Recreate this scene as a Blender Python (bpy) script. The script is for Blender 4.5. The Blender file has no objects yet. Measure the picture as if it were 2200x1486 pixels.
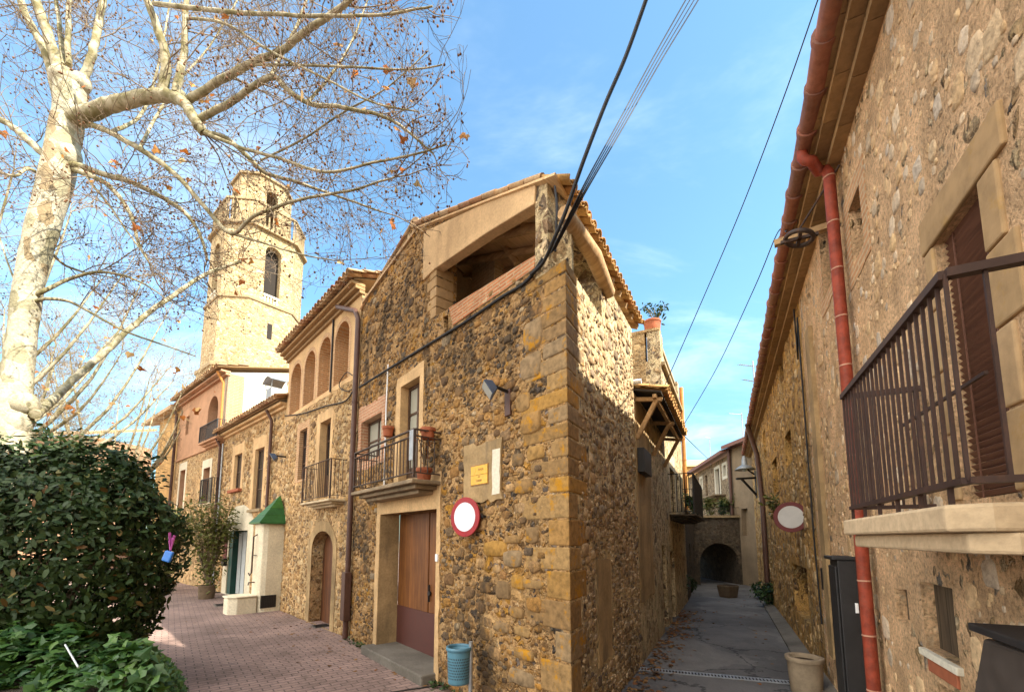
import bpy, bmesh, math, random
from mathutils import Vector, Matrix
random.seed(11)
R = math.radians
sc = bpy.context.scene
COL = sc.collection

# ------------------------------------------------------------------ camera
F, PX0, PY0, EYE = 935.0, 1100.0, 1052.0, 1.9      # lens in photo pixels (2200 wide)
PITCH = R(6.3)
cd = bpy.data.cameras.new('camera'); cam = bpy.data.objects.new('camera', cd); COL.objects.link(cam)
cd.sensor_fit = 'HORIZONTAL'; cd.sensor_width = 36; cd.lens = F / 2200 * 36
cd.shift_y = (PY0 - 743) / 2200
cd.clip_start = .05; cd.clip_end = 2000
cam.location = (0, 0, EYE); cam.rotation_euler = (R(90) + PITCH, 0, 0)
sc.camera = cam

# ------------------------------------------------------------------ light
SUN_AZ = (.87, -.49); SUN_EL = R(42.5)
sc.view_settings.view_transform = 'Standard'; sc.view_settings.look = 'None'
sc.view_settings.gamma = 1; sc.view_settings.use_curve_mapping = False
sc.view_settings.exposure = 1.8
W = bpy.data.worlds.new('World'); sc.world = W; W.use_nodes = True

class NG:
    """tiny node-graph helper"""
    def __init__(s, tree): s.t = tree
    def n(s, typ, ins=None, **attr):
        nd = s.t.nodes.new(typ)
        for k, v in attr.items(): setattr(nd, k, v)
        for k, v in (ins or {}).items():
            sock = nd.inputs[k]
            if isinstance(v, bpy.types.NodeSocket): s.t.links.new(v, sock)
            elif v is not None:
                if isinstance(v, (tuple, list)) and sock.type == 'RGBA' and len(v) == 3: v = (*v, 1)
                sock.default_value = v
        return nd
    def math(s, op, a, b=None, c=None, clamp=False):
        nd = s.t.nodes.new('ShaderNodeMath'); nd.operation = op; nd.use_clamp = clamp
        for i, v in enumerate((a, b, c)):
            if v is None: continue
            if isinstance(v, bpy.types.NodeSocket): s.t.links.new(v, nd.inputs[i])
            else: nd.inputs[i].default_value = v
        return nd.outputs[0]
    def vmath(s, op, a, b=None):
        nd = s.t.nodes.new('ShaderNodeVectorMath'); nd.operation = op
        for i, v in enumerate((a, b)):
            if v is None: continue
            if isinstance(v, bpy.types.NodeSocket): s.t.links.new(v, nd.inputs[i])
            else: nd.inputs[i].default_value = v
        return nd.outputs[0]
    def mix(s, f, a, b, blend='MIX'):
        nd = s.t.nodes.new('ShaderNodeMix'); nd.data_type = 'RGBA'; nd.blend_type = blend; nd.clamp_factor = True
        for sock, v in ((nd.inputs[0], f), (nd.inputs[6], a), (nd.inputs[7], b)):
            if isinstance(v, bpy.types.NodeSocket): s.t.links.new(v, sock)
            else:
                if isinstance(v, (tuple, list)) and len(v) == 3: v = (*v, 1)
                sock.default_value = v
        return nd.outputs[2]
    def step(s, v, lo, hi, a=0., b=1.):
        nd = s.t.nodes.new('ShaderNodeMapRange'); nd.interpolation_type = 'SMOOTHSTEP'
        s.t.links.new(v, nd.inputs[0])
        for i, x in zip((1, 2, 3, 4), (lo, hi, a, b)): nd.inputs[i].default_value = x
        return nd.outputs[0]
    def ramp(s, v, stops, interp='LINEAR'):
        nd = s.t.nodes.new('ShaderNodeValToRGB'); r = nd.color_ramp; r.interpolation = interp
        while len(r.elements) > 1: r.elements.remove(r.elements[-1])
        for i, (p, c) in enumerate(stops):
            e = r.elements[0] if i == 0 else r.elements.new(p)
            e.position = p; e.color = (*c, 1)
        s.t.links.new(v, nd.inputs[0]); return nd.outputs[0]
    def noise(s, vec, scale, detail=4, rough=.55, out=0, dist=0):
        nd = s.n('ShaderNodeTexNoise', {'Scale': scale, 'Detail': detail, 'Roughness': rough, 'Distortion': dist})
        if vec is not None: s.t.links.new(vec, nd.inputs['Vector'])
        return nd.outputs[out]
    def voro(s, vec, scale, feature='F1', rand=1.):
        nd = s.n('ShaderNodeTexVoronoi', {'Scale': scale, 'Randomness': rand}, feature=feature)
        if vec is not None: s.t.links.new(vec, nd.inputs['Vector'])
        return nd
    def scale(s, vec, v): return s.vmath('MULTIPLY', vec, v)

# the sky: physical sky, thin cirrus, brighter unseen cloud added behind and left of the viewer to fill the shade
g = NG(W.node_tree); bg = W.node_tree.nodes['Background']
sky = g.n('ShaderNodeTexSky', sky_type='NISHITA')
sky.sun_disc = False; sky.sun_elevation = SUN_EL; sky.sun_rotation = math.atan2(SUN_AZ[0], SUN_AZ[1])
sky.air_density = 1.1; sky.dust_density = .9; sky.ozone_density = 1.6
dirv = g.n('ShaderNodeTexCoord').outputs['Generated']
sep = g.n('ShaderNodeSeparateXYZ', {0: dirv})
zz = g.math('ADD', g.math('MAXIMUM', sep.outputs[2], 0.), .22)
pv = g.n('ShaderNodeCombineXYZ', {0: g.math('DIVIDE', sep.outputs[0], zz), 1: g.math('DIVIDE', sep.outputs[1], zz), 2: 0.})
rot = g.n('ShaderNodeMapping', {'Vector': pv.outputs[0], 'Rotation': (0, 0, R(35)), 'Scale': (.55, 1.25, 1)})
cn = g.noise(rot.outputs[0], 1.5, 7, .62, dist=.5)
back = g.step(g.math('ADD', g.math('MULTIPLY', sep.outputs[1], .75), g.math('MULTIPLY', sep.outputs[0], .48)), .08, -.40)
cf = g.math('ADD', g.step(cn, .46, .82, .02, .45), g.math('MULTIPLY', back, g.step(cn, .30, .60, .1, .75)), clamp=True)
tint = g.mix(1., sky.outputs[0], (.70, 1.02, 1.06), 'MULTIPLY')
low = g.step(sep.outputs[2], .0, .45, .52, 1.)
tint = g.mix(1., tint, g.n('ShaderNodeCombineColor', {0: low, 1: low, 2: low}).outputs[0], 'MULTIPLY')
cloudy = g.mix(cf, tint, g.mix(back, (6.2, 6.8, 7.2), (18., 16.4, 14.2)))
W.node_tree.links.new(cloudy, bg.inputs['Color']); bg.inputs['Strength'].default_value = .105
sl = bpy.data.lights.new('sun', 'SUN'); sl.energy = 4.0; sl.angle = R(.5); sl.color = (1, .90, .74)
so = bpy.data.objects.new('sun', sl); COL.objects.link(so)
sv = Vector((SUN_AZ[0] * math.cos(SUN_EL), SUN_AZ[1] * math.cos(SUN_EL), math.sin(SUN_EL)))
so.rotation_euler = sv.to_track_quat('Z', 'Y').to_euler(); so.location = (20, -20, 30)

# ------------------------------------------------------------------ measuring helpers
FWD = Vector((0, math.cos(PITCH), math.sin(PITCH))); UP = Vector((0, -math.sin(PITCH), math.cos(PITCH))); RT = Vector((1, 0, 0))
EYEV = Vector((0, 0, EYE))
def ray(px, py): return RT * ((px - PX0) / F) + FWD - UP * ((py - PY0) / F)
def at(px, py, Y):
    r = ray(px, py); return EYEV + r * (Y / r.y)
def gnd(px, py, z=0.):
    r = ray(px, py); return EYEV + r * ((z - EYE) / r.z)
def proj(P):
    d = Vector(P) - EYEV; k = d.dot(FWD)
    return PX0 + F * d.x / k, PY0 - F * d.dot(UP) / k

class Fr:
    """a wall's own axes: x along it, y outward, z up"""
    def __init__(s, o, d):
        s.o = Vector((o[0], o[1], o[2] if len(o) > 2 else 0.)); d = Vector((d[0], d[1], 0.)); d.normalize()
        s.d = d; s.n = Vector((-d.y, d.x, 0)); s.u = Vector((0, 0, 1))
        s.M = Matrix(((d.x, s.n.x, 0, s.o.x), (d.y, s.n.y, 0, s.o.y), (0, 0, 1, s.o.z), (0, 0, 0, 1)))
    def w(s, x, y, z): return s.o + s.d * x + s.n * y + s.u * z
    def loc(s, P): d = Vector(P) - s.o; return Vector((d.dot(s.d), d.dot(s.n), d.z))
    def pix(s, px, py, y=0.):
        r = ray(px, py); t = ((s.o + s.n * y) - EYEV).dot(s.n) / r.dot(s.n)
        q = s.loc(EYEV + r * t); return q.x, q.z
    def X(s, px, py, y=0.): return s.pix(px, py, y)[0]
    def Z(s, px, py, y=0.): return s.pix(px, py, y)[1]
    def off(s, px, py, xw, lo=0., hi=1.5):
        """how far off the wall a point seen at px,py lies if it stands at xw along the wall"""
        f = lambda y: s.pix(px, py, y)[0] - xw
        a, b = f(lo), f(hi)
        if a * b > 0: return None
        for _ in range(50):
            m = (lo + hi) / 2
            if f(m) * a > 0: lo = m
            else: hi = m
        return (lo + hi) / 2

# ------------------------------------------------------------------ mesh helper
WM = {}
class MB:
    def __init__(s, fr=None): s.v = []; s.f = []; s.fr = fr; s.sm = []; s.mi = {}; s.cur = 0
    def P(s, p): return s.fr.w(*p) if s.fr else Vector(p)
    def add(s, vs, fs, smooth=False):
        n = len(s.v); s.v += [s.P(p) for p in vs]
        
        if s.cur: s.mi.update({len(s.f) + i: s.cur for i in range(len(fs))})
        s.f += [tuple(i + n for i in f) for f in fs]; s.sm += [smooth] * len(fs); return s
    def box(s, x0, x1, y0, y1, z0, z1):
        return s.add([(x0, y0, z0), (x1, y0, z0), (x1, y1, z0), (x0, y1, z0), (x0, y0, z1), (x1, y0, z1), (x1, y1, z1), (x0, y1, z1)],
                     [(0, 3, 2, 1), (4, 5, 6, 7), (0, 1, 5, 4), (1, 2, 6, 5), (2, 3, 7, 6), (3, 0, 4, 7)])
    def hexa(s, b, t):
        return s.add(list(b) + list(t), [(3, 2, 1, 0), (4, 5, 6, 7), (0, 1, 5, 4), (1, 2, 6, 5), (2, 3, 7, 6), (3, 0, 4, 7)])
    def prism(s, pts, y0, y1):
        """polygon in x,z pushed from y0 to y1"""
        n = len(pts)
        vs = [(x, y0, z) for x, z in pts] + [(x, y1, z) for x, z in pts]
        return s.add(vs, [tuple(range(n)), tuple(range(2 * n - 1, n - 1, -1))] + [(i, (i + 1) % n, n + (i + 1) % n, n + i) for i in range(n)])
    def slab(s, pts, z0, z1):
        """polygon in x,y pushed from z0 to z1"""
        n = len(pts)
        vs = [(x, y, z0) for x, y in pts] + [(x, y, z1) for x, y in pts]
        return s.add(vs, [tuple(range(n - 1, -1, -1)), tuple(range(n, 2 * n))] + [(i, (i + 1) % n, n + (i + 1) % n, n + i) for i in range(n)])
    def bar(s, a, b, w, h=None, up=(0, 0, 1)):
        a, b = Vector(a), Vector(b); h = h or w; d = (b - a).normalized(); u = Vector(up)
        if abs(d.dot(u)) > .98: u = Vector((1, 0, 0))
        q = d.cross(u).normalized(); u = q.cross(d)
        c = [a + q * (w / 2 * i) + u * (h / 2 * j) for i, j in ((-1, -1), (1, -1), (1, 1), (-1, 1))]
        e = [p + (b - a) for p in c]
        return s.add(c + e, [(3, 2, 1, 0), (4, 5, 6, 7), (0, 1, 5, 4), (1, 2, 6, 5), (2, 3, 7, 6), (3, 0, 4, 7)])
    def tube(s, pts, r, n=8, cap=True, smooth=True):
        pts = [Vector(p) for p in pts]; m = len(pts)
        rs = r if isinstance(r, (list, tuple)) else [r] * m
        t0 = (pts[1] - pts[0]).normalized(); q = t0.orthogonal().normalized(); vs = []
        for i, p in enumerate(pts):
            t = (pts[min(i + 1, m - 1)] - pts[max(i - 1, 0)])
            t = t.normalized() if t.length > 1e-9 else t0
            q = (q - t * q.dot(t)); q = q.normalized() if q.length > 1e-6 else t.orthogonal().normalized()
            b = t.cross(q)
            vs += [p + (q * math.cos(2 * math.pi * k / n) + b * math.sin(2 * math.pi * k / n)) * rs[i] for k in range(n)]
        fs = [(i * n + k, i * n + (k + 1) % n, (i + 1) * n + (k + 1) % n, (i + 1) * n + k) for i in range(m - 1) for k in range(n)]
        s.add(vs, fs, smooth)
        if cap: s.add([vs[k] for k in range(n)], [tuple(range(n - 1, -1, -1))]); s.add([vs[(m - 1) * n + k] for k in range(n)], [tuple(range(n))])
        return s
    def lathe(s, c, prof, n=16, smooth=True, axis=(0, 0, 1), arc=(0, 2 * math.pi)):
        c = Vector(c); ax = Vector(axis).normalized(); q = ax.orthogonal().normalized(); b = ax.cross(q); vs = []
        full = abs(arc[1] - arc[0] - 2 * math.pi) < 1e-6; k = n if full else n + 1
        for r, h in prof:
            for i in range(k):
                a = arc[0] + (arc[1] - arc[0]) * i / n
                vs.append(c + ax * h + (q * math.cos(a) + b * math.sin(a)) * max(r, 1e-4))
        fs = [(j * k + i, j * k + (i + 1) % k, (j + 1) * k + (i + 1) % k, (j + 1) * k + i) for j in range(len(prof) - 1) for i in range(n if full else k - 1)]
        return s.add(vs, fs, smooth)
    def disc(s, c, r, axis, n=32, th=.01):
        return s.lathe(c, [(0, 0), (r, 0), (r, th), (0, th)], n, False, axis)
    def panel(s, outline, holes, y0, y1, mit=None):
        """wall with openings: outline and holes in x,z; front at y0, back at y1; mit = {x: shift of the back corner}"""
        bm = bmesh.new(); loops = []; ed = []
        for lp in [outline] + list(holes):
            vs = [bm.verts.new((x, 0, z)) for x, z in lp]; loops.append(vs)
            ed += [bm.edges.new((vs[i], vs[(i + 1) % len(vs)])) for i in range(len(vs))]
        bmesh.ops.triangle_fill(bm, use_beauty=True, use_dissolve=False, edges=ed)
        bm.verts.index_update(); pts = [(v.co.x, v.co.z) for v in bm.verts]; n = len(pts)
        back = [(x + sum(d for k, d in (mit or {}).items() if abs(x - k) < 1e-4), z) for x, z in pts]
        vs = [(x, y0, z) for x, z in pts] + [(x, y1, z) for x, z in back]; fs = []
        for f in bm.faces:
            ix = [v.index for v in f.verts]; fs.append(tuple(ix)); fs.append(tuple(n + i for i in reversed(ix)))
        for lp in loops:
            ix = [v.index for v in lp]
            fs += [(ix[i], ix[(i + 1) % len(ix)], n + ix[(i + 1) % len(ix)], n + ix[i]) for i in range(len(ix))]
        bm.free(); return s.add(vs, fs)
    def ball(s, c, r, n=8, sq=(1, 1, 1)):
        c = Vector(c); m = max(3, n // 2); vs = [c + Vector((0, 0, r * sq[2]))]
        for j in range(1, m):
            a = math.pi * j / m
            vs += [c + Vector((r * sq[0] * math.sin(a) * math.cos(2 * math.pi * k / n), r * sq[1] * math.sin(a) * math.sin(2 * math.pi * k / n), r * sq[2] * math.cos(a))) for k in range(n)]
        vs.append(c - Vector((0, 0, r * sq[2]))); fs = [(0, 1 + k, 1 + (k + 1) % n) for k in range(n)]
        for j in range(m - 2): fs += [(1 + j * n + k, 1 + (j + 1) * n + k, 1 + (j + 1) * n + (k + 1) % n, 1 + j * n + (k + 1) % n) for k in range(n)]
        l = len(vs) - 1; o = 1 + (m - 2) * n; fs += [(l, o + (k + 1) % n, o + k) for k in range(n)]
        return s.add(vs, fs, True)
    def build(s, name, mat, parent=None, bevel=0., recalc=True, loc=None):
        if parent is not None: Mi = WM[parent].inverted(); Mw = WM[parent]
        elif loc is not None: Mw = Matrix.Translation(Vector(loc)) if not isinstance(loc, Fr) else loc.M; Mi = Mw.inverted()
        else: Mw = Matrix.Identity(4); Mi = Mw
        me = bpy.data.meshes.new(name)
        me.from_pydata([Mi @ v for v in s.v], [], s.f); me.update()
        if any(s.sm): me.polygons.foreach_set('use_smooth', s.sm)
        if recalc:
            bm = bmesh.new(); bm.from_mesh(me); bmesh.ops.recalc_face_normals(bm, faces=bm.faces); bm.to_mesh(me); bm.free()
        for m_ in (mat if isinstance(mat, (list, tuple)) else [mat]): me.materials.append(m_)
        for i, k in s.mi.items(): me.polygons[i].material_index = k
        o = bpy.data.objects.new(name, me); COL.objects.link(o); WM[o] = Mw
        if parent is not None: o.parent = parent
        else: o.matrix_world = Mw
        if bevel:
            b = o.modifiers.new('bevel', 'BEVEL'); b.width = bevel; b.segments = 2; b.limit_method = 'ANGLE'; b.angle_limit = R(40)
        return o

def tag(o, label=None, cat=None, group=None, kind=None):
    if label: o['label'] = label
    if cat: o['category'] = cat
    if group: o['group'] = group
    if kind: o['kind'] = kind
    return o
def thing(name, label, cat, fr, group=None):
    o = bpy.data.objects.new(name, None); COL.objects.link(o); o.empty_display_size = .3
    M = fr.M if isinstance(fr, Fr) else Matrix.Translation(Vector(fr))
    o.matrix_world = M; WM[o] = M
    return tag(o, label, cat, group)
def copy_thing(o, M, label=None):
    """o with its parts and sub-parts again at matrix M"""
    def cp(x, par):
        c = x.copy(); COL.objects.link(c); WM[c] = M
        if par is not None: c.parent = par; c.matrix_parent_inverse = x.matrix_parent_inverse.copy()
        for ch in [q for q in WM if getattr(q, 'parent', None) == x]: cp(ch, c)
        return c
    c = cp(o, None); c.matrix_world = M
    if label: c['label'] = label
    return c
def rect(x0, x1, z0, z1): return [(x0, z0), (x1, z0), (x1, z1), (x0, z1)]
def archp(x0, x1, z0, zs, rise, n=14):
    c, a = (x0 + x1) / 2, (x1 - x0) / 2
    return [(x0, z0), (x1, z0)] + [(c + a * math.cos(math.pi * i / n), zs + rise * math.sin(math.pi * i / n)) for i in range(n + 1)]
def inside(p, poly):
    x, z = p; c = False; n = len(poly)
    for i in range(n):
        (a, b), (d, e) = poly[i], poly[(i + 1) % n]
        if (b > z) != (e > z) and x < (d - a) * (z - b) / (e - b) + a: c = not c
    return c
def cobble(mb, outline, holes, n, r0, r1, seed, cur=1, h=.022, flat=.8, grow=1.8, y=0., pad=.03, where=None, tilt=.0):
    """real stones standing out of a wall face: irregular domed outlines packed without overlap"""
    rr = random.Random(seed); xs = [p[0] for p in outline]; zs = [p[1] for p in outline]; cell = r1 * 2.2; G = {}; out = []; mb.cur = cur
    for t in range(n):
        r = r0 + (r1 - r0) * rr.random() ** grow * (1 - .5 * t / n); x, z = rr.uniform(min(xs), max(xs)), rr.uniform(max(0, min(zs)), max(zs))
        if where and not where(x, z, rr): continue
        if not inside((x, z), outline): continue
        if any(min(q[0] for q in hp) - r - pad < x < max(q[0] for q in hp) + r + pad and min(q[1] for q in hp) - r - pad < z < max(q[1] for q in hp) + r + pad for hp in holes): continue
        if not all(inside((x + a * r, z + b * r), outline) for a, b in ((1.2, 0), (-1.2, 0), (0, 1.), (0, -1.))): continue
        c = (int(x // cell), int(z // cell)); ok = True
        for i in (-1, 0, 1):
            for j in (-1, 0, 1):
                for (a, b, q) in G.get((c[0] + i, c[1] + j), ()):
                    if (a - x) ** 2 + ((b - z) * 1.25) ** 2 < ((q + r) * .97) ** 2: ok = False
        if not ok: continue
        G.setdefault(c, []).append((x, z, r)); k = 9; ph = rr.uniform(0, 6.28); hh = h * rr.uniform(.35, 1.15) * (.55 + .45 * r / r1); asp = rr.uniform(.95, 1.25); sq = rr.uniform(.38, .85); ra = [rr.uniform(.80, 1.12) for _ in range(k)]; vs = []
        for f, yy in ((1.05, -.006), (.95, hh * .62), (.74, hh)):
            for i in range(k):
                a = 2 * math.pi * i / k + ph; ca, sa = math.cos(a), math.sin(a); ca, sa = math.copysign(abs(ca) ** sq, ca), math.copysign(abs(sa) ** sq, sa)
                vs.append((x + r * asp * f * ra[i] * ca, y + yy + rr.uniform(-.12, .12) * hh, z + r * flat * f * ra[i] * sa))
        vs.append((x, y + hh * rr.uniform(.85, 1.1), z)); fs = [(j * k + i, j * k + (i + 1) % k, (j + 1) * k + (i + 1) % k, (j + 1) * k + i) for j in (0, 1) for i in range(k)] + [(2 * k + i, 2 * k + (i + 1) % k, 3 * k) for i in range(k)]
        mb.add(vs, fs, True); out.append((x, z, r))
    mb.cur = 0; return out
def rough(pts, step=.12, amp=.03, seed=1):
    """the polygon with a ragged edge"""
    rr = random.Random(seed); out = []
    for i, (x, z) in enumerate(pts):
        x2, z2 = pts[(i + 1) % len(pts)]; L = math.hypot(x2 - x, z2 - z); k = max(1, int(L / step))
        for j in range(k):
            f = j / k; out.append((x + (x2 - x) * f + rr.uniform(-amp, amp), z + (z2 - z) * f + rr.uniform(-amp, amp)))
    return out

# ------------------------------------------------------------------ materials
def new(name):
    m = bpy.data.materials.new(name); m.use_nodes = True; g = NG(m.node_tree)
    return m, g, m.node_tree.nodes['Principled BSDF']
def fin(m, g, p, col, rough=.85, h=None, bump=.3, dist=.02, metal=0., spec=.3):
    L = m.node_tree.links
    if isinstance(col, bpy.types.NodeSocket): L.new(col, p.inputs['Base Color'])
    else: p.inputs['Base Color'].default_value = (*col, 1)
    if isinstance(rough, bpy.types.NodeSocket): L.new(rough, p.inputs['Roughness'])
    else: p.inputs['Roughness'].default_value = rough
    p.inputs['Metallic'].default_value = metal; p.inputs['Specular IOR Level'].default_value = spec
    if h is not None:
        b = g.n('ShaderNodeBump', {'Strength': bump, 'Distance': dist, 'Height': h}); L.new(b.outputs[0], p.inputs['Normal'])
    return m
def objc(g): return g.n('ShaderNodeTexCoord').outputs['Object']
def isl(g): return g.n('ShaderNodeNewGeometry').outputs['Random Per Island']

def stone(name, stones, mortar, scale=4., flat=1.5, small=2.2, msk=.5, gap=.08, cover=.0, covercol=(.5, .36, .2), patina=.4, patcol=(.06, .05, .035), lichen=0., bump=.8, dist=.05, pale=0., peb=.0, pebcol=(.07, .055, .045), stretch=1.):
    """rubble masonry: irregular stones of two sizes set in lime mortar, pebbles, patches of render, lichen and grime"""
    m, g, p = new(name); o = objc(g)
    if stretch != 1.: o = g.scale(o, (1, 1, stretch))
    wob = g.scale(g.vmath('SUBTRACT', g.noise(o, 2.2, 3, .6, out=1), (.5, .5, .5)), (.30, .30, .30))
    wob2 = g.scale(g.vmath('SUBTRACT', g.noise(o, 11., 4, .65, out=1), (.5, .5, .5)), (.09, .09, .09))
    w = g.vmath('ADD', g.vmath('ADD', o, wob), wob2)
    v = g.scale(w, (1, 1, flat))
    a, ae = g.voro(v, scale), g.voro(v, scale, 'DISTANCE_TO_EDGE')
    b, be = g.voro(v, scale * small), g.voro(v, scale * small, 'DISTANCE_TO_EDGE')
    which = g.step(g.noise(o, 1.4, 4, .65), msk - .015, msk + .015)
    colr = g.mix(which, a.outputs['Color'], b.outputs['Color'])
    edge = g.n('ShaderNodeMix', {0: which, 2: ae.outputs['Distance'], 3: be.outputs['Distance']}).outputs[0]
    sp = g.n('ShaderNodeSeparateColor', {0: colr})
    fine = g.noise(o, 42., 6, .7); mid = g.noise(o, 9., 5, .65)
    sc_ = g.ramp(sp.outputs[0], stones, 'CONSTANT')
    sc_ = g.mix(.85, sc_, g.ramp(g.math('ADD', g.math('MULTIPLY', fine, .7), g.math('MULTIPLY', mid, .45)), [(.34, (.22, .2, .18)), (.56, (.95, .94, .92)), (.74, (1.5, 1.42, 1.28))]), 'MULTIPLY')
    sc_ = g.mix(g.math('MULTIPLY', g.step(mid, .45, .7), .45), sc_, mortar)
    ew = g.math('ADD', edge, g.math('ADD', g.math('MULTIPLY', g.math('SUBTRACT', fine, .5), .14), g.math('MULTIPLY', g.math('SUBTRACT', mid, .5), .16)))
    gp = g.math('MULTIPLY', g.math('ADD', sp.outputs[1], .35), gap)
    body = g.step(g.math('SUBTRACT', ew, gp), -.015, .035)
    mo = g.mix(g.step(g.math('ADD', fine, g.math('MULTIPLY', g.math('SUBTRACT', mid, .5), .5)), .3, .68), tuple(c * .48 for c in mortar), tuple(min(1, c * 1.12) for c in mortar))
    col = g.mix(body, mo, sc_)
    crack = g.step(g.math('ABSOLUTE', g.math('SUBTRACT', g.math('SUBTRACT', ew, gp), .0)), .0, .022)
    col = g.mix(g.math('MULTIPLY', g.math('SUBTRACT', 1., crack), g.math('MULTIPLY', g.step(g.noise(o, 5., 3), .42, .6), .75)), col, tuple(c * .16 for c in mortar))
    h = g.math('ADD', g.math('MULTIPLY', g.step(g.math('SUBTRACT', ew, gp), -.02, .22), g.math('ADD', .35, g.math('MULTIPLY', sp.outputs[2], .65))), g.math('ADD', g.math('MULTIPLY', fine, .34), g.math('MULTIPLY', mid, .25)))
    if peb:
        q = g.voro(g.scale(w, (1, 1, 1.15)), scale * 2.1); qs = g.n('ShaderNodeSeparateColor', {0: q.outputs['Color']})
        pm = g.math('MULTIPLY', g.step(g.math('SUBTRACT', q.outputs['Distance'], g.math('MULTIPLY', qs.outputs[1], .16)), .26, .20), g.math('GREATER_THAN', qs.outputs[0], 1 - peb))
        pc = g.mix(qs.outputs[2], pebcol, tuple(c * 4.5 for c in pebcol)); pc = g.mix(.6, pc, g.ramp(fine, [(.35, (.5, .5, .5)), (.65, (1.3, 1.3, 1.3))]), 'MULTIPLY')
        col = g.mix(pm, col, pc); h = g.math('ADD', h, g.math('MULTIPLY', pm, .35))
    if cover > 0:
        cn = g.math('ADD', g.noise(o, .95, 7, .66), g.math('MULTIPLY', g.math('SUBTRACT', g.math('MULTIPLY', body, sp.outputs[2]), .4), -.22))
        th = .5 + (.5 - cover) * .42
        cf = g.step(cn, th - .015, th + .03)
        cc = g.mix(g.step(g.noise(o, 3.2, 6, .66), .34, .66), tuple(c * .68 for c in covercol), tuple(min(1, c * 1.1) for c in covercol))
        cc = g.mix(.9, cc, g.ramp(fine, [(.34, (.45, .43, .4)), (.52, (1., 1., 1.)), (.72, (1.3, 1.26, 1.2))]), 'MULTIPLY')
        col = g.mix(cf, col, cc)
        h = g.n('ShaderNodeMix', {0: cf, 2: h, 3: g.math('ADD', .55, g.math('ADD', g.math('MULTIPLY', fine, .5), g.math('MULTIPLY', mid, .35)))}).outputs[0]
    if lichen:
        col = g.mix(g.math('MULTIPLY', g.step(g.noise(o, 1.7, 7, .72), .54, .66), lichen), col, (.40, .20, .03))
    if pale:
        col = g.mix(g.math('MULTIPLY', g.step(g.noise(g.vmath('ADD', o, (7, 3, 1)), 13., 5, .72), .58, .66), pale), col, (.66, .55, .38))
    if patina:
        st = g.noise(g.scale(o, (1, 1, .5)), 1.25, 7, .72)
        col = g.mix(g.math('MULTIPLY', g.step(st, .50, .66), patina), col, patcol)
    return fin(m, g, p, col, .92, h, bump, dist, spec=.12)

def plaster(name, c, var=.25, stain=.3, stcol=(.09, .065, .04), bump=.25, sc_=1.):
    m, g, p = new(name); o = objc(g)
    n1, n2 = g.noise(o, 1.6 * sc_, 6, .62), g.noise(o, 30 * sc_, 5, .6)
    col = g.mix(g.step(n1, .3, .7), tuple(x * (1 - var) for x in c), tuple(min(.9, x * (1 + var * .4)) for x in c))
    col = g.mix(.5, col, g.ramp(n2, [(.3, (.6, .6, .6)), (.65, (1.1, 1.1, 1.1))]), 'MULTIPLY')
    st = g.noise(g.scale(o, (1, 1, .22)), 2.6 * sc_, 6, .68)
    col = g.mix(g.math('MULTIPLY', g.step(st, .5, .74), stain), col, stcol)
    return fin(m, g, p, col, .9, g.math('ADD', g.math('MULTIPLY', n2, .5), g.math('MULTIPLY', n1, .5)), bump, .02, spec=.15)

def islandmat(name, stops, rough=.85, var=.5, bump=.4, ns=20., lichen=None, spec=.2, dist=.01, stain=None):
    """each loose piece of the mesh takes its own tone"""
    m, g, p = new(name); o = objc(g); n = g.noise(o, ns, 5, .62)
    col = g.ramp(isl(g), stops)
    col = g.mix(var, col, g.ramp(n, [(.28, (.45, .45, .45)), (.6, (1.05, 1.05, 1.05)), (.8, (1.25, 1.22, 1.15))]), 'MULTIPLY')
    if lichen: col = g.mix(g.math('MULTIPLY', g.step(g.noise(o, 3.6, 9, .78), .53, .62), lichen[1]), col, lichen[0])
    if stain:
        st = g.noise(g.scale(o, (1, 1, .5)), 1.25, 7, .72); col = g.mix(g.math('MULTIPLY', g.step(st, .47, .60), stain[1]), col, stain[0])
    return fin(m, g, p, col, rough, n, bump, dist, spec=spec)

def bricks(name, c1, c2, mort, bw=.28, bh=.055, gap=.008, rot=None, var=.6, squash=True, bump=.5):
    m, g, p = new(name); o = objc(g)
    sp = g.n('ShaderNodeSeparateXYZ', {0: o})
    u = g.n('ShaderNodeCombineXYZ', {0: g.math('ADD', sp.outputs[0], g.math('MULTIPLY', sp.outputs[1], .97)), 1: sp.outputs[2], 2: 0.}).outputs[0]
    if rot is not None:
        u = g.n('ShaderNodeMapping', {'Vector': o, 'Rotation': (0, 0, rot)}).outputs[0]
    u = g.vmath('ADD', u, g.scale(g.vmath('SUBTRACT', g.noise(o, 5., 2, .5, out=1), (.5, .5, .5)), (.012, .012, .012)))
    b = g.n('ShaderNodeTexBrick', {'Vector': u, 'Color1': c1, 'Color2': c2, 'Mortar': mort, 'Scale': 1., 'Mortar Size': gap, 'Mortar Smooth': .3, 'Bias': 0., 'Brick Width': bw, 'Row Height': bh})
    n = g.noise(o, 24, 5, .62); n1 = g.noise(o, 1.1, 5, .65)
    col = g.mix(var, b.outputs[0], g.ramp(n, [(.3, (.55, .55, .55)), (.65, (1.15, 1.12, 1.1))]), 'MULTIPLY')
    col = g.mix(.5, col, g.ramp(n1, [(.3, (.6, .6, .6)), (.7, (1.15, 1.15, 1.15))]), 'MULTIPLY')
    return fin(m, g, p, col, .88, g.math('ADD', g.math('MULTIPLY', b.outputs[1], -1.), g.math('MULTIPLY', n, .4)), bump, .012, spec=.2)

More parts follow.
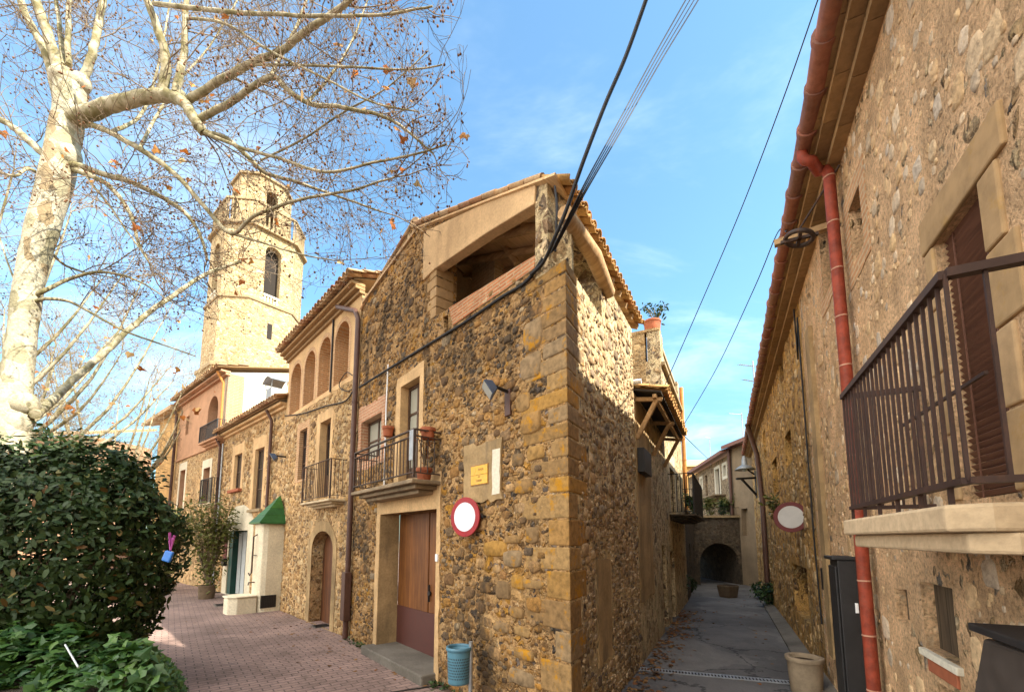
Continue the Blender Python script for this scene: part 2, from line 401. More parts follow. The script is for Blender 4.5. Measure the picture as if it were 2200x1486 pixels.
def wood(name, c, c2, axis=2, rough=.6, ns=9., bump=.25, plank=0., spec=.3):
    m, g, p = new(name); o = objc(g); sca = [1., 1., 1.]; sca[axis] = .07
    n = g.noise(g.scale(o, tuple(sca)), ns * 4, 6, .62, dist=.4); n2 = g.noise(o, 2., 4, .6)
    col = g.mix(g.step(n, .32, .68), c2, c)
    col = g.mix(.45, col, g.ramp(n2, [(.3, (.55, .55, .55)), (.7, (1.15, 1.12, 1.1))]), 'MULTIPLY'); h = n
    if plank:
        sp = g.n('ShaderNodeSeparateXYZ', {0: o}); fr = g.math('FRACT', g.math('DIVIDE', sp.outputs[0], plank))
        e = g.math('MINIMUM', fr, g.math('SUBTRACT', 1., fr)); gr = g.step(e, .0, .05)
        wn = g.n('ShaderNodeTexWhiteNoise', {1: g.math('FLOOR', g.math('DIVIDE', sp.outputs[0], plank))}, noise_dimensions='1D')
        col = g.mix(.5, col, g.ramp(wn.outputs[0], [(0, (.7, .7, .7)), (1, (1.2, 1.15, 1.1))]), 'MULTIPLY')
        col = g.mix(gr, tuple(x * .2 for x in c2), col); h = g.math('ADD', g.math('MULTIPLY', n, .3), gr)
    return fin(m, g, p, col, rough, h, bump, .008, spec=spec)

def paint(name, c, rough=.5, metal=0., var=.25, bump=.06, spec=.4, rust=0., rcol=(.13, .045, .02)):
    m, g, p = new(name); o = objc(g); n = g.noise(o, 9, 6, .65); n2 = g.noise(o, 70, 3, .6)
    col = g.mix(g.step(n, .3, .72), tuple(x * (1 - var) for x in c), c)
    if rust: col = g.mix(g.math('MULTIPLY', g.step(g.noise(o, 14, 6, .7), .52, .62), rust), col, rcol)
    r = g.math('ADD', rough - .08, g.math('MULTIPLY', n, .2))
    return fin(m, g, p, col, r, n2, bump, .004, metal, spec)

def leafmat(name, stops, rough=.45, spec=.4, trans=.15):
    m, g, p = new(name)
    col = g.ramp(isl(g), stops)
    L = m.node_tree.links; L.new(col, p.inputs['Base Color']); p.inputs['Roughness'].default_value = rough; p.inputs['Specular IOR Level'].default_value = spec
    t = g.n('ShaderNodeBsdfTranslucent', {0: col}); ms = g.n('ShaderNodeMixShader', {0: trans, 1: p.outputs[0], 2: t.outputs[0]})
    L.new(ms.outputs[0], m.node_tree.nodes['Material Output'].inputs[0]); return m

M = {}
brown = [(0, (.30, .17, .06)), (.16, (.17, .105, .05)), (.3, (.36, .235, .115)), (.46, (.12, .085, .055)), (.58, (.44, .31, .17)), (.7, (.24, .155, .075)), (.82, (.40, .22, .055)), (.92, (.09, .07, .055))]
M['rubble'] = stone('rubble_dark', [(0, (.40, .22, .075)), (.16, (.20, .115, .05)), (.3, (.48, .30, .13)), (.46, (.12, .085, .055)), (.58, (.54, .35, .165)), (.7, (.31, .175, .07)), (.82, (.48, .25, .05)), (.92, (.085, .068, .055))], (.47, .285, .125), 4.6, 1.45, 2.0, .50, .10, cover=.20, covercol=(.58, .365, .17), patina=.75, patcol=(.05, .04, .03), lichen=.6, pale=.6, bump=1., dist=.07, peb=.3)
M['rubble_alley'] = stone('rubble_alley', [(0, (.50, .35, .19)), (.2, (.30, .20, .12)), (.4, (.60, .45, .27)), (.6, (.24, .18, .125)), (.75, (.66, .52, .33)), (.9, (.18, .14, .10))], (.74, .58, .35), 5.6, 1.1, 1.9, .5, .11, cover=.36, covercol=(.76, .60, .35), patina=.16, pale=.6, bump=1., dist=.07, peb=.28, stretch=.8)
M['rubble_warm'] = stone('rubble_warm', [(0, (.50, .32, .14)), (.2, (.30, .18, .085)), (.36, (.60, .42, .21)), (.55, (.40, .24, .10)), (.7, (.64, .49, .28)), (.86, (.22, .135, .07))], (.64, .46, .25), 5.8, 1.2, 1.8, .5, .10, cover=.40, covercol=(.70, .465, .235), patina=.12, pale=.4, bump=.9, dist=.06, peb=.3)
M['rubble_render'] = stone('rubble_render', [(0, (.46, .32, .165)), (.2, (.32, .21, .105)), (.4, (.55, .41, .235)), (.6, (.40, .29, .17)), (.76, (.27, .235, .19)), (.86, (.60, .47, .30))], (.78, .515, .285), 6.4, .9, 1.9, .45, .16, cover=.78, covercol=(.82, .54, .305), patina=.12, patcol=(.16, .11, .06), lichen=.12, pale=.35, bump=1., dist=.07, peb=.22, pebcol=(.10, .085, .07), stretch=.9)
M['rubble_orange'] = stone('rubble_orange', [(0, (.54, .32, .10)), (.2, (.34, .19, .08)), (.4, (.62, .41, .17)), (.6, (.24, .145, .07)), (.8, (.48, .26, .07))], (.58, .40, .185), 6.6, .9, 1.9, .48, .12, cover=.42, covercol=(.66, .39, .13), patina=.38, lichen=.5, pale=.3, bump=1., dist=.06, peb=.2, stretch=.8)
M['tower_stone'] = stone('tower_stone', [(0, (.50, .38, .21)), (.25, (.42, .30, .155)), (.45, (.58, .46, .28)), (.65, (.36, .255, .13)), (.85, (.62, .50, .31))], (.58, .46, .28), 2.8, 1.6, 1.7, .5, .05, cover=.25, covercol=(.58, .45, .26), patina=.2, patcol=(.16, .12, .07), bump=.7, dist=.1, peb=.1)
M['far_stone'] = stone('far_stone', [(0, (.27, .195, .12)), (.25, (.15, .11, .075)), (.5, (.36, .27, .175)), (.75, (.20, .14, .09))], (.40, .31, .20), 3.6, 1.1, 1.8, .5, .09, cover=.15, patina=.2, pale=.5, bump=.8, dist=.06, peb=.2)
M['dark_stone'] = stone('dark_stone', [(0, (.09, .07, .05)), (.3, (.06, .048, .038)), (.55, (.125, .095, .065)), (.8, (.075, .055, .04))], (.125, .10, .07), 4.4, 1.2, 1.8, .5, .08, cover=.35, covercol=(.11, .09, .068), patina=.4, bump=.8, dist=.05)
M['ashlar'] = stone('ashlar_end', [(0, (.46, .31, .15)), (.3, (.38, .245, .11)), (.55, (.52, .37, .19)), (.8, (.33, .21, .095))], (.48, .33, .17), 3.8, 2.1, 1.6, .45, .05, cover=.12, patina=.22, pale=.2, bump=.8, dist=.05, peb=.1)
M['stones'] = islandmat('loose_rubble', [(0, (.34, .18, .06)), (.14, (.17, .10, .05)), (.26, (.43, .265, .12)), (.4, (.08, .06, .045)), (.5, (.29, .155, .06)), (.62, (.48, .31, .15)), (.74, (.23, .15, .082)), (.86, (.41, .205, .045)), (.94, (.11, .09, .072)), (1, (.54, .41, .25))], .92, .95, .9, 26., ((.38, .21, .05), .4), .12, .02, ((.042, .034, .026), .8))
M['stones_alley'] = islandmat('loose_alley_rubble', [(0, (.48, .33, .18)), (.2, (.25, .17, .105)), (.38, (.60, .44, .26)), (.55, (.15, .115, .085)), (.7, (.40, .27, .145)), (.85, (.64, .50, .32)), (1, (.20, .155, .115))], .92, .95, .9, 26., None, .12, .02, ((.08, .06, .042), .35))
M['stones_warm'] = islandmat('loose_warm_rubble', [(0, (.52, .33, .14)), (.2, (.28, .165, .075)), (.4, (.62, .42, .20)), (.55, (.18, .11, .06)), (.7, (.44, .265, .11)), (.85, (.64, .47, .26)), (1, (.23, .17, .115))], .92, .9, .8, 26., None, .12, .02, ((.08, .06, .042), .35))
M['stones_grey'] = islandmat('loose_field_stone', [(0, (.66, .45, .25)), (.25, (.50, .33, .17)), (.45, (.72, .51, .29)), (.6, (.42, .34, .25)), (.72, (.66, .45, .23)), (.86, (.50, .42, .33)), (1, (.76, .58, .38))], .92, .8, .8, 26., ((.70, .48, .27), .6), .12, .02)
M['quoin'] = islandmat('quoin_stone', [(0, (.34, .195, .065)), (.2, (.19, .125, .065)), (.4, (.37, .205, .05)), (.6, (.26, .185, .105)), (.8, (.23, .14, .06)), (1, (.36, .23, .095))], .9, .9, .8, 15., ((.40, .19, .014), 1.))
M['cut_stone'] = islandmat('cut_stone', [(0, (.36, .27, .16)), (.5, (.30, .225, .125)), (1, (.41, .31, .185))], .9, .6, .4, 14.)
M['jamb_stone'] = islandmat('jamb_stone', [(0, (.44, .295, .155)), (.5, (.36, .235, .115)), (1, (.48, .325, .175))], .9, .5, .4, 9., ((.36, .21, .05), .45))
M['plaster'] = plaster('ochre_plaster', (.64, .43, .22), .25, .25)
M['plaster_pale'] = plaster('pale_plaster', (.64, .52, .34), .2, .28)
M['plaster_grey'] = plaster('grey_render', (.41, .285, .145), .4, .8, (.13, .10, .065))
M['plaster_cream'] = plaster('cream_plaster', (.74, .67, .50), .14, .22, (.28, .21, .12))
M['plaster_pink'] = plaster('pink_plaster', (.50, .285, .165), .2, .25)
M['plaster_orange'] = plaster('orange_plaster', (.56, .34, .13), .25, .3)
M['plaster_white'] = plaster('white_plaster', (.70, .65, .52), .08, .12, (.4, .33, .22))
M['beam_plaster'] = plaster('beam_render', (.64, .44, .24), .2, .42, (.17, .11, .06))
M['pale_house'] = plaster('pale_house_render', (.26, .195, .125), .2, .4, (.17, .13, .1))
M['concrete_slab'] = plaster('weathered_slab', (.33, .25, .16), .4, .7, (.05, .042, .03), .4)
M['balcony_stone'] = plaster('balcony_concrete', (.56, .42, .26), .2, .25, (.2, .14, .08), .3)
M['brick_arch'] = bricks('thin_brick', (.55, .31, .155), (.46, .25, .12), (.56, .42, .26), .29, .055, .012)
M['brick_red'] = bricks('old_red_brick', (.46, .20, .09), (.38, .145, .065), (.42, .30, .18), .27, .045, .010)
M['brick_pink'] = bricks('pink_brick', (.50, .26, .15), (.43, .215, .12), (.54, .38, .25), .28, .06, .012)
M['brick_pale'] = bricks('pale_brick', (.60, .45, .27), (.53, .38, .21), (.62, .50, .33), .28, .06, .012)
M['tile'] = islandmat('roof_tile', [(0, (.36, .185, .09)), (.2, (.44, .27, .13)), (.4, (.27, .155, .085)), (.6, (.50, .34, .19)), (.8, (.38, .25, .145)), (1, (.30, .13, .065))], .88, .6, .35, 25., ((.42, .36, .22), .5))
M['tile_ochre'] = islandmat('ochre_roof_tile', [(0, (.46, .25, .09)), (.3, (.36, .19, .075)), (.6, (.52, .33, .13)), (1, (.40, .17, .06))], .85, .6, .35, 25., ((.34, .2, .05), .4))  # more ochre mix than the plain roof tile
M['tile_red'] = islandmat('red_gutter_tile', [(0, (.27, .10, .065)), (.3, (.36, .15, .10)), (.6, (.22, .11, .085)), (1, (.33, .175, .125))], .7, .55, .3, 18., ((.22, .16, .13), .35))
M['eave_brick'] = islandmat('eave_flat_tile', [(0, (.36, .235, .12)), (.5, (.28, .18, .09)), (1, (.42, .27, .13))], .9, .5, .3, 15.)
M['red_pipe'] = paint('red_ceramic_pipe', (.34, .062, .032), .6, 0, .5, .25, .25, .35, (.20, .07, .045))
M['pipe_joint'] = paint('mortar_joint', (.55, .30, .20), .8)
M['brown_pipe'] = paint('brown_pipe', (.105, .05, .035), .5, 0, .3)
M['orange_pipe'] = paint('orange_pipe', (.52, .22, .05), .5)
M['iron'] = paint('rusty_iron', (.075, .052, .042), .6, .2, .35, .1, .4, .5, (.15, .06, .03))
M['iron_brown'] = paint('brown_iron', (.055, .030, .024), .55, .1, .3, .1, .4, .35, (.10, .045, .025))
M['iron_dark'] = paint('dark_iron', (.028, .026, .026), .5, .2, .3)
M['steel_brown'] = paint('brown_sheet_steel', (.065, .052, .044), .55, 0, .25, .05, .4)
M['steel_black'] = paint('black_sheet_steel', (.022, .021, .022), .5, 0, .3, .05, .4)
M['zinc'] = paint('zinc', (.30, .32, .33), .5, .4, .25)
M['galv'] = paint('galvanised_steel', (.40, .42, .44), .45, .5, .3)
M['rubber'] = paint('black_rubber', (.012, .012, .013), .6)
M['white'] = paint('white_enamel', (.80, .82, .84), .4, 0, .06)
M['sign_white'] = paint('sign_white', (.74, .77, .84), .4, 0, .05)
M['sign_dull'] = paint('dull_sign_white', (.55, .54, .52), .5, 0, .1)
M['sign_red'] = paint('sign_red', (.34, .018, .025), .45, 0, .2)
M['sign_dark_red'] = paint('faded_dark_red', (.16, .03, .028), .6, 0, .3)
M['yellow_tile'] = paint('yellow_glaze', (.72, .40, .028), .22, 0, .15, .05, .5)
M['dark_ink'] = paint('brown_glaze_ink', (.30, .13, .02), .3)
M['bin_blue'] = paint('teal_blue_paint', (.085, .22, .31), .42, 0, .25, .06, .45)
M['green_roof'] = islandmat('green_glazed_sheet', [(0, (.035, .13, .035)), (.5, (.03, .11, .035)), (1, (.05, .15, .03))], .4, .7, .3, 5.)
M['green_door'] = paint('green_paint', (.015, .075, .06), .5)
M['cloth_white'] = paint('white_curtain', (.62, .66, .66), .8, 0, .1)
M['cloth_magenta'] = paint('magenta_curtain', (.20, .012, .09), .8, 0, .1)
M['terracotta'] = paint('terracotta', (.40, .13, .065), .8, 0, .3, .1, .2)
M['clay'] = paint('pale_clay', (.36, .28, .19), .85, 0, .3, .2, .2)
M['clay_dark'] = paint('dark_clay', (.15, .105, .065), .85, 0, .3, .2, .2)
M['soil'] = paint('soil', (.06, .04, .025), .95, 0, .4, .4, .1)
M['wood_door'] = wood('varnished_planks', (.245, .098, .028), (.15, .055, .017), 2, .5, 8., .2, .105)
M['wood_dark'] = wood('dark_planks', (.155, .06, .022), (.085, .032, .014), 2, .55, 8., .25, .12)
M['wood_frame'] = wood('brown_frame', (.095, .05, .026), (.055, .03, .017), 2, .5)
M['wood_beam'] = wood('old_log', (.52, .35, .18), (.34, .21, .10), 0, .85, 5., .5)
M['wood_grey'] = wood('grey_board', (.50, .40, .26), (.36, .27, .16), 2, .85, 7., .4, .11)
M['wood_slat'] = wood('blind_slat', (.17, .078, .05), (.115, .052, .035), 0, .5)
M['kick'] = paint('oxblood_paint', (.10, .035, .028), .5, 0, .2)
M['ceiling'] = wood('cane_ceiling', (.74, .52, .28), (.56, .37, .19), 1, .9, 8., .5)
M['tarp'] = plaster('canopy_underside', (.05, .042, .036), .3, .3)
def glass(name, c, rough=.08):
    m, g, p = new(name); return fin(m, g, p, c, rough, g.noise(objc(g), 3., 2), .03, .01, spec=.6)
M['glass'] = glass('dark_glass', (.02, .022, .024))
M['glass_curtain'] = glass('glass_over_net_curtain', (.34, .34, .28), .15)
M['lamp_glass'] = glass('lamp_glass', (.42, .47, .46), .12)
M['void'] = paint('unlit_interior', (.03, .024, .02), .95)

def ground_mats():
    m, g, p = new('herringbone_paving'); o = objc(g)
    rt = g.n('ShaderNodeMapping', {'Vector': o, 'Rotation': (0, 0, R(-38))}).outputs[0]
    b = g.n('ShaderNodeTexBrick', {'Vector': rt, 'Color1': (.335, .235, .205), 'Color2': (.27, .19, .165), 'Mortar': (.12, .09, .08), 'Scale': 1., 'Mortar Size': .008, 'Mortar Smooth': .2, 'Bias': 0., 'Brick Width': .21, 'Row Height': .105})
    n, n1 = g.noise(o, 30, 5, .6), g.noise(o, .9, 6, .68)
    c = g.mix(.6, b.outputs[0], g.ramp(n, [(.3, (.6, .6, .6)), (.65, (1.15, 1.15, 1.15))]), 'MULTIPLY')
    c = g.mix(.75, c, g.ramp(n1, [(.3, (.42, .41, .40)), (.52, (1, 1, 1)), (.72, (1.4, 1.36, 1.3))]), 'MULTIPLY')
    c = g.mix(g.math('MULTIPLY', g.step(g.noise(o, 2.3, 7, .75), .56, .68), .55), c, (.11, .085, .07))
    c = g.mix(g.step(g.noise(o, 55, 2, .5), .70, .74), c, (.42, .38, .33))
    M['paving'] = fin(m, g, p, c, .75, g.math('ADD', g.math('MULTIPLY', b.outputs[1], -1.), g.math('MULTIPLY', n, .4)), .55, .01, spec=.25)
    m, g, p = new('worn_concrete'); o = objc(g)
    n, n1, n2 = g.noise(o, 45, 5, .65), g.noise(o, .55, 6, .66), g.noise(g.scale(o, (2.2, .5, 1)), 1.4, 5, .7)
    c = g.mix(g.step(n1, .32, .66), (.105, .099, .094), (.205, .196, .186))
    c = g.mix(g.math('MULTIPLY', g.step(n2, .5, .75), .5), c, (.10, .10, .10))
    c = g.mix(.6, c, g.ramp(n, [(.3, (.65, .65, .65)), (.65, (1.12, 1.12, 1.12))]), 'MULTIPLY')
    wv = g.vmath('ADD', o, g.scale(g.vmath('SUBTRACT', g.noise(o, 2., 5, .65, out=1), (.5, .5, .5)), (.5, .5, .5)))
    ck = g.step(g.voro(wv, .55, 'DISTANCE_TO_EDGE').outputs['Distance'], .004, .011); c = g.mix(g.math('MULTIPLY', g.math('SUBTRACT', 1., ck), .75), c, (.03, .03, .03))
    pt = g.n('ShaderNodeSeparateColor', {0: g.voro(wv, .38).outputs['Color']}).outputs[0]; c = g.mix(.55, c, g.ramp(pt, [(0, (.62, .62, .64)), (.5, (1.05, 1.04, 1.02)), (1, (1.3, 1.27, 1.2))], 'CONSTANT'), 'MULTIPLY')
    M['concrete'] = fin(m, g, p, c, .72, n, .35, .006, spec=.3)
    m, g, p = new('kerb_concrete'); o = objc(g); n = g.noise(o, 30, 5, .65)
    c = g.mix(g.step(g.noise(o, 1.5, 5, .6), .3, .7), (.12, .108, .09), (.21, .19, .16))
    M['kerb'] = fin(m, g, p, g.mix(.5, c, g.ramp(n, [(.3, (.6, .6, .6)), (.65, (1.1, 1.1, 1.1))]), 'MULTIPLY'), .85, n, .4, .006)
    m, g, p = new('earth'); o = objc(g)
    M['earth'] = fin(m, g, p, g.mix(g.noise(o, .3, 5), (.14, .11, .07), (.22, .17, .11)), .95)
    # plane-tree bark: cream with olive and tan flakes
    m, g, p = new('plane_bark'); o = objc(g)
    w = g.vmath('ADD', o, g.scale(g.vmath('SUBTRACT', g.noise(o, 3., 3, .6, out=1), (.5, .5, .5)), (.22, .22, .22)))
    v = g.voro(g.scale(w, (1, 1, .6)), 6.5); s = g.n('ShaderNodeSeparateColor', {0: v.outputs['Color']})
    c = g.ramp(s.outputs[0], [(0, (.42, .385, .285)), (.35, (.47, .44, .335)), (.55, (.33, .305, .205)), (.7, (.44, .405, .31)), (.84, (.26, .24, .155)), (.94, (.30, .235, .145))], 'CONSTANT')
    fine = g.noise(o, 30, 5, .65)
    c = g.mix(.6, c, g.ramp(fine, [(.3, (.65, .65, .62)), (.65, (1.1, 1.1, 1.08))]), 'MULTIPLY')
    c = g.mix(g.math('MULTIPLY', g.step(g.noise(g.scale(o, (1, 1, 2.5)), 4., 6, .7), .58, .68), .55), c, (.13, .11, .06))
    M['bark'] = fin(m, g, p, c, .85, g.math('ADD', fine, g.noise(o, 6, 4)), .5, .03, spec=.15)
    m, g, p = new('limb_bark'); o = objc(g)
    c = g.mix(g.step(g.noise(o, 5, 5, .65), .38, .62), (.17, .15, .075), (.39, .35, .245))
    M['limb'] = fin(m, g, p, c, .9, g.noise(o, 22, 5, .6), .5, .015, spec=.1)
ground_mats()
M['twig'] = paint('twig_bark', (.26, .20, .14), .9, 0, .4, .1, .1)
M['twig_far'] = paint('far_twig_bark', (.34, .27, .17), .9, 0, .4, .1, .1)
M['seed'] = islandmat('seed_ball', [(0, (.20, .10, .05)), (1, (.12, .06, .035))], .95, .4, .3, 60.)
M['dry_leaf'] = leafmat('dry_plane_leaf', [(0, (.42, .14, .025)), (.35, (.26, .085, .022)), (.6, (.52, .26, .07)), (.85, (.62, .46, .22)), (1, (.18, .06, .02))], .7, .2, .3)
M['litter'] = leafmat('leaf_litter', [(0, (.24, .10, .04)), (.4, (.14, .07, .03)), (.7, (.30, .17, .07)), (1, (.10, .05, .03))], .8, .15, .1)
M['laurel'] = leafmat('laurel_leaf', [(0, (.020, .044, .013)), (.3, (.030, .058, .015)), (.6, (.042, .074, .019)), (.85, (.026, .052, .020)), (.95, (.062, .092, .024)), (.985, (.14, .12, .03)), (1, (.16, .075, .025))], .5, .28, .12)
M['ivy'] = leafmat('ivy_leaf', [(0, (.025, .075, .018)), (.35, (.045, .115, .022)), (.7, (.085, .17, .028)), (1, (.03, .085, .04))], .45, .4, .2)
M['dark_leaf'] = leafmat('dark_shrub_leaf', [(0, (.02, .045, .014)), (.6, (.035, .07, .02)), (1, (.06, .10, .025))], .5, .3, .15)  # dark green mix for small shrubs and weeds
M['olive_leaf'] = leafmat('yellow_green_leaf', [(0, (.10, .11, .025)), (.5, (.14, .14, .035)), (1, (.07, .09, .02))], .5, .3, .25)
M['balloon_blue'] = paint('blue_plastic', (.03, .18, .60), .35, 0, .1)
M['ribbon_pink'] = paint('pink_ribbon', (.62, .14, .50), .6, 0, .2)

# ------------------------------------------------------------------ walls of the place
C0 = (.537, 4.12)                                   # street corner of the corner house
FA = Fr(C0, (-.823, 1))                             # its facade on the square
xA = FA.X(764, 1000)                                # where the arcade house begins
pB = FA.w(xA, 0, 0); FB = Fr((pB.x, pB.y), (-.93, 1)); xB = FB.X(609, 1000)
pC = FB.w(xB, 0, 0); FC = Fr((pC.x, pC.y), (-1.1, 1)); xC = FC.X(476, 1000)
pD = FC.w(xC, 0, 0); FD = Fr((pD.x, pD.y), (-1.2, 1)); xD = FD.X(378, 1000)
S1 = .53
def hit(ox, oy, sl, px):                            # point on the line (ox,oy)+(sl,1)t seen at column px
    r = ray(px, 1000); k = r.x / r.y; t = (k * oy - ox) / (sl - k); return (ox + sl * t, oy + t)
E1 = hit(*C0, S1, 1366)                             # far end of the corner house on the alley
FW = Fr(E1, (C0[0] - E1[0], C0[1] - E1[1])); LW = math.hypot(C0[0] - E1[0], C0[1] - E1[1])
E2 = hit(*E1, .5, 1428); E3 = hit(*E2, .5, 1466)
FW2 = Fr(E2, (E1[0] - E2[0], E1[1] - E2[1])); L2 = math.hypot(E1[0] - E2[0], E1[1] - E2[1])
FW3 = Fr(E3, (E2[0] - E3[0], E2[1] - E3[1])); L3 = math.hypot(E2[0] - E3[0], E2[1] - E3[1])
DR = 1.1; KR = DR / 1.4                             # its wall stands 1.1 m to the right of the eye
FR = Fr((DR / .898, 0), (.49, 1))                  # the long house on the other side of the alley
xRj = FR.X(1736, 900); xRe = 20.2

def road_z(y): return 0. if y < 9 else -.12 * (y - 9) / 10

# ---- ground
mb = MB(); mb.add([(-400, -400, -.9), (400, -400, -.9), (400, 400, -.9), (-400, 400, -.9)], [(0, 1, 2, 3)])
tag(mb.build('ground', M['earth']), kind='structure')
mb = MB(); cz = Vector((C0[0] + .3, C0[1] + .3, 0)); pa = FA.w(-.0, -.6, 0)
mb.add([(-60, -14, 0), (C0[0] - .4, -14, 0), (C0[0] + .1, C0[1] + .25, 0), (-1.5, 9.5, 0), (-12, 60, 0), (-60, 60, 0)], [(0, 1, 2, 3, 4, 5)])
tag(mb.build('paving', M['paving']), kind='structure')
mb = MB(); ys = [-14, 0, 4, 9] + [9 + i * 2 for i in range(1, 20)]
vs = []
for y in ys:
    x0 = C0[0] - .45 if y < 4 else C0[0] + .5 * (y - C0[1]) - .3; x1 = DR / .898 + .49 * y + .1
    vs += [(x0, y, road_z(y) + .004), (x1, y, road_z(y) + .004)]
mb.add(vs, [(2 * i, 2 * i + 1, 2 * i + 3, 2 * i + 2) for i in range(len(ys) - 1)])
tag(mb.build('alley_road', M['concrete']), kind='structure')

# ---- small builders used by every house
def window(root, fr, x0, x1, z0, z1, y, frame_m, pane_m, cols=1, rows=1, fw=.05, name='window', bar=.025, low=0.):
    mb = MB(fr); t = .05
    mb.box(x0, x0 + fw, y - t, y, z0, z1); mb.box(x1 - fw, x1, y - t, y, z0, z1)
    mb.box(x0 + fw, x1 - fw, y - t, y, z1 - fw, z1); mb.box(x0 + fw, x1 - fw, y - t, y, z0, z0 + fw + low)
    for i in range(1, cols):
        x = x0 + (x1 - x0) * i / cols; mb.box(x - bar, x + bar, y - t + .006, y - .004, z0 + fw + low, z1 - fw)
    for j in range(1, rows):
        z = z0 + low + (z1 - z0 - low) * j / rows
        for i in range(cols):
            a = x0 + (x1 - x0) * i / cols + (bar if i else fw); b = x0 + (x1 - x0) * (i + 1) / cols - (bar if i < cols - 1 else fw)
            mb.box(a, b, y - t + .008, y - .006, z - bar * .8, z + bar * .8)
    w = mb.build(name, frame_m, root, .004)
    mb = MB(fr); mb.box(x0 + fw * .5, x1 - fw * .5, y - t + .015, y - t + .027, z0 + fw * .5, z1 - fw * .5); mb.build('pane', pane_m, w)
    return w
def surround(root, fr, x0, x1, z0, z1, m, mat, y=.006, seed=1, hole=True, name='surround', sill=True, amp=.03, deep=.3):
    a = m if isinstance(m, (tuple, list)) else (m,) * 4      # left, right, below, above (along x); also lines the reveal
    out = rough(rect(x0 - a[0], x1 + a[1], z0 - max(a[2], .02), z1 + a[3]), .14, amp, seed)
    mb = MB(fr); mb.panel(out, [rect(x0 + .004, x1 - .004, z0 + .004, z1 - .004)], y, -deep); return mb.build(name, mat, root)
def railing(root, fr, x0, x1, y0, z0, z1, n, mat, yw=0., sides=(1, 1), ns=5, r=.008, rail=.03, name='railing', double=False, y_end=.0):
    mb = MB(fr)
    segs = [((x0, y0), (x1, y0), n)]
    if sides[0]: segs.append(((x0, y_end), (x0, y0), ns))
    if sides[1]: segs.append(((x1, y_end), (x1, y0), ns))
    for (a, b), (c, d), k in segs:
        for z, h in [(z1, rail)] + ([(z1 - .09, rail * .7)] if double else []) + [(z0, rail * .7)]:
            mb.bar((a, b, z), (c, d, z), rail * 1.1, h * .6)
        top = z1 - (.09 if double else 0)
        for i in range(1, k):
            f = i / k; mb.tube([(a + (c - a) * f, b + (d - b) * f, z0), (a + (c - a) * f, b + (d - b) * f, top)], r, 6, False)
    for x, y in [(x0, y0), (x1, y0)]: mb.bar((x, y, z0 - .06), (x, y, z1), .028)
    return mb.build(name, mat, root)
def balcony_slab(root, fr, x0, x1, y1, z, th, mat, name='balcony_slab', steps=3):
    mb = MB(fr)
    for i in range(steps):
        f = i / steps; k = .0 + .10 * i; mb.box(x0 + k, x1 - k, -.03 if i else -.02, y1 - k, z - th * (i + 1) / steps, z - th * i / steps - (.001 if i else 0))
    return mb.build(name, mat, root, .012)
def pipe(root, pts, r, mat, name='downpipe', joints=None, jm=None, jr=1.18, jh=.035):
    o = MB().tube(pts, r, 10).build(name, mat, root)
    if joints:
        for p in joints: MB().tube([Vector(p) - Vector((0, 0, jh / 2)), Vector(p) + Vector((0, 0, jh / 2))], r * jr, 10).build('pipe_joint', jm or mat, o)
    return o
def tiles(mb, O, U, V, nu, nv, sp=.2, ln=.36, r=.085, seg=6, lift=.0, under=True, jit=.012, seed=3, flat=.8):
    """barrel tiles: O corner of the roof at the eave, U along the eave, V up the slope (unit vectors)"""
    rr = random.Random(seed); U, V = Vector(U).normalized(), Vector(V).normalized(); N = U.cross(V).normalized()
    if N.z < 0: N = -N
    for i in range(nu):
        for j in range(nv):
            for kind in ((0, 1) if under else (0,)):
                c = Vector(O) + U * (sp * (i + (.5 if kind == 0 else 0.))) + V * (ln * .86 * j + (0 if kind == 0 else .0) + rr.uniform(-jit, jit))
                c += N * (lift + rr.uniform(-.004, .004) + (.03 if kind == 0 else .055)); sk = U * rr.uniform(-.01, .01); vs = []
                for e, (q, rad, hh) in enumerate(((0, r * 1.05, .018), (1, r * .88, 0.))):
                    for in_ in (0, 1):
                        ra = rad - .014 * in_
                        for s in range(seg + 1):
                            a = math.pi * s / seg; h = math.sin(a) * ra * flat
                            vs.append(c + V * (q * ln) + sk * q + U * (-math.cos(a) * ra) + N * ((h + hh) if kind == 0 else (-h + hh * .5 - .0)))
                k = seg + 1; fs = []
                for s in range(seg):
                    fs += [(s, s + 1, 2 * k + s + 1, 2 * k + s), (k + s + 1, k + s, 3 * k + s, 3 * k + s + 1), (s, k + s, k + s + 1, s + 1), (2 * k + s, 2 * k + s + 1, 3 * k + s + 1, 3 * k + s)]
                fs += [(0, 2 * k, 3 * k, k), (seg, k + seg, 3 * k + seg, 2 * k + seg)]
                n0 = len(mb.v); mb.v += vs; mb.f += [tuple(x + n0 for x in f) for f in fs]; mb.sm += [True, True, False, False] * seg + [False, False]

# ================================================================== corner house
H = thing('corner_house', 'three-storey rubble stone house with a gable loft and ochre corner stones, between square and alley', 'house', FA)
zq = FA.Z(1209, 560); xp = FA.X(1177, 480); zc = FA.Z(1172, 380)
xr, zr = FA.pix(891, 478); xl, zl = FA.pix(784, 646); xr2 = FA.X(890, 480)
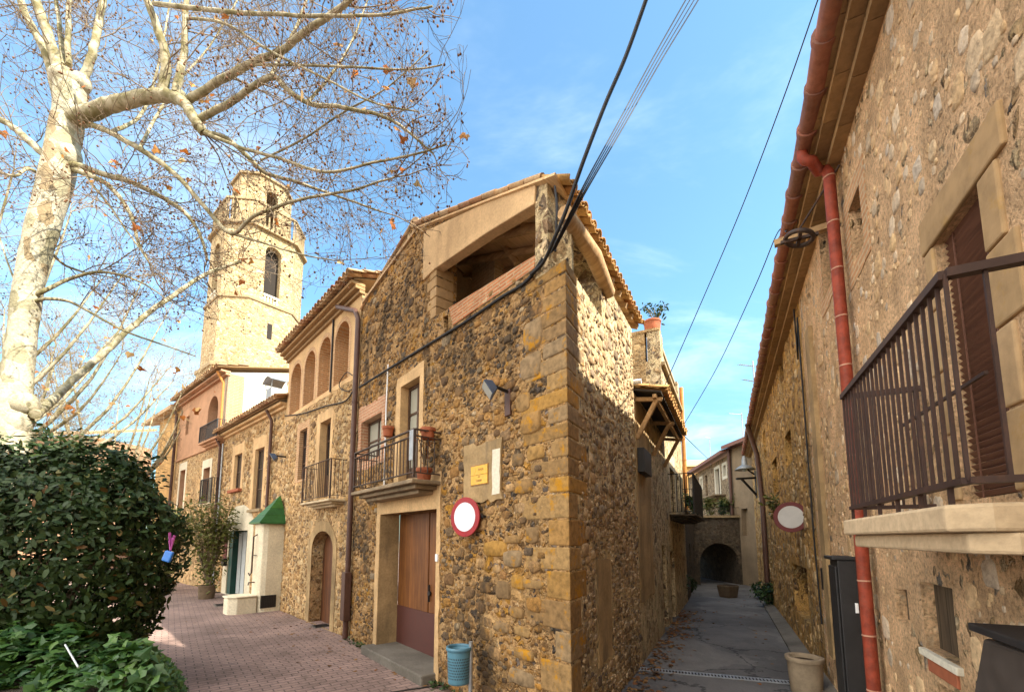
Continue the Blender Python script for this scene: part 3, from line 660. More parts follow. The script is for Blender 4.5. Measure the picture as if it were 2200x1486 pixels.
# openings
g0x0, g0z1 = FA.pix(940, 1092); g0x1 = FA.X(818, 1103)                     # barn door
dx0, dz1 = FA.pix(903, 806); dx1 = FA.X(862, 820)                          # balcony door
bz = FA.Z(948, 1026)                                                       # balcony floor
wx0, wz1 = FA.pix(821, 889); wx1, wz1b = FA.pix(777, 903); wz0 = FA.Z(800, 985)
lo = [FA.pix(*p) for p in ((968, 659), (1152, 547), (1152, 433), (938, 571))]
lx1 = FA.X(938, 620); lzl = FA.Z(938, 678)
loft_hole = [(lo[1][0], lo[1][1]), (lo[2][0], FA.Z(1152, 404)), (lx1, FA.Z(938, 494)), (lx1, lzl)]
hx, hz = FA.pix(958, 695)
out = [(0, -.6), (0, zq), (xp, zq), (xp, zc), (xr, zr), (xl, zl), (xA, zl - .35), (xA, -.6)]
mit = math.tan(R(22.7)) * .35
mb = MB(FA)
hA = [rect(g0x0, g0x1, -.3, g0z1), rect(dx0, dx1, bz, dz1), rect(wx0, wx1, wz0, (wz1 + wz1b) / 2), loft_hole, rough(rect(hx - .07, hx + .07, hz - .12, hz + .12), .1, .02, 4)]
mb.panel(out, hA, 0, -.35, {0.: mit, xp: mit * .0})
keep_out = [rect(g0x0 - .12, g0x1 + .12, -.3, g0z1 + .45), rect(dx0 - .14, dx1 + .14, bz, dz1 + .16), rect(wx0 - .14, wx1 + .12, wz0 - .12, wz1 + .25), loft_hole, rect(-.3, .28, -1, 9), rect(xp - .1, lx1 + .3, lzl + .4, 9)]
# larger ochre blocks loose in the masonry beside the corner
rr = random.Random(8); mb.cur = 2
for pxa, pya, pxb, pyb in ((1128, 1130, 1160, 1168), (1100, 1232, 1128, 1268), (1082, 1180, 1124, 1220), (1114, 1240, 1170, 1268), (1100, 975, 1126, 1000), (1132, 960, 1172, 985), (1106, 1032, 1146, 1058), (1086, 1150, 1120, 1168), (1096, 1300, 1126, 1330), (1104, 1340, 1140, 1372), (1120, 890, 1166, 925), (1110, 850, 1140, 880), (1118, 770, 1165, 806), (1125, 700, 1168, 742), (1060, 1330, 1094, 1362), (1105, 1385, 1150, 1425), (1066, 1246, 1098, 1290), (1040, 1160, 1090, 1196), (1090, 1428, 1150, 1484)):
    xa, za = FA.pix(pxa, pya); xb, zb = FA.pix(pxb, pyb); cx, cz, hw, hh = (xa + xb) / 2, (za + zb) / 2, abs(xa - xb) / 2, abs(za - zb) / 2
    pts = [(cx + hw * math.copysign(abs(math.cos(t)) ** .45, math.cos(t)) * rr.uniform(.84, 1.05), cz + hh * math.copysign(abs(math.sin(t)) ** .45, math.sin(t)) * rr.uniform(.84, 1.05)) for t in [2 * math.pi * k / 12 for k in range(12)]]
    hh_ = rr.uniform(.016, .03); n_ = len(pts); mb.add([(cx + (x - cx) * f, y, cz + (z - cz) * f) for f, y in ((1.04, -.006), (.96, hh_ * .7), (.86, hh_)) for x, z in pts] + [(cx, hh_ * 1.05, cz)], [(q * n_ + k, q * n_ + (k + 1) % n_, (q + 1) * n_ + (k + 1) % n_, (q + 1) * n_ + k) for q in (0, 1) for k in range(n_)] + [(2 * n_ + k, 2 * n_ + (k + 1) % n_, 3 * n_) for k in range(n_)], True); keep_out.append(rect(cx - hw * .8, cx + hw * .8, cz - hh * .8, cz + hh * .8))
mb.cur = 0
dens = lambda x, z, q: q.random() < (1. if x < g0x0 - .05 else .55 if z > 3.2 else .8)
cobble(mb, out, keep_out, 12000, .022, .125, 77, 1, .026, .72, 2.2, where=dens)
mb.build('wall', [M['rubble'], M['stones'], M['quoin']], H)
# the alley wall of the same house
al_x0, al_x1 = FW.X(1292, 640), FW.X(1232, 560)
mb = MB(FW); ztop = 5.30
mb.panel([(0, -.6), (LW, -.6), (LW, zq), (LW - .2, zq), (LW - .2, ztop), (0, ztop)], [rect(al_x0, al_x1, FW.Z(1240, 600), ztop - .02)], 0, -.35, {LW: -mit})
cobble(mb, rect(.02, LW - .30, -.1, ztop - .1), [rect(al_x0 - .05, al_x1 + .05, FW.Z(1240, 600) - .05, ztop), rect(FW.X(1312, 1300) - .02, FW.X(1283, 1300) + .02, FW.Z(1298, 1420), FW.Z(1298, 1200))], 7500, .02, .095, 78, 1, .024, .8, 2.2, where=lambda x, z, q: q.random() < (1. if z < 2.4 else .3))
mb.build('alley_wall', [M['rubble_alley'], M['stones_alley']], H)
mb = MB(FW); mb.box(al_x0 - .05, al_x1 + .05, -.3, -.2, FW.Z(1240, 600) - .1, FW.Z(1240, 600) + .12); mb.build('loft_boarding', M['wood_grey'], H)
mb = MB(FW); mb.tube([(al_x0 - .25, .03, ztop - .16), ((al_x0 + al_x1) / 2, .06, ztop - .10), (al_x1 + .3, .02, ztop - .13)], [.085, .1, .08], 10); mb.build('log_lintel', M['wood_beam'], H)
# a rendered patch low on the alley wall, with a slot above it
px0, px1 = FW.X(1312, 1300), FW.X(1283, 1300); pz0, pz1 = FW.Z(1298, 1420), FW.Z(1298, 1200)
mb = MB(FW); mb.panel(rough(rect(px0, px1, pz0, pz1), .14, .02, 9), [], .012, .0008); mb.build('render_patch', M['plaster_grey'], H)
# corner stones
ysm = [559, 581, 612, 647, 682, 716, 752, 790, 829, 866, 903, 939, 980, 1020, 1056, 1113, 1174, 1227, 1291, 1357, 1425, 1500, 1580, 1640]
mb = MB(); rr = random.Random(5)
CX = lambda a, b, e: None
for i in range(len(ysm) - 1):
    z1, z0 = FA.Z(1218, ysm[i]) if i else zq, FA.Z(1218, ysm[i + 1])
    longA = i % 2 == 0
    if i < 11: wpx = 1130 + rr.uniform(-14, 10) if longA else 1172 + rr.uniform(-8, 8)
    else: wpx = {11: 1187, 12: 1140, 13: 1181, 14: 1122, 15: 1178, 16: 1130, 17: 1174, 18: 1128, 19: 1190, 20: 1160, 21: 1185, 22: 1150}.get(i, 1160)
    a = FA.X(wpx, 1100); b = (.30 if longA else .52) + rr.uniform(-.06, .06)
    e = .007 + rr.uniform(-.003, .006)
    p = [FA.w(a, e, 0), None, FW.w(LW - b, e, 0), FW.w(LW - b, -.12, 0), FA.w(.34, -.30, 0), FA.w(a, -.12, 0)]
    # outer corner: meeting of both offset faces
    n1, n2 = FA.n, FW.n; c = Vector((C0[0], C0[1], 0)); dd = n1.dot(n2); k = e / (1 + dd); p[1] = c + (n1 + n2) * k
    bot = [Vector((q.x, q.y, z0 + .006 + rr.uniform(-.006, .006))) for q in p]; top = [Vector((q.x, q.y, z1 - .006 + rr.uniform(-.006, .006))) for q in p]; n = 6
    mb.add(bot + top, [tuple(range(n)), tuple(range(2 * n - 1, n - 1, -1))] + [(j, (j + 1) % n, n + (j + 1) % n, n + j) for j in range(n)])
mb.build('corner_stones', M['quoin'], H, .016)
# corner pier of the loft
mb = MB(FA); x_in = FA.X(1151, 500)
mb.panel(rough(rect(xp - .012, x_in, zq - .02, zc - .03), .22, .012, 3), [], .012, -.30); mb.build('loft_pier', M['rubble_alley'], H)
# the rendered gable beam
bm_pts = [FA.pix(*p) for p in ((1156, 392), (1152, 441), (1046, 505), (937, 580), (912, 604), (914, 500), (1030, 446))]
mb = MB(FA); mb.prism(bm_pts, .035, -.12); mb.build('gable_beam', M['beam_plaster'], H, .012)
# brick parapet of the loft and dressed jamb
pp = [FA.pix(*p) for p in ((966, 662), (1152, 549), (1150, 578), (1080, 628), (1020, 668), (975, 700))]
mb = MB(FA); mb.prism(pp, .018, -.2); mb.build('loft_parapet', M['brick_red'], H, .006)
mb = MB(FA); zz_ = lo[3][1]
for i in range(5):
    z = lzl + (zz_ - lzl) * i / 5; z2 = lzl + (zz_ - lzl) * (i + 1) / 5 - .012; mb.box(lx1 - .004, lx1 + (.16, .26, .18, .28, .2)[i], .012, -.30, z, z2)
mb.build('loft_jamb', M['jamb_stone'], H, .012)
# inside the loft: floor, back wall with a dark window, side wall, brick post, struts
mb = MB(FA); zf = lzl - .75
ydeep = -2.6
mb.slab([(.55, -.36), (xA - .3, -.36), (xA - .3, ydeep), (1.45, ydeep)], zf - .12, zf); mb.build('loft_floor', M['ceiling'], H)
wvx0, wvz1 = FA.pix(1012, 583, ydeep); wvx1 = FA.X(968, 600, ydeep); wvz0 = FA.Z(990, 655, ydeep)
mb = MB(FA); mb.panel([(1.45, zf), (xA - .1, zf), (xA - .1, zr - .38), (xr + 1.1, zr - .03), (1.45, zr - .03 - (xr + 1.1 - 1.45) * .40)], [rect(wvx0, wvx1, wvz0, wvz1)], ydeep, ydeep - .2); mb.box(wvx0 - .1, wvx1 + .1, ydeep - .5, ydeep - .45, wvz0 - .1, wvz1 + .1)
mb.build('loft_back_wall', M['plaster_pale'], H)
mb = MB(FA); mb.box(wvx0, wvx1, ydeep - .16, ydeep - .14, wvz0, wvz1); mb.build('loft_window', M['void'], H)
mb = MB(FA); mb.box(xA - .5, xA - .4, ydeep, -.36, zf, zl - .45); mb.build('loft_side_wall', M['plaster_pale'], H)
yp = -1.0; qx0, qx1 = FA.X(1062, 560, yp), FA.X(1014, 560, yp); mb = MB(FA); mb.box(qx0, qx1, yp - .28, yp, zf, FA.Z(1040, 492, yp) + .15); mb.build('loft_post', M['brick_pale'], H, .01)
mb = MB(FA)
def fa3(px, py, y): x, z = FA.pix(px, py, y); return (x, y, z)
mb.tube([fa3(1058, 490, -.7), fa3(1112, 568, -.9)], .055, 8)
mb.build('roof_strut', M['wood_beam'], H)
# roof: right slope to the alley, left slope to the arcade house
dk = Vector((.545, 1, 0)).normalized()              # the way the ridge runs
def fz(px, py, y=0.): q = FA.pix(px, py, y); return FA.w(q[0], y, q[1])
G1, R0 = fz(1166, 385, .03), fz(893, 486, .03)      # foot and top of the gable line
R1 = R0 + dk * 4.4
EA = G1 + (G1 - R0).normalized() * .34
Ud = dk.copy(); Vd = R0 - EA; Vn = Vd - Ud * Vd.dot(Ud); slope_len = Vn.length; Vn.normalize(); Nn = Ud.cross(Vn); sh = Vd.dot(Ud)
if Nn.z < 0: Nn = -Nn
LE = 3.0
for _ in range(60):
    if proj(EA + Ud * LE)[0] < 1379: LE += .05
EB = EA + Ud * LE; ztop = EA.z - .12
print('eave', EA, LE, proj(EA), proj(EB), 'sh', sh, slope_len)
def rp(u, v, n=0.): return EA + Ud * u + Vn * v + Nn * n
# ceiling boards under the tiles (a parallelogram whose verge follows the facade)
mb = MB()
q = [rp(0, .10, -.01), rp(LE, .10, -.01), rp(LE + sh, slope_len, -.01), rp(sh, slope_len, -.01)]
mb.hexa([p - Nn * .03 for p in q], q); mb.build('roof_boards', M['ceiling'], H)
mb = MB()
rows = int((LE + abs(sh)) / .2) + 2; nv = int(slope_len / .31)
rr = random.Random(2)
for j in range(nv):
    f = j / nv; off = sh * f
    tiles(mb, rp(off + .16, .31 * j - .02, -.02), Ud, Vn, int(LE / .17), 1, .17, .38, .070, 6, .0, True, .012, 30 + j, .7)
mb.build('roof_tiles', M['tile_ochre'], H)
mb = MB()                                            # pale verge tiles along the gable and the left slope
def verge(a, b, k, w=.17, seed=1):
    r3 = random.Random(seed); a, b = Vector(a), Vector(b); d = (b - a) / k
    for i in range(k):
        p, q2 = a + d * i, a + d * (i + 1.12); j = Vector((0, 0, r3.uniform(-.006, .012))); mb.tube([p + j, q2 + j + Vector((0, 0, .012))], [.045 * r3.uniform(.9, 1.1), .038], 8)
verge(G1 + Vector((0, 0, .03)), R0 + Vector((0, 0, .04)), 11, seed=4); verge(FA.w(xA + .0, .0, zl - .02 - (xA - xl) * .6), FA.w(xr + .03, .0, zr + .02), 8, seed=9)
mb.build('verge_tiles', M['tile'], H)
mb = MB(); rk = R0 + Vector((0, 0, .05)); mb.tube([rk - dk * .04, rk + dk * .45], .09, 10); mb.tube([rk + dk * .4, R1 + Vector((0, 0, .04))], .08, 8); mb.build('ridge_tile', M['tile'], H)
mb = MB(); L0 = R0 + Vector((0, 0, -.02)); L1_ = FA.w(xl, .06, zl - .03)
qb = [L1_, L0, L0 + dk * 4.4, L1_ + dk * 4.4]; mb.hexa([p - Vector((0, 0, .05)) for p in qb], qb); mb.build('left_roof_slope', M['tile'], H)
mb = MB()                                            # rafter ends under the eave and log purlins in the loft
for i in range(9):
    u = .50 + (LE - .6) * i / 8; mb.bar(rp(u, .03, -.075), rp(u, 1.0, -.075), .07, .085)
mb.build('rafters', M['wood_beam'], H, .006)
mb = MB()
for i in range(7):
    u = .55 + i * .42; mb.tube([rp(u + sh * .12, .35, -.10), rp(u + sh * .55, slope_len * .55, -.11), rp(u + sh * .97, slope_len * .97, -.10)], [.055, .06, .05], 7)
mb.build('loft_rafters', M['wood_beam'], H)
# barn door
gy = -(FA.off(858, 1150, g0x1, -1.2, 0.) or -.45) * -1
gy = FA.off(858, 1150, g0x1, -1.2, -.02) or -.4
print('garage recess', gy)
mb = MB(FA); mb.box(g0x0 - .1, g0x1 + .1, gy - .1, gy - .06, -.3, g0z1 + .1); bd = mb.build('barn_door', M['wood_door'], H)
zk = FA.Z(900, 1310, gy); xs = FA.X(921, 1200, gy)
mb = MB(FA); mb.box(xs + .008, g0x1, gy - .06, gy, zk, g0z1); mb.box(g0x0, xs - .008, gy - .06, gy - .01, zk, g0z1); mb.build('door_leaf', M['wood_door'], bd, .004)
mb = MB(FA); mb.box(g0x0, g0x1, gy - .06, gy + .008, -.1, zk); mb.build('kick_plate', M['kick'], bd, .004)
mb = MB(FA); mb.tube([FA.loc(FA.w(xs - .07, gy, 1.05)), (xs - .07, gy + .03, 1.05)], .035, 12); mb.bar((xs - .05, gy + .012, .92), (xs - .05, gy + .012, 1.18), .03, .012); mb.build('lock_plate', M['iron_dark'], bd)
mb = MB(FA)                                          # reveals: plastered lining a touch proud of the stone
mb.box(g0x1 - .012, g0x1 + .02, gy + .009, .004, -.1, g0z1); mb.build('door_reveal', M['plaster_grey'], H)
mb = MB(FA); o_ = rough(rect(g0x0 - .10, g0x1 + .14, .02, g0z1 + .50), .16, .018, 21)
mb.panel(o_, [rect(g0x0 + .002, g0x1 - .002, -.02 + .05, g0z1 - .002)], .012, .0008); mb.build('door_surround', M['plaster'], H)
mb = MB(FA); mb.box(g0x0 - .05, g0x1 + .12, gy - .05, .22, -.1, .13); mb.build('door_step', M['kerb'], H, .02)
mb = MB(FA); x, z = FA.pix(938, 1197); mb.box(g0x0 - .075, g0x0 - .015, .013, .035, z - .05, z + .05); mb.build('door_bell', M['white'], H, .004)
# balcony with its door and window
xw0 = FA.X(949, 1000)
by = FA.off(891, 1024, xw0, 0, 1.2) or .55
print('balcony projects', by)
bx0 = FA.X(891, 1024, by); bx1 = FA.X(759, 1044, by); zt = FA.Z(891, 921, by); zb_ = FA.Z(891, 1021, by)
print('balcony', bx0, bx1, zt, zb_, bz, xA)
bx0_A, by_A, zslab_A, ztop_A = bx0, by, zb_ - .039, zt
balcony_slab(H, FA, bx0, bx1, by + .04, zb_ - .04, .17, M['concrete_slab'])
railing(H, FA, bx0 + .03, bx1 - .03, by, zb_ + .05, zt, 21, M['iron'], sides=(1, 1), ns=4, double=True, rail=.032)
mb = MB(FA); mb.box(bx0 + .02, bx0 + .13, by + .02, by + .028, zt - .42, zt - .01); mb.build('corner_plate', M['galv'], H)
dyo = FA.off(876, 900, dx1, -.6, -.02) or -.18
window(H, FA, dx0, dx1, bz, dz1, dyo, M['wood_frame'], M['glass_curtain'], 2, 3, .055, 'balcony_door', low=.25)
window(H, FA, wx0, wx1, wz0, (wz1 + wz1b) / 2, FA.off(791, 930, wx1, -.6, -.02) or -.2, M['wood_frame'], M['glass_curtain'], 2, 2, .05)
surround(H, FA, dx0, dx1, bz, dz1, (.14, .16, .0, .18), M['plaster'], seed=3); surround(H, FA, wx0, wx1, wz0, (wz1 + wz1b) / 2, (.14, .16, .15, .30), M['brick_pink'], seed=5)
mb = MB(FA); xa_, za_ = FA.pix(836, 795); zb2 = FA.Z(836, 960); mb.tube([(xa_, .02, za_ + .1), (xa_ + .01, .025, (za_ + zb2) / 2), (xa_, .02, bz)], .014, 7); mb.build('white_conduit', M['white'], H)
# brown downpipe at the joint with the arcade house
jx = xA - .02
mb_top = FA.Z(764, 690); z_out = .02
pts = [FA.w(FA.X(745, 668) - .05, .22, FA.Z(745, 668)), FA.w(jx + .12, .10, mb_top + .10), FA.w(jx, .075, mb_top - .12), FA.w(jx, .075, 2.), FA.w(jx, .075, z_out)]
pipe(H, pts, .052, M['brown_pipe'], joints=[FA.w(jx, .075, z) for z in (.9, 2.2, 3.5, 4.6)])
mb = MB(FA); mb.box(jx - .10, jx + .10, .03, .16, .35, 1.25); mb.build('pipe_guard', M['brown_pipe'], H, .01)
mb = MB(FA); 
for i, (pxa, pya, pxb, pyb, sd) in enumerate(((1002, 962, 1082, 1072, 3),)):
    xa, za = FA.pix(pxa, pya); xb, zb = FA.pix(pxb, pyb); mb.panel(rough(rect(min(xa, xb), max(xa, xb), min(za, zb), max(za, zb)), .09, .03, sd), [], .03, .0008)
mb.build('plaster_patches', M['plaster_grey'], H)
mb = MB(FA); xa, za = FA.pix(1062, 968); xb, zb = FA.pix(1078, 1060); mb.panel(rough(rect(xb, xa, zb, za), .08, .008, 12), [], .033, .0302); mb.build('whitewash_streak', M['plaster_white'], H)

# ================================================================== arcade house
B = thing('arcade_house', 'stone house with a row of four brick arches under its tiled eave', 'house', FB)
arch_px = ((718, 748, 700, 826), (685, 709, 730, 846), (655, 677, 756, 862), (627, 648, 778, 877))
holes = []; arches = []
zbm = sum(FB.Z((a + b) / 2, d) for a, b, c, d in arch_px) / 4; ztm = sum(FB.Z((a + b) / 2, c) for a, b, c, d in arch_px) / 4
for a, b, c, d in arch_px:
    x1, x0 = FB.X(a, 800), FB.X(b, 800); rise = (x1 - x0) / 2
    arches.append((x0, x1)); holes.append(archp(x0, x1, zbm, ztm - rise, rise))
v0x, v0z1 = FB.pix(712, 898); v0x1, t = FB.pix(689, 906); v0z1 = (v0z1 + t) / 2; v0z0 = FB.Z(700, 1068)
u0x, uz1 = FB.pix(661, 917); u1x = FB.X(645, 922); uz0 = FB.Z(652, 1028)
ad0, ad1 = FB.X(713, 1250), FB.X(667, 1250); adt = FB.Z(690, 1140); adr = (ad1 - ad0) * .32
zeB = (FB.Z(757, 672) + FB.Z(604, 770)) / 2
print('B: len', xB, 'eave', zeB, 'arches', zbm, ztm, arches, 'door', ad0, ad1, adt)
mb = MB(FB); mb.panel([(0, -.6), (xB, -.6), (xB, zeB - .05), (0, zeB - .05)], holes + [rect(v0x, v0x1, v0z0, v0z1), rect(u0x, u1x, uz0, uz1), archp(ad0, ad1, -.3, adt - adr, adr)], 0, -.45)
cobble(mb, rect(.1, xB, -.1, zbm - .15), [rect(v0x - .2, v0x1 + .25, v0z0 - .1, v0z1 + .25), rect(u0x - .2, u1x + .2, uz0 - .1, uz1 + .25), rect(ad0 - .22, ad1 + .24, -.3, adt + .25)], 8000, .025, .11, 79, 1, .024, .85, 2.0, where=lambda x, z, q: q.random() < .8)
mb.build('wall', [M['rubble_warm'], M['stones_warm']], B)
mb = MB(FB)                                         # plastered band with brick arch rims around the arcade
o_ = rough(rect(.02, xB - .02, zbm - .12, zeB - .07), .2, .02, 31)
mb.panel(o_, [archp(x0 - .10, x1 + .10, zbm, ztm - (x1 - x0) / 2, (x1 - x0) / 2 + .10) for x0, x1 in arches], .006, .0008); mb.build('arcade_plaster', M['plaster'], B)
for x0, x1 in arches:
    mb = MB(FB); r_ = (x1 - x0) / 2; outp = archp(x0 - .10, x1 + .10, zbm - .004, ztm - r_, r_ + .10); inn = archp(x0 + .002, x1 - .002, zbm + .002, ztm - r_, r_ - .002)
    mb.panel(outp, [inn], .010, -.339); mb.build('brick_arch', M['brick_arch'], B)
    mb = MB(FB); mb.box(x0 - .05, x1 + .05, -.44, -.34, zbm - .05, ztm + .05); mb.build('arch_infill', M['plaster_orange'], B)
mb = MB(FB); mb.tube([(arches[0][1] + .12, .03, zbm - .1), (arches[0][1] + .12, .03, zeB - .1)], .022, 7); mb.build('conduit', M['iron_dark'], B)
# eave with three rows of flat brick and barrel tiles
mb = MB(FB)
for i in range(3): mb.box(-.02, xB + .06, -.05, .07 + .09 * i, zeB - .10 + .075 * i, zeB - .10 + .075 * i + .068)
mb.build('cornice', M['eave_brick'], B, .01)
mb = MB(); sl = Vector((0, 0, .36)) - FB.n; sl.normalize()
tiles(mb, FB.w(xB + .05, .36, zeB + .12), -FB.d, sl, int((xB + .1) / .2) + 1, 4, .2, .38, .088, 6, 0, True, .014, 5); mb.build('roof_tiles', M['tile'], B)
mb = MB(FB); mb.hexa([(-.05, .2, zeB + .125), (xB + .05, .2, zeB + .125), (xB + .05, -4, zeB + .125 + 1.5), (-.05, -4, zeB + .125 + 1.5)], [(-.05, .2, zeB + .145), (xB + .05, .2, zeB + .145), (xB + .05, -4, zeB + 1.645), (-.05, -4, zeB + 1.645)]); mb.build('roof_deck', M['eave_brick'], B)
mb = MB(FB); mb.box(xB - .3, xB - .02, -4, -.46, 3., zeB + .1); mb.build('end_wall', M['plaster'], B)
window(B, FB, v0x, v0x1, v0z0, v0z1, FB.off(700, 980, v0x1, -.8, -.02) or -.25, M['wood_frame'], M['glass'], 2, 3, .06, 'balcony_door', low=.5)
window(B, FB, u0x, u1x, uz0, uz1, -.09, M['wood_frame'], M['glass'], 2, 3, .05)
surround(B, FB, v0x, v0x1, v0z0, v0z1, (.12, .22, 0, .22), M['plaster'], seed=41); surround(B, FB, u0x, u1x, uz0, uz1, (.16, .2, .05, .2), M['brick_arch'], seed=42, amp=.02)
xw = FB.X(708, 1060); b2 = .32
bx0, bx1 = FB.X(709, 1070, b2) , FB.X(648, 1078, b2); z2 = FB.Z(709, 1068, b2); z2t = FB.Z(709, 985, b2)
balcony_slab(B, FB, bx0, bx1, b2 + .03, z2 - .02, .13, M['plaster_pale']); railing(B, FB, bx0 + .02, bx1 - .02, b2, z2 + .05, z2t, 16, M['iron'], ns=4, rail=.022, r=.007)
ady = -.26
mb = MB(FB); mb.prism(archp(ad0 - .05, ad1 + .05, -.3, adt - adr, adr + .05), ady - .06, ady); dr = mb.build('arched_door', M['wood_dark'], B)
mb = MB(FB); mb.tube([(ad0 + .12, ady + .03, 1.0), (ad0 + .12, ady + .03, 1.14)], .014, 6); mb.build('handle', M['iron_dark'], dr)
mb = MB(FB); mb.panel(rough(archp(ad0 - .20, ad1 + .22, .0, adt - adr, adr + .24), .14, .022, 44), [archp(ad0 + .002, ad1 - .002, .01, adt - adr, adr - .002)], .012, .0008); mb.build('door_surround', M['plaster_grey'], B)

# ================================================================== low house with the kiosk
Cc = thing('low_house', 'low two-storey stone house with green door, behind the well hut with pyramid roof', 'house', FC)
zeC = (FC.Z(608, 888) + FC.Z(480, 938)) / 2
c1x0, c1z1 = FC.pix(521, 972); c1x1, t = FC.pix(505, 977); c1z1 = (c1z1 + t) / 2; c1z0 = FC.Z(512, 1050)
c2x0, c2z1 = FC.pix(569, 958); c2x1, t = FC.pix(549, 966); c2z1 = (c2z1 + t) / 2; c2z0 = FC.Z(560, 1092)
d0, d1 = FC.X(529, 1200), FC.X(490, 1200); dzt = FC.Z(510, 1139)
print('C: len', xC, 'eave', zeC, 'door', d0, d1, dzt)
mb = MB(FC); mb.panel([(0, -.6), (xC, -.6), (xC, zeC), (0, zeC)], [rect(c1x0, c1x1, c1z0, c1z1), rect(c2x0, c2x1, c2z0, c2z1), rect(d0, d1, -.3, dzt)], 0, -.4)
cobble(mb, rect(.05, xC - .05, .1, zeC - .1), [rect(c1x0 - .28, c1x1 + .3, c1z0 - .1, c1z1 + .4), rect(c2x0 - .25, c2x1 + .3, c2z0 - .1, c2z1 + .4), rect(d0 - .5, d1 + .5, -.3, dzt + .8)], 4000, .05, .15, 80, 1, .035, .85, 2.0)
mb.build('wall', [M['rubble_warm'], M['stones_warm']], Cc)
surround(Cc, FC, c1x0, c1x1, c1z0, c1z1, (.2, .25, .02, .35), M['plaster'], seed=51); surround(Cc, FC, c2x0, c2x1, c2z0, c2z1, (.18, .22, .0, .35), M['plaster'], seed=52)
mb = MB(FC); mb.panel(rough(archp(d0 - .5, d1 + .5, .0, dzt + .1, .75), .2, .03, 53), [rect(d0 + .003, d1 - .003, .02, dzt - .003)], .012, -.33); mb.build('door_surround', M['plaster_cream'], Cc)
window(Cc, FC, c1x0, c1x1, c1z0, c1z1, -.09, M['wood_frame'], M['glass'], 2, 2, .05); window(Cc, FC, c2x0, c2x1, c2z0, c2z1, -.10, M['wood_frame'], M['glass'], 2, 3, .06, 'tall_window')
mb = MB(FC); mb.box(c1x0 - .2, c1x1 + .2, -.05, .12, c1z0 - .10, c1z0 - .003); mb.build('window_sill', M['terracotta'], Cc, .008)
mb = MB(FC); mb.box(c2x0 - .15, c2x1 + .15, -.05, .10, c2z0 - .09, c2z0 - .003); mb.build('window_sill', M['cut_stone'], Cc, .008)
mb = MB(FC); mb.box(d0, d1, -.38, -.34, -.1, dzt); mb.box(d1 - .35, d1, -.33, -.02, -.1, dzt - .002); mb.box(d0 + .01, d0 + .62, -.33, -.28, -.1, .75); dr = mb.build('green_door', M['green_door'], Cc)
for nm, a, b, mt in (('white_curtain', .05, .22, 'cloth_white'), ('white_curtain', .32, .5, 'cloth_white'), ('magenta_curtain', .62, .95, 'cloth_magenta')):
    mb = MB(FC); w_ = d1 - d0 - .35; k = 7; pts = []
    xs_ = [d0 + w_ * (1 - b) + w_ * (b - a) * i / k for i in range(k + 1)]; ys_ = [-.2 + .03 * (i % 2) for i in range(k + 1)]
    zlo = .05 if mt == 'cloth_white' else .75
    mb.add([(x, y, zlo) for x, y in zip(xs_, ys_)] + [(x, y, dzt - .05) for x, y in zip(xs_, ys_)], [(i, i + 1, k + 2 + i, k + 1 + i) for i in range(k)]); mb.build(nm, M[mt], dr)
mb = MB(FC); mb.box(d1 + .1, d1 + .42, .013, .05, 1.2, 2.05); mb.build('shutter', M['sign_dark_red'], Cc, .005)
mb = MB(FC); mb.box(d1 + .02, d1 + .25, .013, .14, .95, 1.2); mb.build('letter_box', M['iron_dark'], Cc, .008)
mb = MB(FC)
for i in range(2): mb.box(-.0, xC, -.05, .08 + .1 * i, zeC - .02 + .09 * i, zeC + .06 + .09 * i)
mb.build('cornice', M['plaster'], Cc, .01)
mb = MB(); sl = Vector((0, 0, .34)) - FC.n; sl.normalize(); tiles(mb, FC.w(xC, .34, zeC + .19), -FC.d, sl, int(xC / .21) + 1, 9, .21, .4, .09, 5, 0, True, .014, 6); mb.build('roof_tiles', M['tile'], Cc)
mb = MB(FC); mb.hexa([(0, .25, zeC + .165), (xC, .25, zeC + .165), (xC, -4.5, zeC + 1.75), (0, -4.5, zeC + 1.75)], [(0, .25, zeC + .185), (xC, .25, zeC + .185), (xC, -4.5, zeC + 1.77), (0, -4.5, zeC + 1.77)]); mb.build('roof_deck', M['eave_brick'], Cc)
xg = FC.X(588, 960); pipe(Cc, [FC.w(xg, .26, zeC + .05), FC.w(xg, .10, zeC - .25), FC.w(xg, .09, 2.2)], .045, M['brown_pipe'])
xg = xC - .06; pipe(Cc, [FC.w(xg, .26, zeC + .05), FC.w(xg, .10, zeC - .3), FC.w(xg, .09, .02)], .05, M['brown_pipe'])
mb = MB(FC); mb.tube([(xC - .25, .06, zeC - .2), (xC - .25, .06, .02)], .03, 7); mb.build('cable_duct', M['galv'], Cc)

# chimney on its roof
cx_, cy_ = 590, -1.6
P = FC.w(FC.X(592, 860, -.45), -.45, 0); zc0 = zeC + .25
T = thing('chimney', 'square zinc chimney with curved cowl on the low tiled roof, before a white wall', 'chimney', (P.x, P.y, zc0))
zt_ = FC.Z(592, 838, -.45); wv = .23
mb = MB(Fr((P.x, P.y), (FC.d.x, FC.d.y))); mb.box(-wv, wv, -wv, wv, zc0 - .2, zt_); mb.build('flue', M['zinc'], T, .01)
mb = MB(Fr((P.x, P.y), (FC.d.x, FC.d.y)))
for a in (-1, 1):
    for b in (-1, 1): mb.bar((a * wv, b * wv, zt_ - .02), (a * (wv + .10), b * wv, zt_ + .23), .022)
mb.build('cowl_legs', M['zinc'], T)
mb = MB(Fr((P.x, P.y), (FC.d.x, FC.d.y))); k = 8
vs = [(-.40 + .80 * i / k, s_, zt_ + .20 + .16 * math.sin(math.pi * i / k) + t_) for t_ in (0, .015) for s_ in (-.31, .31) for i in range(k + 1)]
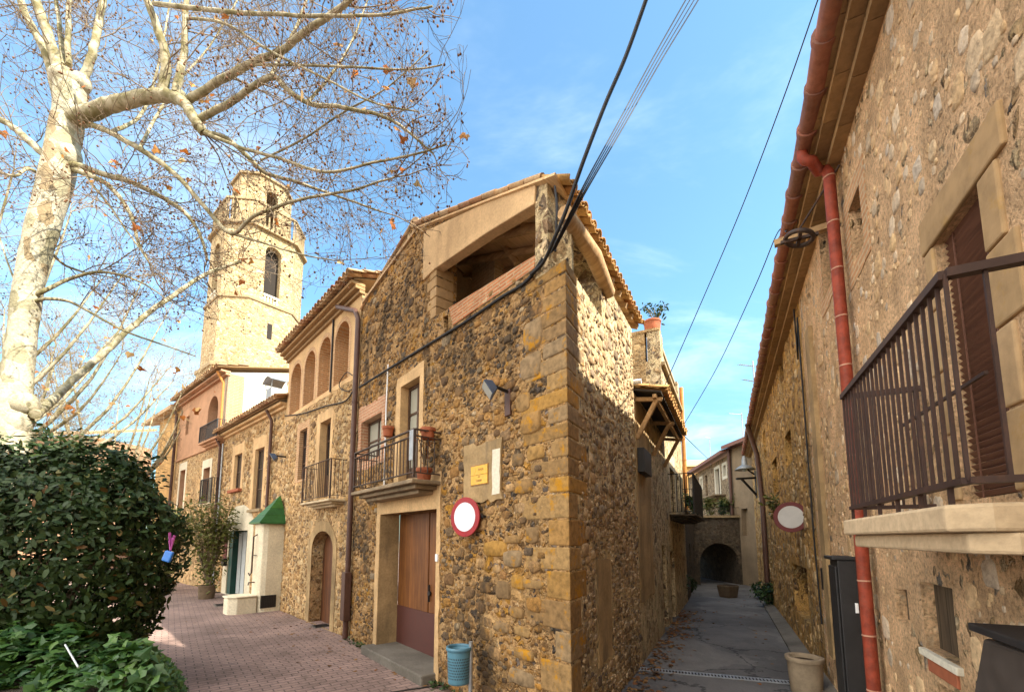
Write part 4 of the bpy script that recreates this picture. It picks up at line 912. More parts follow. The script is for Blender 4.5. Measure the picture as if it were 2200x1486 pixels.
n = k + 1; fs = [(i, i + 1, n + i + 1, n + i) for i in range(k)] + [(2 * n + i + 1, 2 * n + i, 3 * n + i, 3 * n + i + 1) for i in range(k)] + [(i, 2 * n + i, 2 * n + i + 1, i + 1) for i in range(k)] + [(n + i, n + i + 1, 3 * n + i + 1, 3 * n + i) for i in range(k)]
mb.add(vs, fs, True); mb.build('cowl', M['zinc'], T)

# ================================================================== well hut with the green pyramid roof
hx0 = FC.X(606, 1285, 0.); hy = FC.off(554, 1285, hx0, .2, 3.5) or 1.2; hx1 = FC.X(536, 1280, hy); ht = FC.Z(556, 1123, hy); print('hut', hx0, hx1, hy, ht)
K = thing('well_hut', 'cream rendered hut with a pointed green pyramid roof and a floor grille', 'hut', FC)
mb = MB(FC); r_ = .16; mb.slab([(hx0, .013), (hx0, hy - r_), (hx0 + r_ * .3, hy - r_ * .3), (hx0 + r_, hy), (hx1 - .1, hy), (hx1, hy - .1), (hx1, .013)], -.1, ht); mb.build('body', M['plaster_cream'], K, .02)
ax_, az_ = FC.pix(597, 1064, .12); e = .10
bs = [(hx0 - e, .014, ht), (hx0 - e, hy + e, ht), (hx1 + e, hy + e, ht), (hx1 + e, .014, ht)]; pk = Vector((hx0 + (hx1 - hx0) * .4, .10, az_))
mb = MB(FC)
for i in range(4):                                   # sheet courses on every slope
    a, b = Vector(bs[i]), Vector(bs[(i + 1) % 4]); nrow = 4
    for q in range(nrow):
        f0, f1 = q / nrow, (q + 1) / nrow; p0, p1, p2, p3 = a.lerp(pk, f0), b.lerp(pk, f0), b.lerp(pk, f1), a.lerp(pk, f1); up_ = Vector((0, 0, .02))
        mb.add([p0 + up_, p1 + up_, p2 + up_ * .2, p3 + up_ * .2] if q < nrow - 1 else [p0 + up_, p1 + up_, pk], [(0, 1, 2, 3) if q < nrow - 1 else (0, 1, 2)]); mb.add([p0 + up_, p1 + up_, p1 - up_, p0 - up_], [(0, 1, 2, 3)])
mb.add([Vector(b) - Vector((0, 0, .03)) for b in bs], [(0, 1, 2, 3)]); mb.build('pyramid_roof', M['green_roof'], K, recalc=False)
gy0, gy1 = FC.off(561, 1278, hx0, 0, hy), FC.off(593, 1285, hx0, 0, hy); gz0, gz1 = .10, .42
gy0, gy1 = sorted((gy0 or .9, gy1 or .2))
mb = MB(FC); mb.box(hx0 - .012, hx0 + .05, gy0, gy1, gz0, gz1)
for i in range(9): y = gy0 + (gy1 - gy0) * (i + .5) / 9; mb.box(hx0 - .022, hx0 - .0125, y - .012, y + .012, gz0 + .01, gz1 - .01)
mb.build('floor_grille', M['iron_dark'], K)
mb = MB(FC); xm = (hx0 + hx1) / 2; mb.slab([(hx0 + .05, hy + .003), (hx0 + .05, hy + .45), (hx0 + .2, hy + .62), (hx1 - .1, hy + .62), (hx1 + .05, hy + .45), (hx1 + .05, hy + .003)], -.1, .40); mb.slab([(hx0 + .02, hy + .003), (hx0 + .02, hy + .47), (hx0 + .18, hy + .65), (hx1 - .08, hy + .65), (hx1 + .08, hy + .47), (hx1 + .08, hy + .003)], .401, .44); mb.build('water_trough', M['plaster_cream'], K, .03)
mb = MB(FC); tx = xm
mb.tube([(tx, hy, ht - .3), (tx, hy + .09, ht - .36), (tx, hy + .09, 1.0), (tx, hy + .13, .93), (tx, hy + .16, 1.0)], .018, 7); mb.tube([(tx, hy, .75), (tx, hy + .14, .75), (tx, hy + .15, .68)], .016, 7); mb.bar((tx - .15, hy + .05, 1.45), (tx + .15, hy + .05, 1.45), .02)
mb.build('pump_pipe', M['iron'], K)

# ================================================================== pink house at the end of the row
D = thing('pink_house', 'pink rendered house with an arched upper balcony and white side wall, end of the row', 'house', FD)
zeD = (FD.Z(482, 812) + FD.Z(398, 868)) / 2; Ld = xD
print('D: len', xD, 'eave', zeD)
a0, a1 = FD.X(466, 910), FD.X(445, 910); at_ = FD.Z(456, 853); ab = FD.Z(456, 945); r_ = (a1 - a0) / 2
s0, s1 = FD.X(405, 920), FD.X(399, 920)
l0x0, l0x1 = FD.X(450, 1040), FD.X(436, 1040); l0z1, l0z0 = FD.Z(443, 1005), FD.Z(443, 1085)
l1x0, l1x1 = FD.X(397, 1040), FD.X(386, 1040); l1z1 = FD.Z(392, 1010)
holes = [archp(a0, a1, ab, at_ - r_, r_), rect(s0, s1, FD.Z(402, 933), FD.Z(402, 895)), rect(l0x0, l0x1, l0z0, l0z1), rect(l1x0, l1x1, l0z0, l1z1)]
zmid = FD.Z(440, 965)
mb = MB(FD); mb.panel([(0, -.6), (Ld, -.6), (Ld, zeD), (0, zeD)], holes, 0, -.4); mb.build('wall', M['plaster_pink'], D)
mb = MB(FD); mb.panel(rough(rect(.01, Ld - .01, .0, zmid - .1), .4, .02, 61), [rect(l0x0 - .2, l0x1 + .2, l0z0, l0z1 + .35), rect(l1x0 - .2, l1x1 + .2, l0z0, l1z1 + .3)], .012, .0008); mb.build('lower_masonry', M['rubble_warm'], D)
for q, z1 in (((l0x0, l0x1), l0z1), ((l1x0, l1x1), l1z1)):
    mb = MB(FD); mb.panel(rect(q[0] - .19, q[1] + .19, l0z0, z1 + .34), [rect(q[0] + .002, q[1] - .002, l0z0 + .01, z1 - .002)], .02, .0008); mb.build('window_surround', M['plaster_cream'], D)
    window(D, FD, q[0], q[1], l0z0, z1, -.25, M['wood_frame'], M['glass'], 2, 3, .05)
mb = MB(FD); mb.box(a0 - .1, a1 + .1, -.39, -.33, ab - .1, at_ + .1); mb.build('arch_window', M['glass'], D)
mb = MB(FD); mb.box(s0 - .05, s1 + .05, -.39, -.3, FD.Z(402, 933), FD.Z(402, 895)); mb.build('small_window', M['glass'], D)
mb = MB(FD); mb.box(-.02, Ld, -.05, .06, zmid - .08, zmid); mb.build('string_course', M['plaster_pink'], D)
y_ = .3; bx0, bx1 = FD.X(466, 935, y_), FD.X(427, 950, y_); zbb = FD.Z(466, 934, y_)
balcony_slab(D, FD, bx0, bx1, y_ + .03, zbb - .03, .22, M['plaster_pink']); railing(D, FD, bx0 + .02, bx1 - .02, y_, zbb + .03, FD.Z(466, 900, y_), 22, M['iron_dark'], ns=4, r=.012)
l2 = .3; bx0, bx1 = FD.X(452, 1080, l2), FD.X(428, 1080, l2); railing(D, FD, bx0, bx1, l2, l0z0 + .05, l0z0 + .95, 12, M['iron_dark'], ns=4, r=.012); balcony_slab(D, FD, bx0 - .03, bx1 + .03, l2 + .03, l0z0, .14, M['plaster_pale'])
mb = MB(FD)
for i in range(2): mb.box(-.12, Ld + .05, -.05, .12 + .16 * i, zeD - .02 + .09 * i, zeD + .06 + .09 * i)
mb.build('cornice', M['brick_pink'], D, .01)
mb = MB(); sl = Vector((0, 0, .3)) - FD.n; sl.normalize(); tiles(mb, FD.w(Ld, .42, zeD + .2), -FD.d, sl, int(Ld / .23) + 1, 3, .23, .42, .1, 5, 0, True, .014, 7); mb.build('roof_tiles', M['tile'], D)
# side wall over the low roof, with the roof line rising backwards
zs0 = zeD + .1; dep = 7.
mb = MB(FD); mb.add([(-.06, 0, 0), (-.06, -dep, 0), (-.06, -dep, zs0 + 2.0), (-.06, 0, zs0)] + [(.3, 0, 0), (.3, -dep, 0), (.3, -dep, zs0 + 2.0), (.3, 0, zs0)], [(0, 1, 2, 3), (7, 6, 5, 4), (0, 3, 7, 4), (1, 5, 6, 2), (3, 2, 6, 7)]); mb.build('side_wall', M['plaster_white'], D)
mb = MB(FD); mb.box(-.075, -.0605, -.55, .0, 3., zs0 - .02); mb.build('corner_bricks', M['brick_pink'], D)
mb = MB(FD); mb.add([(-.16, .4, zs0 + .09), (Ld, .4, zs0 + .09), (Ld, -dep, zs0 + 2.15), (-.16, -dep, zs0 + 2.15), (-.16, .4, zs0 + .13), (Ld, .4, zs0 + .13), (Ld, -dep, zs0 + 2.2), (-.16, -dep, zs0 + 2.2)], [(3, 2, 1, 0), (4, 5, 6, 7), (0, 1, 5, 4), (1, 2, 6, 5), (2, 3, 7, 6), (3, 0, 4, 7)]); mb.build('roof_deck', M['eave_brick'], D)
pipe(D, [FD.w(.1, .35, zeD + .1), FD.w(.15, .1, zeD - .3), FD.w(.15, .08, zmid - .1)], .05, M['orange_pipe'])
# the plain house beyond it
pE = FD.w(Ld, 0, 0); FE = Fr((pE.x, pE.y), (-1.25, 1)); Lx = FE.X(340, 950)
E = thing('end_house', 'plain ochre house with a lower roof beyond the pink house', 'house', FE); zee = (FE.Z(374, 886) + FE.Z(350, 905)) / 2
mb = MB(FE); mb.panel(rect(0, max(Lx, 3), -.6, zee), [], 0, -.4); mb.build('wall', M['plaster_orange'], E)
mb = MB(FE); mb.hexa([(0, .4, zee), (Lx + 2, .4, zee), (Lx + 2, -5, zee + 1.5), (0, -5, zee + 1.5)], [(0, .4, zee + .18), (Lx + 2, .4, zee + .18), (Lx + 2, -5, zee + 1.68), (0, -5, zee + 1.68)]); mb.build('roof', M['tile'], E)
pipe(E, [FE.w(.05, .3, zee + .1), FE.w(.05, .12, zee - .3), FE.w(.05, .1, .02)], .06, M['brown_pipe'])

# ================================================================== alley, left side beyond the corner house
N = thing('canopy_house', 'grey rendered alley house under a tiled timber canopy, wall patched with stone', 'house', FW2)
zw = 4.25
mb = MB(FW2); mb.panel(rect(0, L2, -.6, zw), [rect(.35, .95, -.3, 1.75)], -.002, -.4); mb.build('wall', M['rubble_alley'], N)
mb = MB(FW2); mb.panel(rough(rect(L2 - 1.35, L2 - .02, .9, zw - .05), .25, .03, 71), [], .010, .0008); mb.build('render_patch', M['plaster_grey'], N)
mb = MB(FW2); mb.box(.36, .94, -.3, -.2, -.3, 1.74); mb.build('door', M['wood_dark'], N)
pc = .42
def cz_(y): return zw + .02 - .10 * y / pc
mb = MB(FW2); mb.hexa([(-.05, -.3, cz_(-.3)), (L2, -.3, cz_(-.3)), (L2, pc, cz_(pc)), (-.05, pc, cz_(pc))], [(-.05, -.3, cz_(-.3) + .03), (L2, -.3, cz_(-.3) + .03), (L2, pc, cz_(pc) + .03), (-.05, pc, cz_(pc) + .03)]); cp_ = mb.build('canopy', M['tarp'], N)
mb = MB()
tiles(mb, FW2.w(-.02, pc + .08, cz_(pc) + .06), FW2.d, (FW2.w(0, -.3, cz_(-.3)) - FW2.w(0, pc, cz_(pc))), int(L2 / .19), 3, .19, .36, .082, 6, 0, True, .012, 8); mb.build('canopy_tiles', M['tile_ochre'], cp_)
mb = MB(FW2)
for x in (.2, L2 * .5, L2 - .12): mb.bar((x, .01, zw - .75), (x, pc - .08, zw - .15), .07); mb.bar((x, -.0, zw - .10), (x, pc, zw - .16), .06)
mb.bar((0, pc - .1, zw - .12), (L2, pc - .1, zw - .12), .06); mb.build('canopy_braces', M['wood_beam'], cp_)
mx0, mx1 = FW2.X(1400, 1005, .12), FW2.X(1385, 1005, .12); mb = MB(FW2); mb.box(mx0, mx1, .012, .12, FW2.Z(1392, 1030), FW2.Z(1392, 985)); mb.build('meter_box', M['steel_black'], N, .006)
mb = MB(FW2); a_ = FW2.loc(at(1364, 809, 6.9)); mb.tube([(L2 - .05, -.3, 4.42), (L2 - .05, .12, 4.42)], .04, 10); mb.build('overflow_pipe', M['white'], N)

P3 = thing('terrace_house', 'tall sunlit stone house with balustraded roof terrace and paired arched windows on the alley', 'house', FW3)
zp = FW3.Z(1415, 702); zpf = zp
print('terrace house', L3, zp)
q1 = (FW3.X(1447, 870), FW3.X(1440, 870)); q2 = (FW3.X(1456, 880), FW3.X(1450, 880)); qt1, qb1 = FW3.Z(1443, 843), FW3.Z(1443, 895); qt2, qb2 = FW3.Z(1453, 858), FW3.Z(1453, 905)
w0 = (FW3.X(1450, 1050), FW3.X(1439, 1050)); wt, wb = FW3.Z(1444, 1010), FW3.Z(1444, 1105)
w2_ = (FW3.X(1460, 1060), FW3.X(1456, 1060)); w2t, w2b = FW3.Z(1458, 1025), FW3.Z(1458, 1075)
def arc_(q, b, t): r = (q[1] - q[0]) / 2; return archp(q[0], q[1], b, t - r, r)
mb = MB(FW3); mb.panel(rect(0, L3, -.8, zp - .75), [arc_(q1, qb1, qt1), arc_(q2, qb2, qt2), rect(*w0, wb, wt), rect(*w2_, w2b, w2t), rect(L3 - 1.1, L3 - .35, -.3, 1.6)], 0, -.35)
mb.box(0, .5, -.3, 0, zp - .749, zp); mb.box(L3 - .55, L3, -.3, 0, zp - .749, zp)
mb.build('wall', M['rubble_alley'], P3)
mb = MB(FW3); mb.box(L3 - .3, L3 + .012, -5, -.3505, 3., zp - .02); mb.box(L3 - .28, L3 + .016, -5, .002, zp - .019, zp + .05); mb.build('end_wall', M['ashlar'], P3)
mb = MB(FW3); k = 26
mb.box(.5, L3 - .55, -.2, -.06, zp - .12, zp - .02)
for i in range(k):
    x = .6 + (L3 - 1.25) * i / (k - 1); mb.lathe((x, -.13, zp - .749), [(.04, 0), (.055, .18), (.03, .34), (.045, .5), (.04, .629)], 8)
mb.build('balustrade', M['cut_stone'], P3)
mb = MB(FW3); mb.box(0.05, L3 - .05, -.02, .09, zp - .88, zp - .80); mb.build('string_course', M['cut_stone'], P3)
mb = MB(FW3); mb.box(w0[0] - .02, w0[1] + .02, -.25, -.2, wb, wt); mb.box(w2_[0], w2_[1], -.25, -.2, w2b, w2t); mb.box(L3 - 1.1, L3 - .35, -.25, -.2, -.3, 1.6); mb.box(q1[0], q1[1], -.33, -.28, qb1, qt1); mb.box(q2[0], q2[1], -.33, -.28, qb2, qt2); mb.build('shutters', M['wood_dark'], P3)
mb = MB(FW3); mb.panel(rect(w0[0] - .15, w0[1] + .15, wb, FW3.Z(1444, 978)), [rect(w0[0] + .002, w0[1] - .002, wb + .01, wt - .002)], .012, .0008); mb.build('door_surround', M['plaster_pale'], P3)
bx0, bx1 = .25, FW3.X(1438, 1105); balcony_slab(P3, FW3, bx0, bx1, .6, wb - .02, .14, M['dark_stone']); railing(P3, FW3, bx0 + .03, bx1 - .03, .55, wb + .04, wb + .95, 22, M['iron_dark'], ns=6, r=.01)
mb = MB(FW3); fx = .04; pipe(P3, [FW3.w(fx, .07, FW3.Z(1463, 846)), FW3.w(fx, .07, 2.8)], .06, M['orange_pipe'], joints=[FW3.w(fx, .07, z) for z in (3.4, 4.4, 5.4)])
mb = MB(FW3); mb.hexa([(0, -5, zp - 1.5), (L3, -5, zp - 1.5), (L3, -.3, zp - 1.5), (0, -.3, zp - 1.5)], [(0, -5, zp - 1.4), (L3, -5, zp - 1.4), (L3, -.3, zp - 1.4), (0, -.3, zp - 1.4)]); mb.build('roof_terrace', M['eave_brick'], P3)

YA = 19.35
F4 = Fr((8.06, YA), (E3[0] - 8.06, E3[1] - YA)); L4 = math.hypot(E3[0] - 8.06, E3[1] - YA)
Lw = thing('terrace_wall', 'low dark stone wall with doorways leading to the arched bridge', 'wall', F4)
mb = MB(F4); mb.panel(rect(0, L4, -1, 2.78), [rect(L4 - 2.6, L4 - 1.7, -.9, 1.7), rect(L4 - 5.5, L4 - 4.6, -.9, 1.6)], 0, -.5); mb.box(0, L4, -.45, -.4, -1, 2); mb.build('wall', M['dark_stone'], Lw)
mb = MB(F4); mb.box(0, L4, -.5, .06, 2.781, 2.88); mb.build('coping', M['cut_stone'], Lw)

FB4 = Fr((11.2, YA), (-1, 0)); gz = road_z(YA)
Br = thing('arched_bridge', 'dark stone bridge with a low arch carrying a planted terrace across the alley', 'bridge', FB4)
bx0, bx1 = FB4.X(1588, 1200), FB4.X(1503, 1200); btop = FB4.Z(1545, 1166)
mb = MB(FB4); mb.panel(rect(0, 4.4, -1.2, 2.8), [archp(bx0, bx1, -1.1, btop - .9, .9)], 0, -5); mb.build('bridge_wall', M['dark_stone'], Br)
mb = MB(FB4); mb.box(0, 4.4, -5, .08, 2.801, 2.9); mb.build('coping', M['cut_stone'], Br)
mb = MB(FB4); mb.box(-1, 6, -11.2, -11, -1.5, 2.6); mb.build('back_wall', M['pale_house'], Br)
railing(Br, FB4, 1.0, 4.3, .0, 2.93, 3.25, 14, M['iron_dark'], sides=(0, 0), r=.01)

F3 = Fr((10.14, 18.0), (-.03, 1)); L3r = 1.85
G3 = thing('pale_house', 'narrow pale rendered house at the bend of the alley, street lamp bracket in front', 'house', F3)
z3 = F3.Z(1590, 957)
r3x = (F3.X(1607, 1110), F3.X(1593, 1110)); 
mb = MB(F3); mb.panel(rect(-.3, L3r, -1, z3), [rect(min(r3x), max(r3x), F3.Z(1600, 1150), F3.Z(1600, 1092))], 0, -.4); mb.box(min(r3x), max(r3x), -.3, -.2, F3.Z(1600, 1150), F3.Z(1600, 1092)); mb.build('wall', M['pale_house'], G3)
mb = MB(F3); mb.hexa([(-.3, .4, z3), (L3r, .4, z3), (L3r, -4, z3 + 1.3), (-.3, -4, z3 + 1.3)], [(-.3, .4, z3 + .16), (L3r, .4, z3 + .16), (L3r, -4, z3 + 1.46), (-.3, -4, z3 + 1.46)]); mb.build('roof', M['tile_red'], G3)
pipe(G3, [F3.w(L3r - .1, .1, z3), F3.w(L3r - .1, .1, 2.9)], .07, M['brown_pipe'])
F4h = Fr((10.08, 19.8), (.17, 1)); L4h = 8.3
G4 = thing('far_stone_house', 'brown stone house with small pale-framed windows behind the planted terrace', 'house', F4h)
z4 = (F4h.Z(1576, 970) + F4h.Z(1492, 1019)) / 2
wins = [(1504, 1508, 1028, 1047), (1515, 1520, 1020, 1065), (1537, 1546, 1006, 1064), (1554, 1561, 998, 1022), (1540, 1548, 1088, 1112)]
hs = []
for a, b, c, d in wins: hs.append((F4h.X(b, 1030), F4h.X(a, 1030), F4h.Z((a + b) / 2, d), F4h.Z((a + b) / 2, c)))
mb = MB(F4h); mb.panel(rect(0, L4h, -1, z4), [rect(*h) for h in hs], 0, -.35); mb.build('wall', M['far_stone'], G4)
for i, h in enumerate(hs):
    window(G4, F4h, *h, -.15, M['wood_frame'], M['glass'], 2 if i in (1, 2) else 1, 2, .05)
    if i in (0, 2, 3): surround(G4, F4h, *h, (.14,) * 4, M['plaster_white'], seed=80 + i, amp=.01)
h = hs[2]; balcony_slab(G4, F4h, F4h.X(1560, 1070), F4h.X(1519, 1070), .6, h[2] - .05, .2, M['pale_house'])
mb = MB(F4h); mb.hexa([(0, .45, z4), (L4h, .45, z4), (L4h, -5, z4 + 1.8), (0, -5, z4 + 1.8)], [(0, .45, z4 + .16), (L4h, .45, z4 + .16), (L4h, -5, z4 + 1.96), (0, -5, z4 + 1.96)]); mb.build('roof', M['tile_red'], G4)
# far orange house closing the view
p5 = at(1466, 1050, 44.); F5 = Fr((at(1540, 1050, 44).x, 44.), (-1, .25)); 
G5 = thing('far_orange_house', 'small orange rendered house in the distance past the terrace house downpipe', 'house', F5); z5 = F5.Z(1480, 1003)
mb = MB(F5); mb.panel(rect(-1, 8, -2, z5), [], 0, -6); mb.build('wall', M['plaster_orange'], G5)
mb = MB(F5); mb.hexa([(-1.3, .5, z5), (8, .5, z5), (8, -6, z5), (-1.3, -6, z5)], [(-1.3, -.5 + .9, z5 + .2), (8, .4, z5 + .2), (8, -3, z5 + 1.2), (-1.3, -3, z5 + 1.2)]); mb.build('roof', M['tile'], G5)

# ================================================================== long house on the right of the alley
Rr = thing('long_house', 'long rendered rubble house with red eave tiles, blind-covered balcony door and red drainpipe', 'house', FR)
M['niche'] = wood('old_niche_board', (.12, .085, .05), (.06, .042, .026), 2, .9, 7., .4, .12)
zR = (FR.Z(1887, 3) + FR.Z(1790, 363) + FR.Z(1721, 577)) / 3 - .05; print('wall tops', FR.Z(1887, 3), FR.Z(1790, 363), FR.Z(1721, 577)); YG = .30
for q in ((1775, 40), (1728, 340), (1690, 520), (1625, 860)): print('gutter', q, FR.Z(*q, .25), FR.Z(*q, .30), FR.Z(*q, .36))
def ro(pxa, pya, pxb, pyb):                          # opening from its far top and near bottom corner
    x1, x0 = FR.X(pxa, (pya + pyb) / 2), FR.X(pxb, (pya + pyb) / 2); return x0, x1, FR.Z((pxa + pxb) / 2, pyb), FR.Z((pxa + pxb) / 2, pya)
bdx1, bdz = FR.pix(2008, 529); bdx0, bdz2 = FR.pix(2105, 388); bdt = (bdz + bdz2) / 2; slz = 1.9 + .24 * KR
o1, o2 = ro(1826, 410, 1855, 560), ro(1762, 432, 1786, 640); n1, n2 = ro(1925, 1266, 1951, 1335), ro(1985, 1258, 2052, 1406)
print('R door', bdx0, bdx1, bdz, bdz2, 'n2', n2, 'o1', o1)
n3 = (n2[0] + .06, n2[1] - .1, n2[2] - .42, n2[2] - .16)
mb = MB(FR); mb.panel(rect(.9, xRj, -.6, zR), [rect(bdx0, bdx1, slz, bdt), rect(*o1), rect(*o2), rough(rect(*n1), .1, .012, 91), rough(rect(*n2), .12, .008, 92), rough(rect(*n3), .1, .012, 93)], 0, -.55)
sp_ = lambda x, z, q: q.random() < .5
cobble(mb, rect(.95, xRj, .05, zR - .15), [rect(h[0] - .1, h[1] + .1, h[2] - .1, h[3] + .1) for h in ((bdx0 - .14, bdx1 + .1, slz - .1, bdt + .2), o1, o2, n1, n2, n3)], 3400, .014, .08, 81, 1, .009, 1.3, 2.6, where=sp_)
mb.build('wall', [M['rubble_render'], M['stones_grey']], Rr)
ho = [ro(1674, 733, 1682, 831), ro(1640, 921, 1645, 987), ro(1661, 982, 1671, 1076), ro(1687, 926, 1701, 1000), ro(1706, 1216, 1736, 1322)]
mb = MB(FR); mb.panel(rect(xRj, xRe, -.8, zR), [rect(*h) for h in ho], .0, -.5)
cobble(mb, rect(xRj, xRe, .1, zR - .15), [rect(h[0] - .05, h[1] + .05, h[2] - .05, h[3] + .05) for h in ho], 6000, .025, .12, 82, 1, .02, 1.1, 2.2, where=sp_)
mb.build('far_wall', [M['rubble_orange'], M['stones_warm']], Rr)
mb = MB(FR)
for h in ho: mb.box(h[0] - .05, h[1] + .05, -.32, -.22, h[2] - .05, h[3] + .05)
mb.build('niche_backs', M['dark_stone'], Rr)
for h in (n1, n2, n3): mb = MB(FR); mb.box(h[0] - .03, h[1] + .03, -.11, -.065, h[2] - .03, h[3] + .03); mb.build('niche_board', M['niche'], Rr)
for h in (o1, o2): window(Rr, FR, *h, -.28, M['wood_frame'], M['glass'], 1, 2, .05)
mb = MB(FR)
for k, h in enumerate((o1, o2)): mb.panel(rough(rect(h[0] - .14, h[1] + .14, h[2] - .14, h[3] + .16), .12, .02, 95 + k), [rect(h[0] + .002, h[1] - .002, h[2] + .002, h[3] - .002)], .006, .0008)
mb.build('window_surrounds', M['brick_arch'], Rr)
mb = MB(FR); mb.box(n2[0] - .04, n2[1] + .04, -.39, .03, n2[2] - .045, n2[2] - .002); mb.build('niche_sill', M['plaster_white'], Rr, .006)
mb = MB(FR); mb.box(n2[0] + .02, n2[1] - .03, -.2, .012, n2[2] - .13, n2[2] - .047); mb.build('niche_brick', M['terracotta'], Rr, .006)
# dressed stone round the balcony door
mb = MB(FR); t_ = .0; Hd = bdt - slz
for i in range(4):
    z0_, z1_ = slz + Hd * i / 4 + .006, slz + Hd * (i + 1) / 4 - .006; w_ = (.19, .13, .22, .15)[i]
    mb.box(bdx0 - w_, bdx0 - .0005, -.54, .016, z0_, z1_); mb.box(bdx1 + .0005, bdx1 + w_ - .05, -.54, .016, z0_, z1_)
mb.box(bdx0 - .22, bdx1 + .12, -.54, .020, bdt + .0005, bdt + .20); mb.build('door_jambs', M['jamb_stone'], Rr, .01)
window(Rr, FR, bdx0, bdx1, slz, bdt, -.10, M['wood_frame'], M['glass'], 2, 1, .05, 'balcony_door')
mb = MB(FR); k = int((bdt - slz) / .034); 
for i in range(k):
    z = slz + .015 + i * .034; mb.add([(bdx0 + .004, -.060, z), (bdx1 - .004, -.060, z), (bdx1 - .004, -.040, z + .024), (bdx0 + .004, -.040, z + .024), (bdx0 + .004, -.064, z + .002), (bdx1 - .004, -.064, z + .002), (bdx1 - .004, -.044, z + .027), (bdx0 + .004, -.044, z + .027)], [(0, 1, 2, 3), (7, 6, 5, 4), (0, 4, 5, 1), (1, 5, 6, 2), (2, 6, 7, 3), (3, 7, 4, 0)])
for f in (.2, .8): mb.bar((bdx0 + (bdx1 - bdx0) * f, -.040, slz), (bdx0 + (bdx1 - bdx0) * f, -.040, bdt), .006)
mb.build('blind', M['wood_slat'], Rr)
# balcony of the right-hand house
pb = .393
rx0, rz1 = FR.pix(2030, 595, pb); rx1, rz1b = FR.pix(1811, 850, pb); rzt = (rz1 + rz1b) / 2; rzb = (FR.Z(2034, 1035, pb) + FR.Z(1828, 1096, pb)) / 2
print('R balcony', rx0, rx1, rz1, rz1b, rzb)
mb = MB(FR); e = .06
top = [(rx1 + .05, .0), (rx1 + .05, pb - .02), (rx1 - .03, pb + e), (rx0 + .02, pb + e), (rx0 - .05, pb - .03), (rx0 - .07, .0)]
def ins(pts, d): return [(max(rx0 - .07, min(rx1 + .05 - d, x)), y if y == 0. else y - d) for x, y in pts]
sl0 = rzb - .075
mb.slab(top, sl0 - .09, sl0); mb.slab(ins(top, .05), sl0 - .16, sl0 - .0905); mb.build('balcony_slab', M['balcony_stone'], Rr, .012)
mb = MB(FR)
for z, h_ in ((rzt, .03), (rzb, .022)):
    mb.bar((rx0, pb, z), (rx1, pb, z), .035, h_); mb.bar((rx1, pb, z), (rx1, 0, z), .035, h_); mb.bar((rx0, pb, z), (rx0, 0, z), .035, h_)
nb = 22
for i in range(nb + 1):
    x = rx0 + (rx1 - rx0) * i / nb; mb.bar((x, pb, rzb), (x, pb, rzt), .011)
    if i % 4 == 2: mb.bar((x, pb, sl0), (x, pb, rzb), .014)
for i in range(1, 8): mb.bar((rx1, pb * i / 8, rzb), (rx1, pb * i / 8, rzt), .011)
for i in range(1, 4): mb.bar((rx0, pb * i / 4, rzb), (rx0, pb * i / 4, rzt), .011)
mb.bar((rx1 - .05, .14, (rzt + rzb) / 2 + .12), (rx1 - 1.0, .14, (rzt + rzb) / 2 + .12), .014)
mb.build('balcony_railing', M['iron_brown'], Rr)
# eave: mortar bed, stepped flat tiles, gutter of red clay pipes
mb = MB(FR)
x = .9
rr = random.Random(4)
while x < xRe:
    w_ = rr.uniform(.36, .44); mb.box(x + .004, x + w_ - .004, -.05, .10, zR - .16, zR - .095); mb.box(x + .004, x + w_ - .004, -.05, .20, zR - .088, zR - .03); mb.box(x + .004, x + w_ - .004, -.05, .31, zR - .022, zR + .03); x += w_
mb.build('eave_courses', M['eave_brick'], Rr)
mb = MB(FR); mb.box(.9, xRe, -.5, .30, zR + .031, zR + .07); mb.build('eave_bed', M['plaster'], Rr)
mb = MB(FR); x = .92; k = 0
while x < xRe:
    L = .40; c = (x, YG - .02, zR + .03); r3 = rr.uniform(-.006, .006)
    mb.lathe((x, YG - .02 + r3, zR + .035 + r3), [(.082, 0), (.088, .02), (.078, .05), (.073, L - .05), (.075, L)], 12, True, (1, 0, 0)) if False else mb.tube([(x, YG - .02 + r3, zR + .035 + r3), (x + .05, YG - .02 + r3, zR + .035 + r3), (x + .06, YG - .02 + r3, zR + .035), (x + L + .02, YG - .02, zR + .035 - r3)], [.088, .086, .076, .072], 12); x += L
mb.build('clay_gutter', M['tile_red'], Rr)
mb = MB(); sl = (Vector((0, 0, .34)) - FR.n).normalized(); tiles(mb, FR.w(.95, YG - .12, zR + .12), FR.d, sl, 87, 2, .22, .4, .095, 5, 0, False, .012, 17); mb.build('roof_tiles', M['tile_red'], Rr)
mb = MB(FR); mb.hexa([(.9, .25, zR + .075), (xRe, .25, zR + .075), (xRe, -6, zR + 2.2), (.9, -6, zR + 2.2)], [(.9, .25, zR + .1), (xRe, .25, zR + .1), (xRe, -6, zR + 2.225), (.9, -6, zR + 2.225)]); mb.box(xRe - .4, xRe, -6, -.51, -.5, zR + .05); mb.box(.9, xRe, -6.3, -6.001, -.5, zR + 2.2); mb.build('roof_deck', M['eave_brick'], Rr)
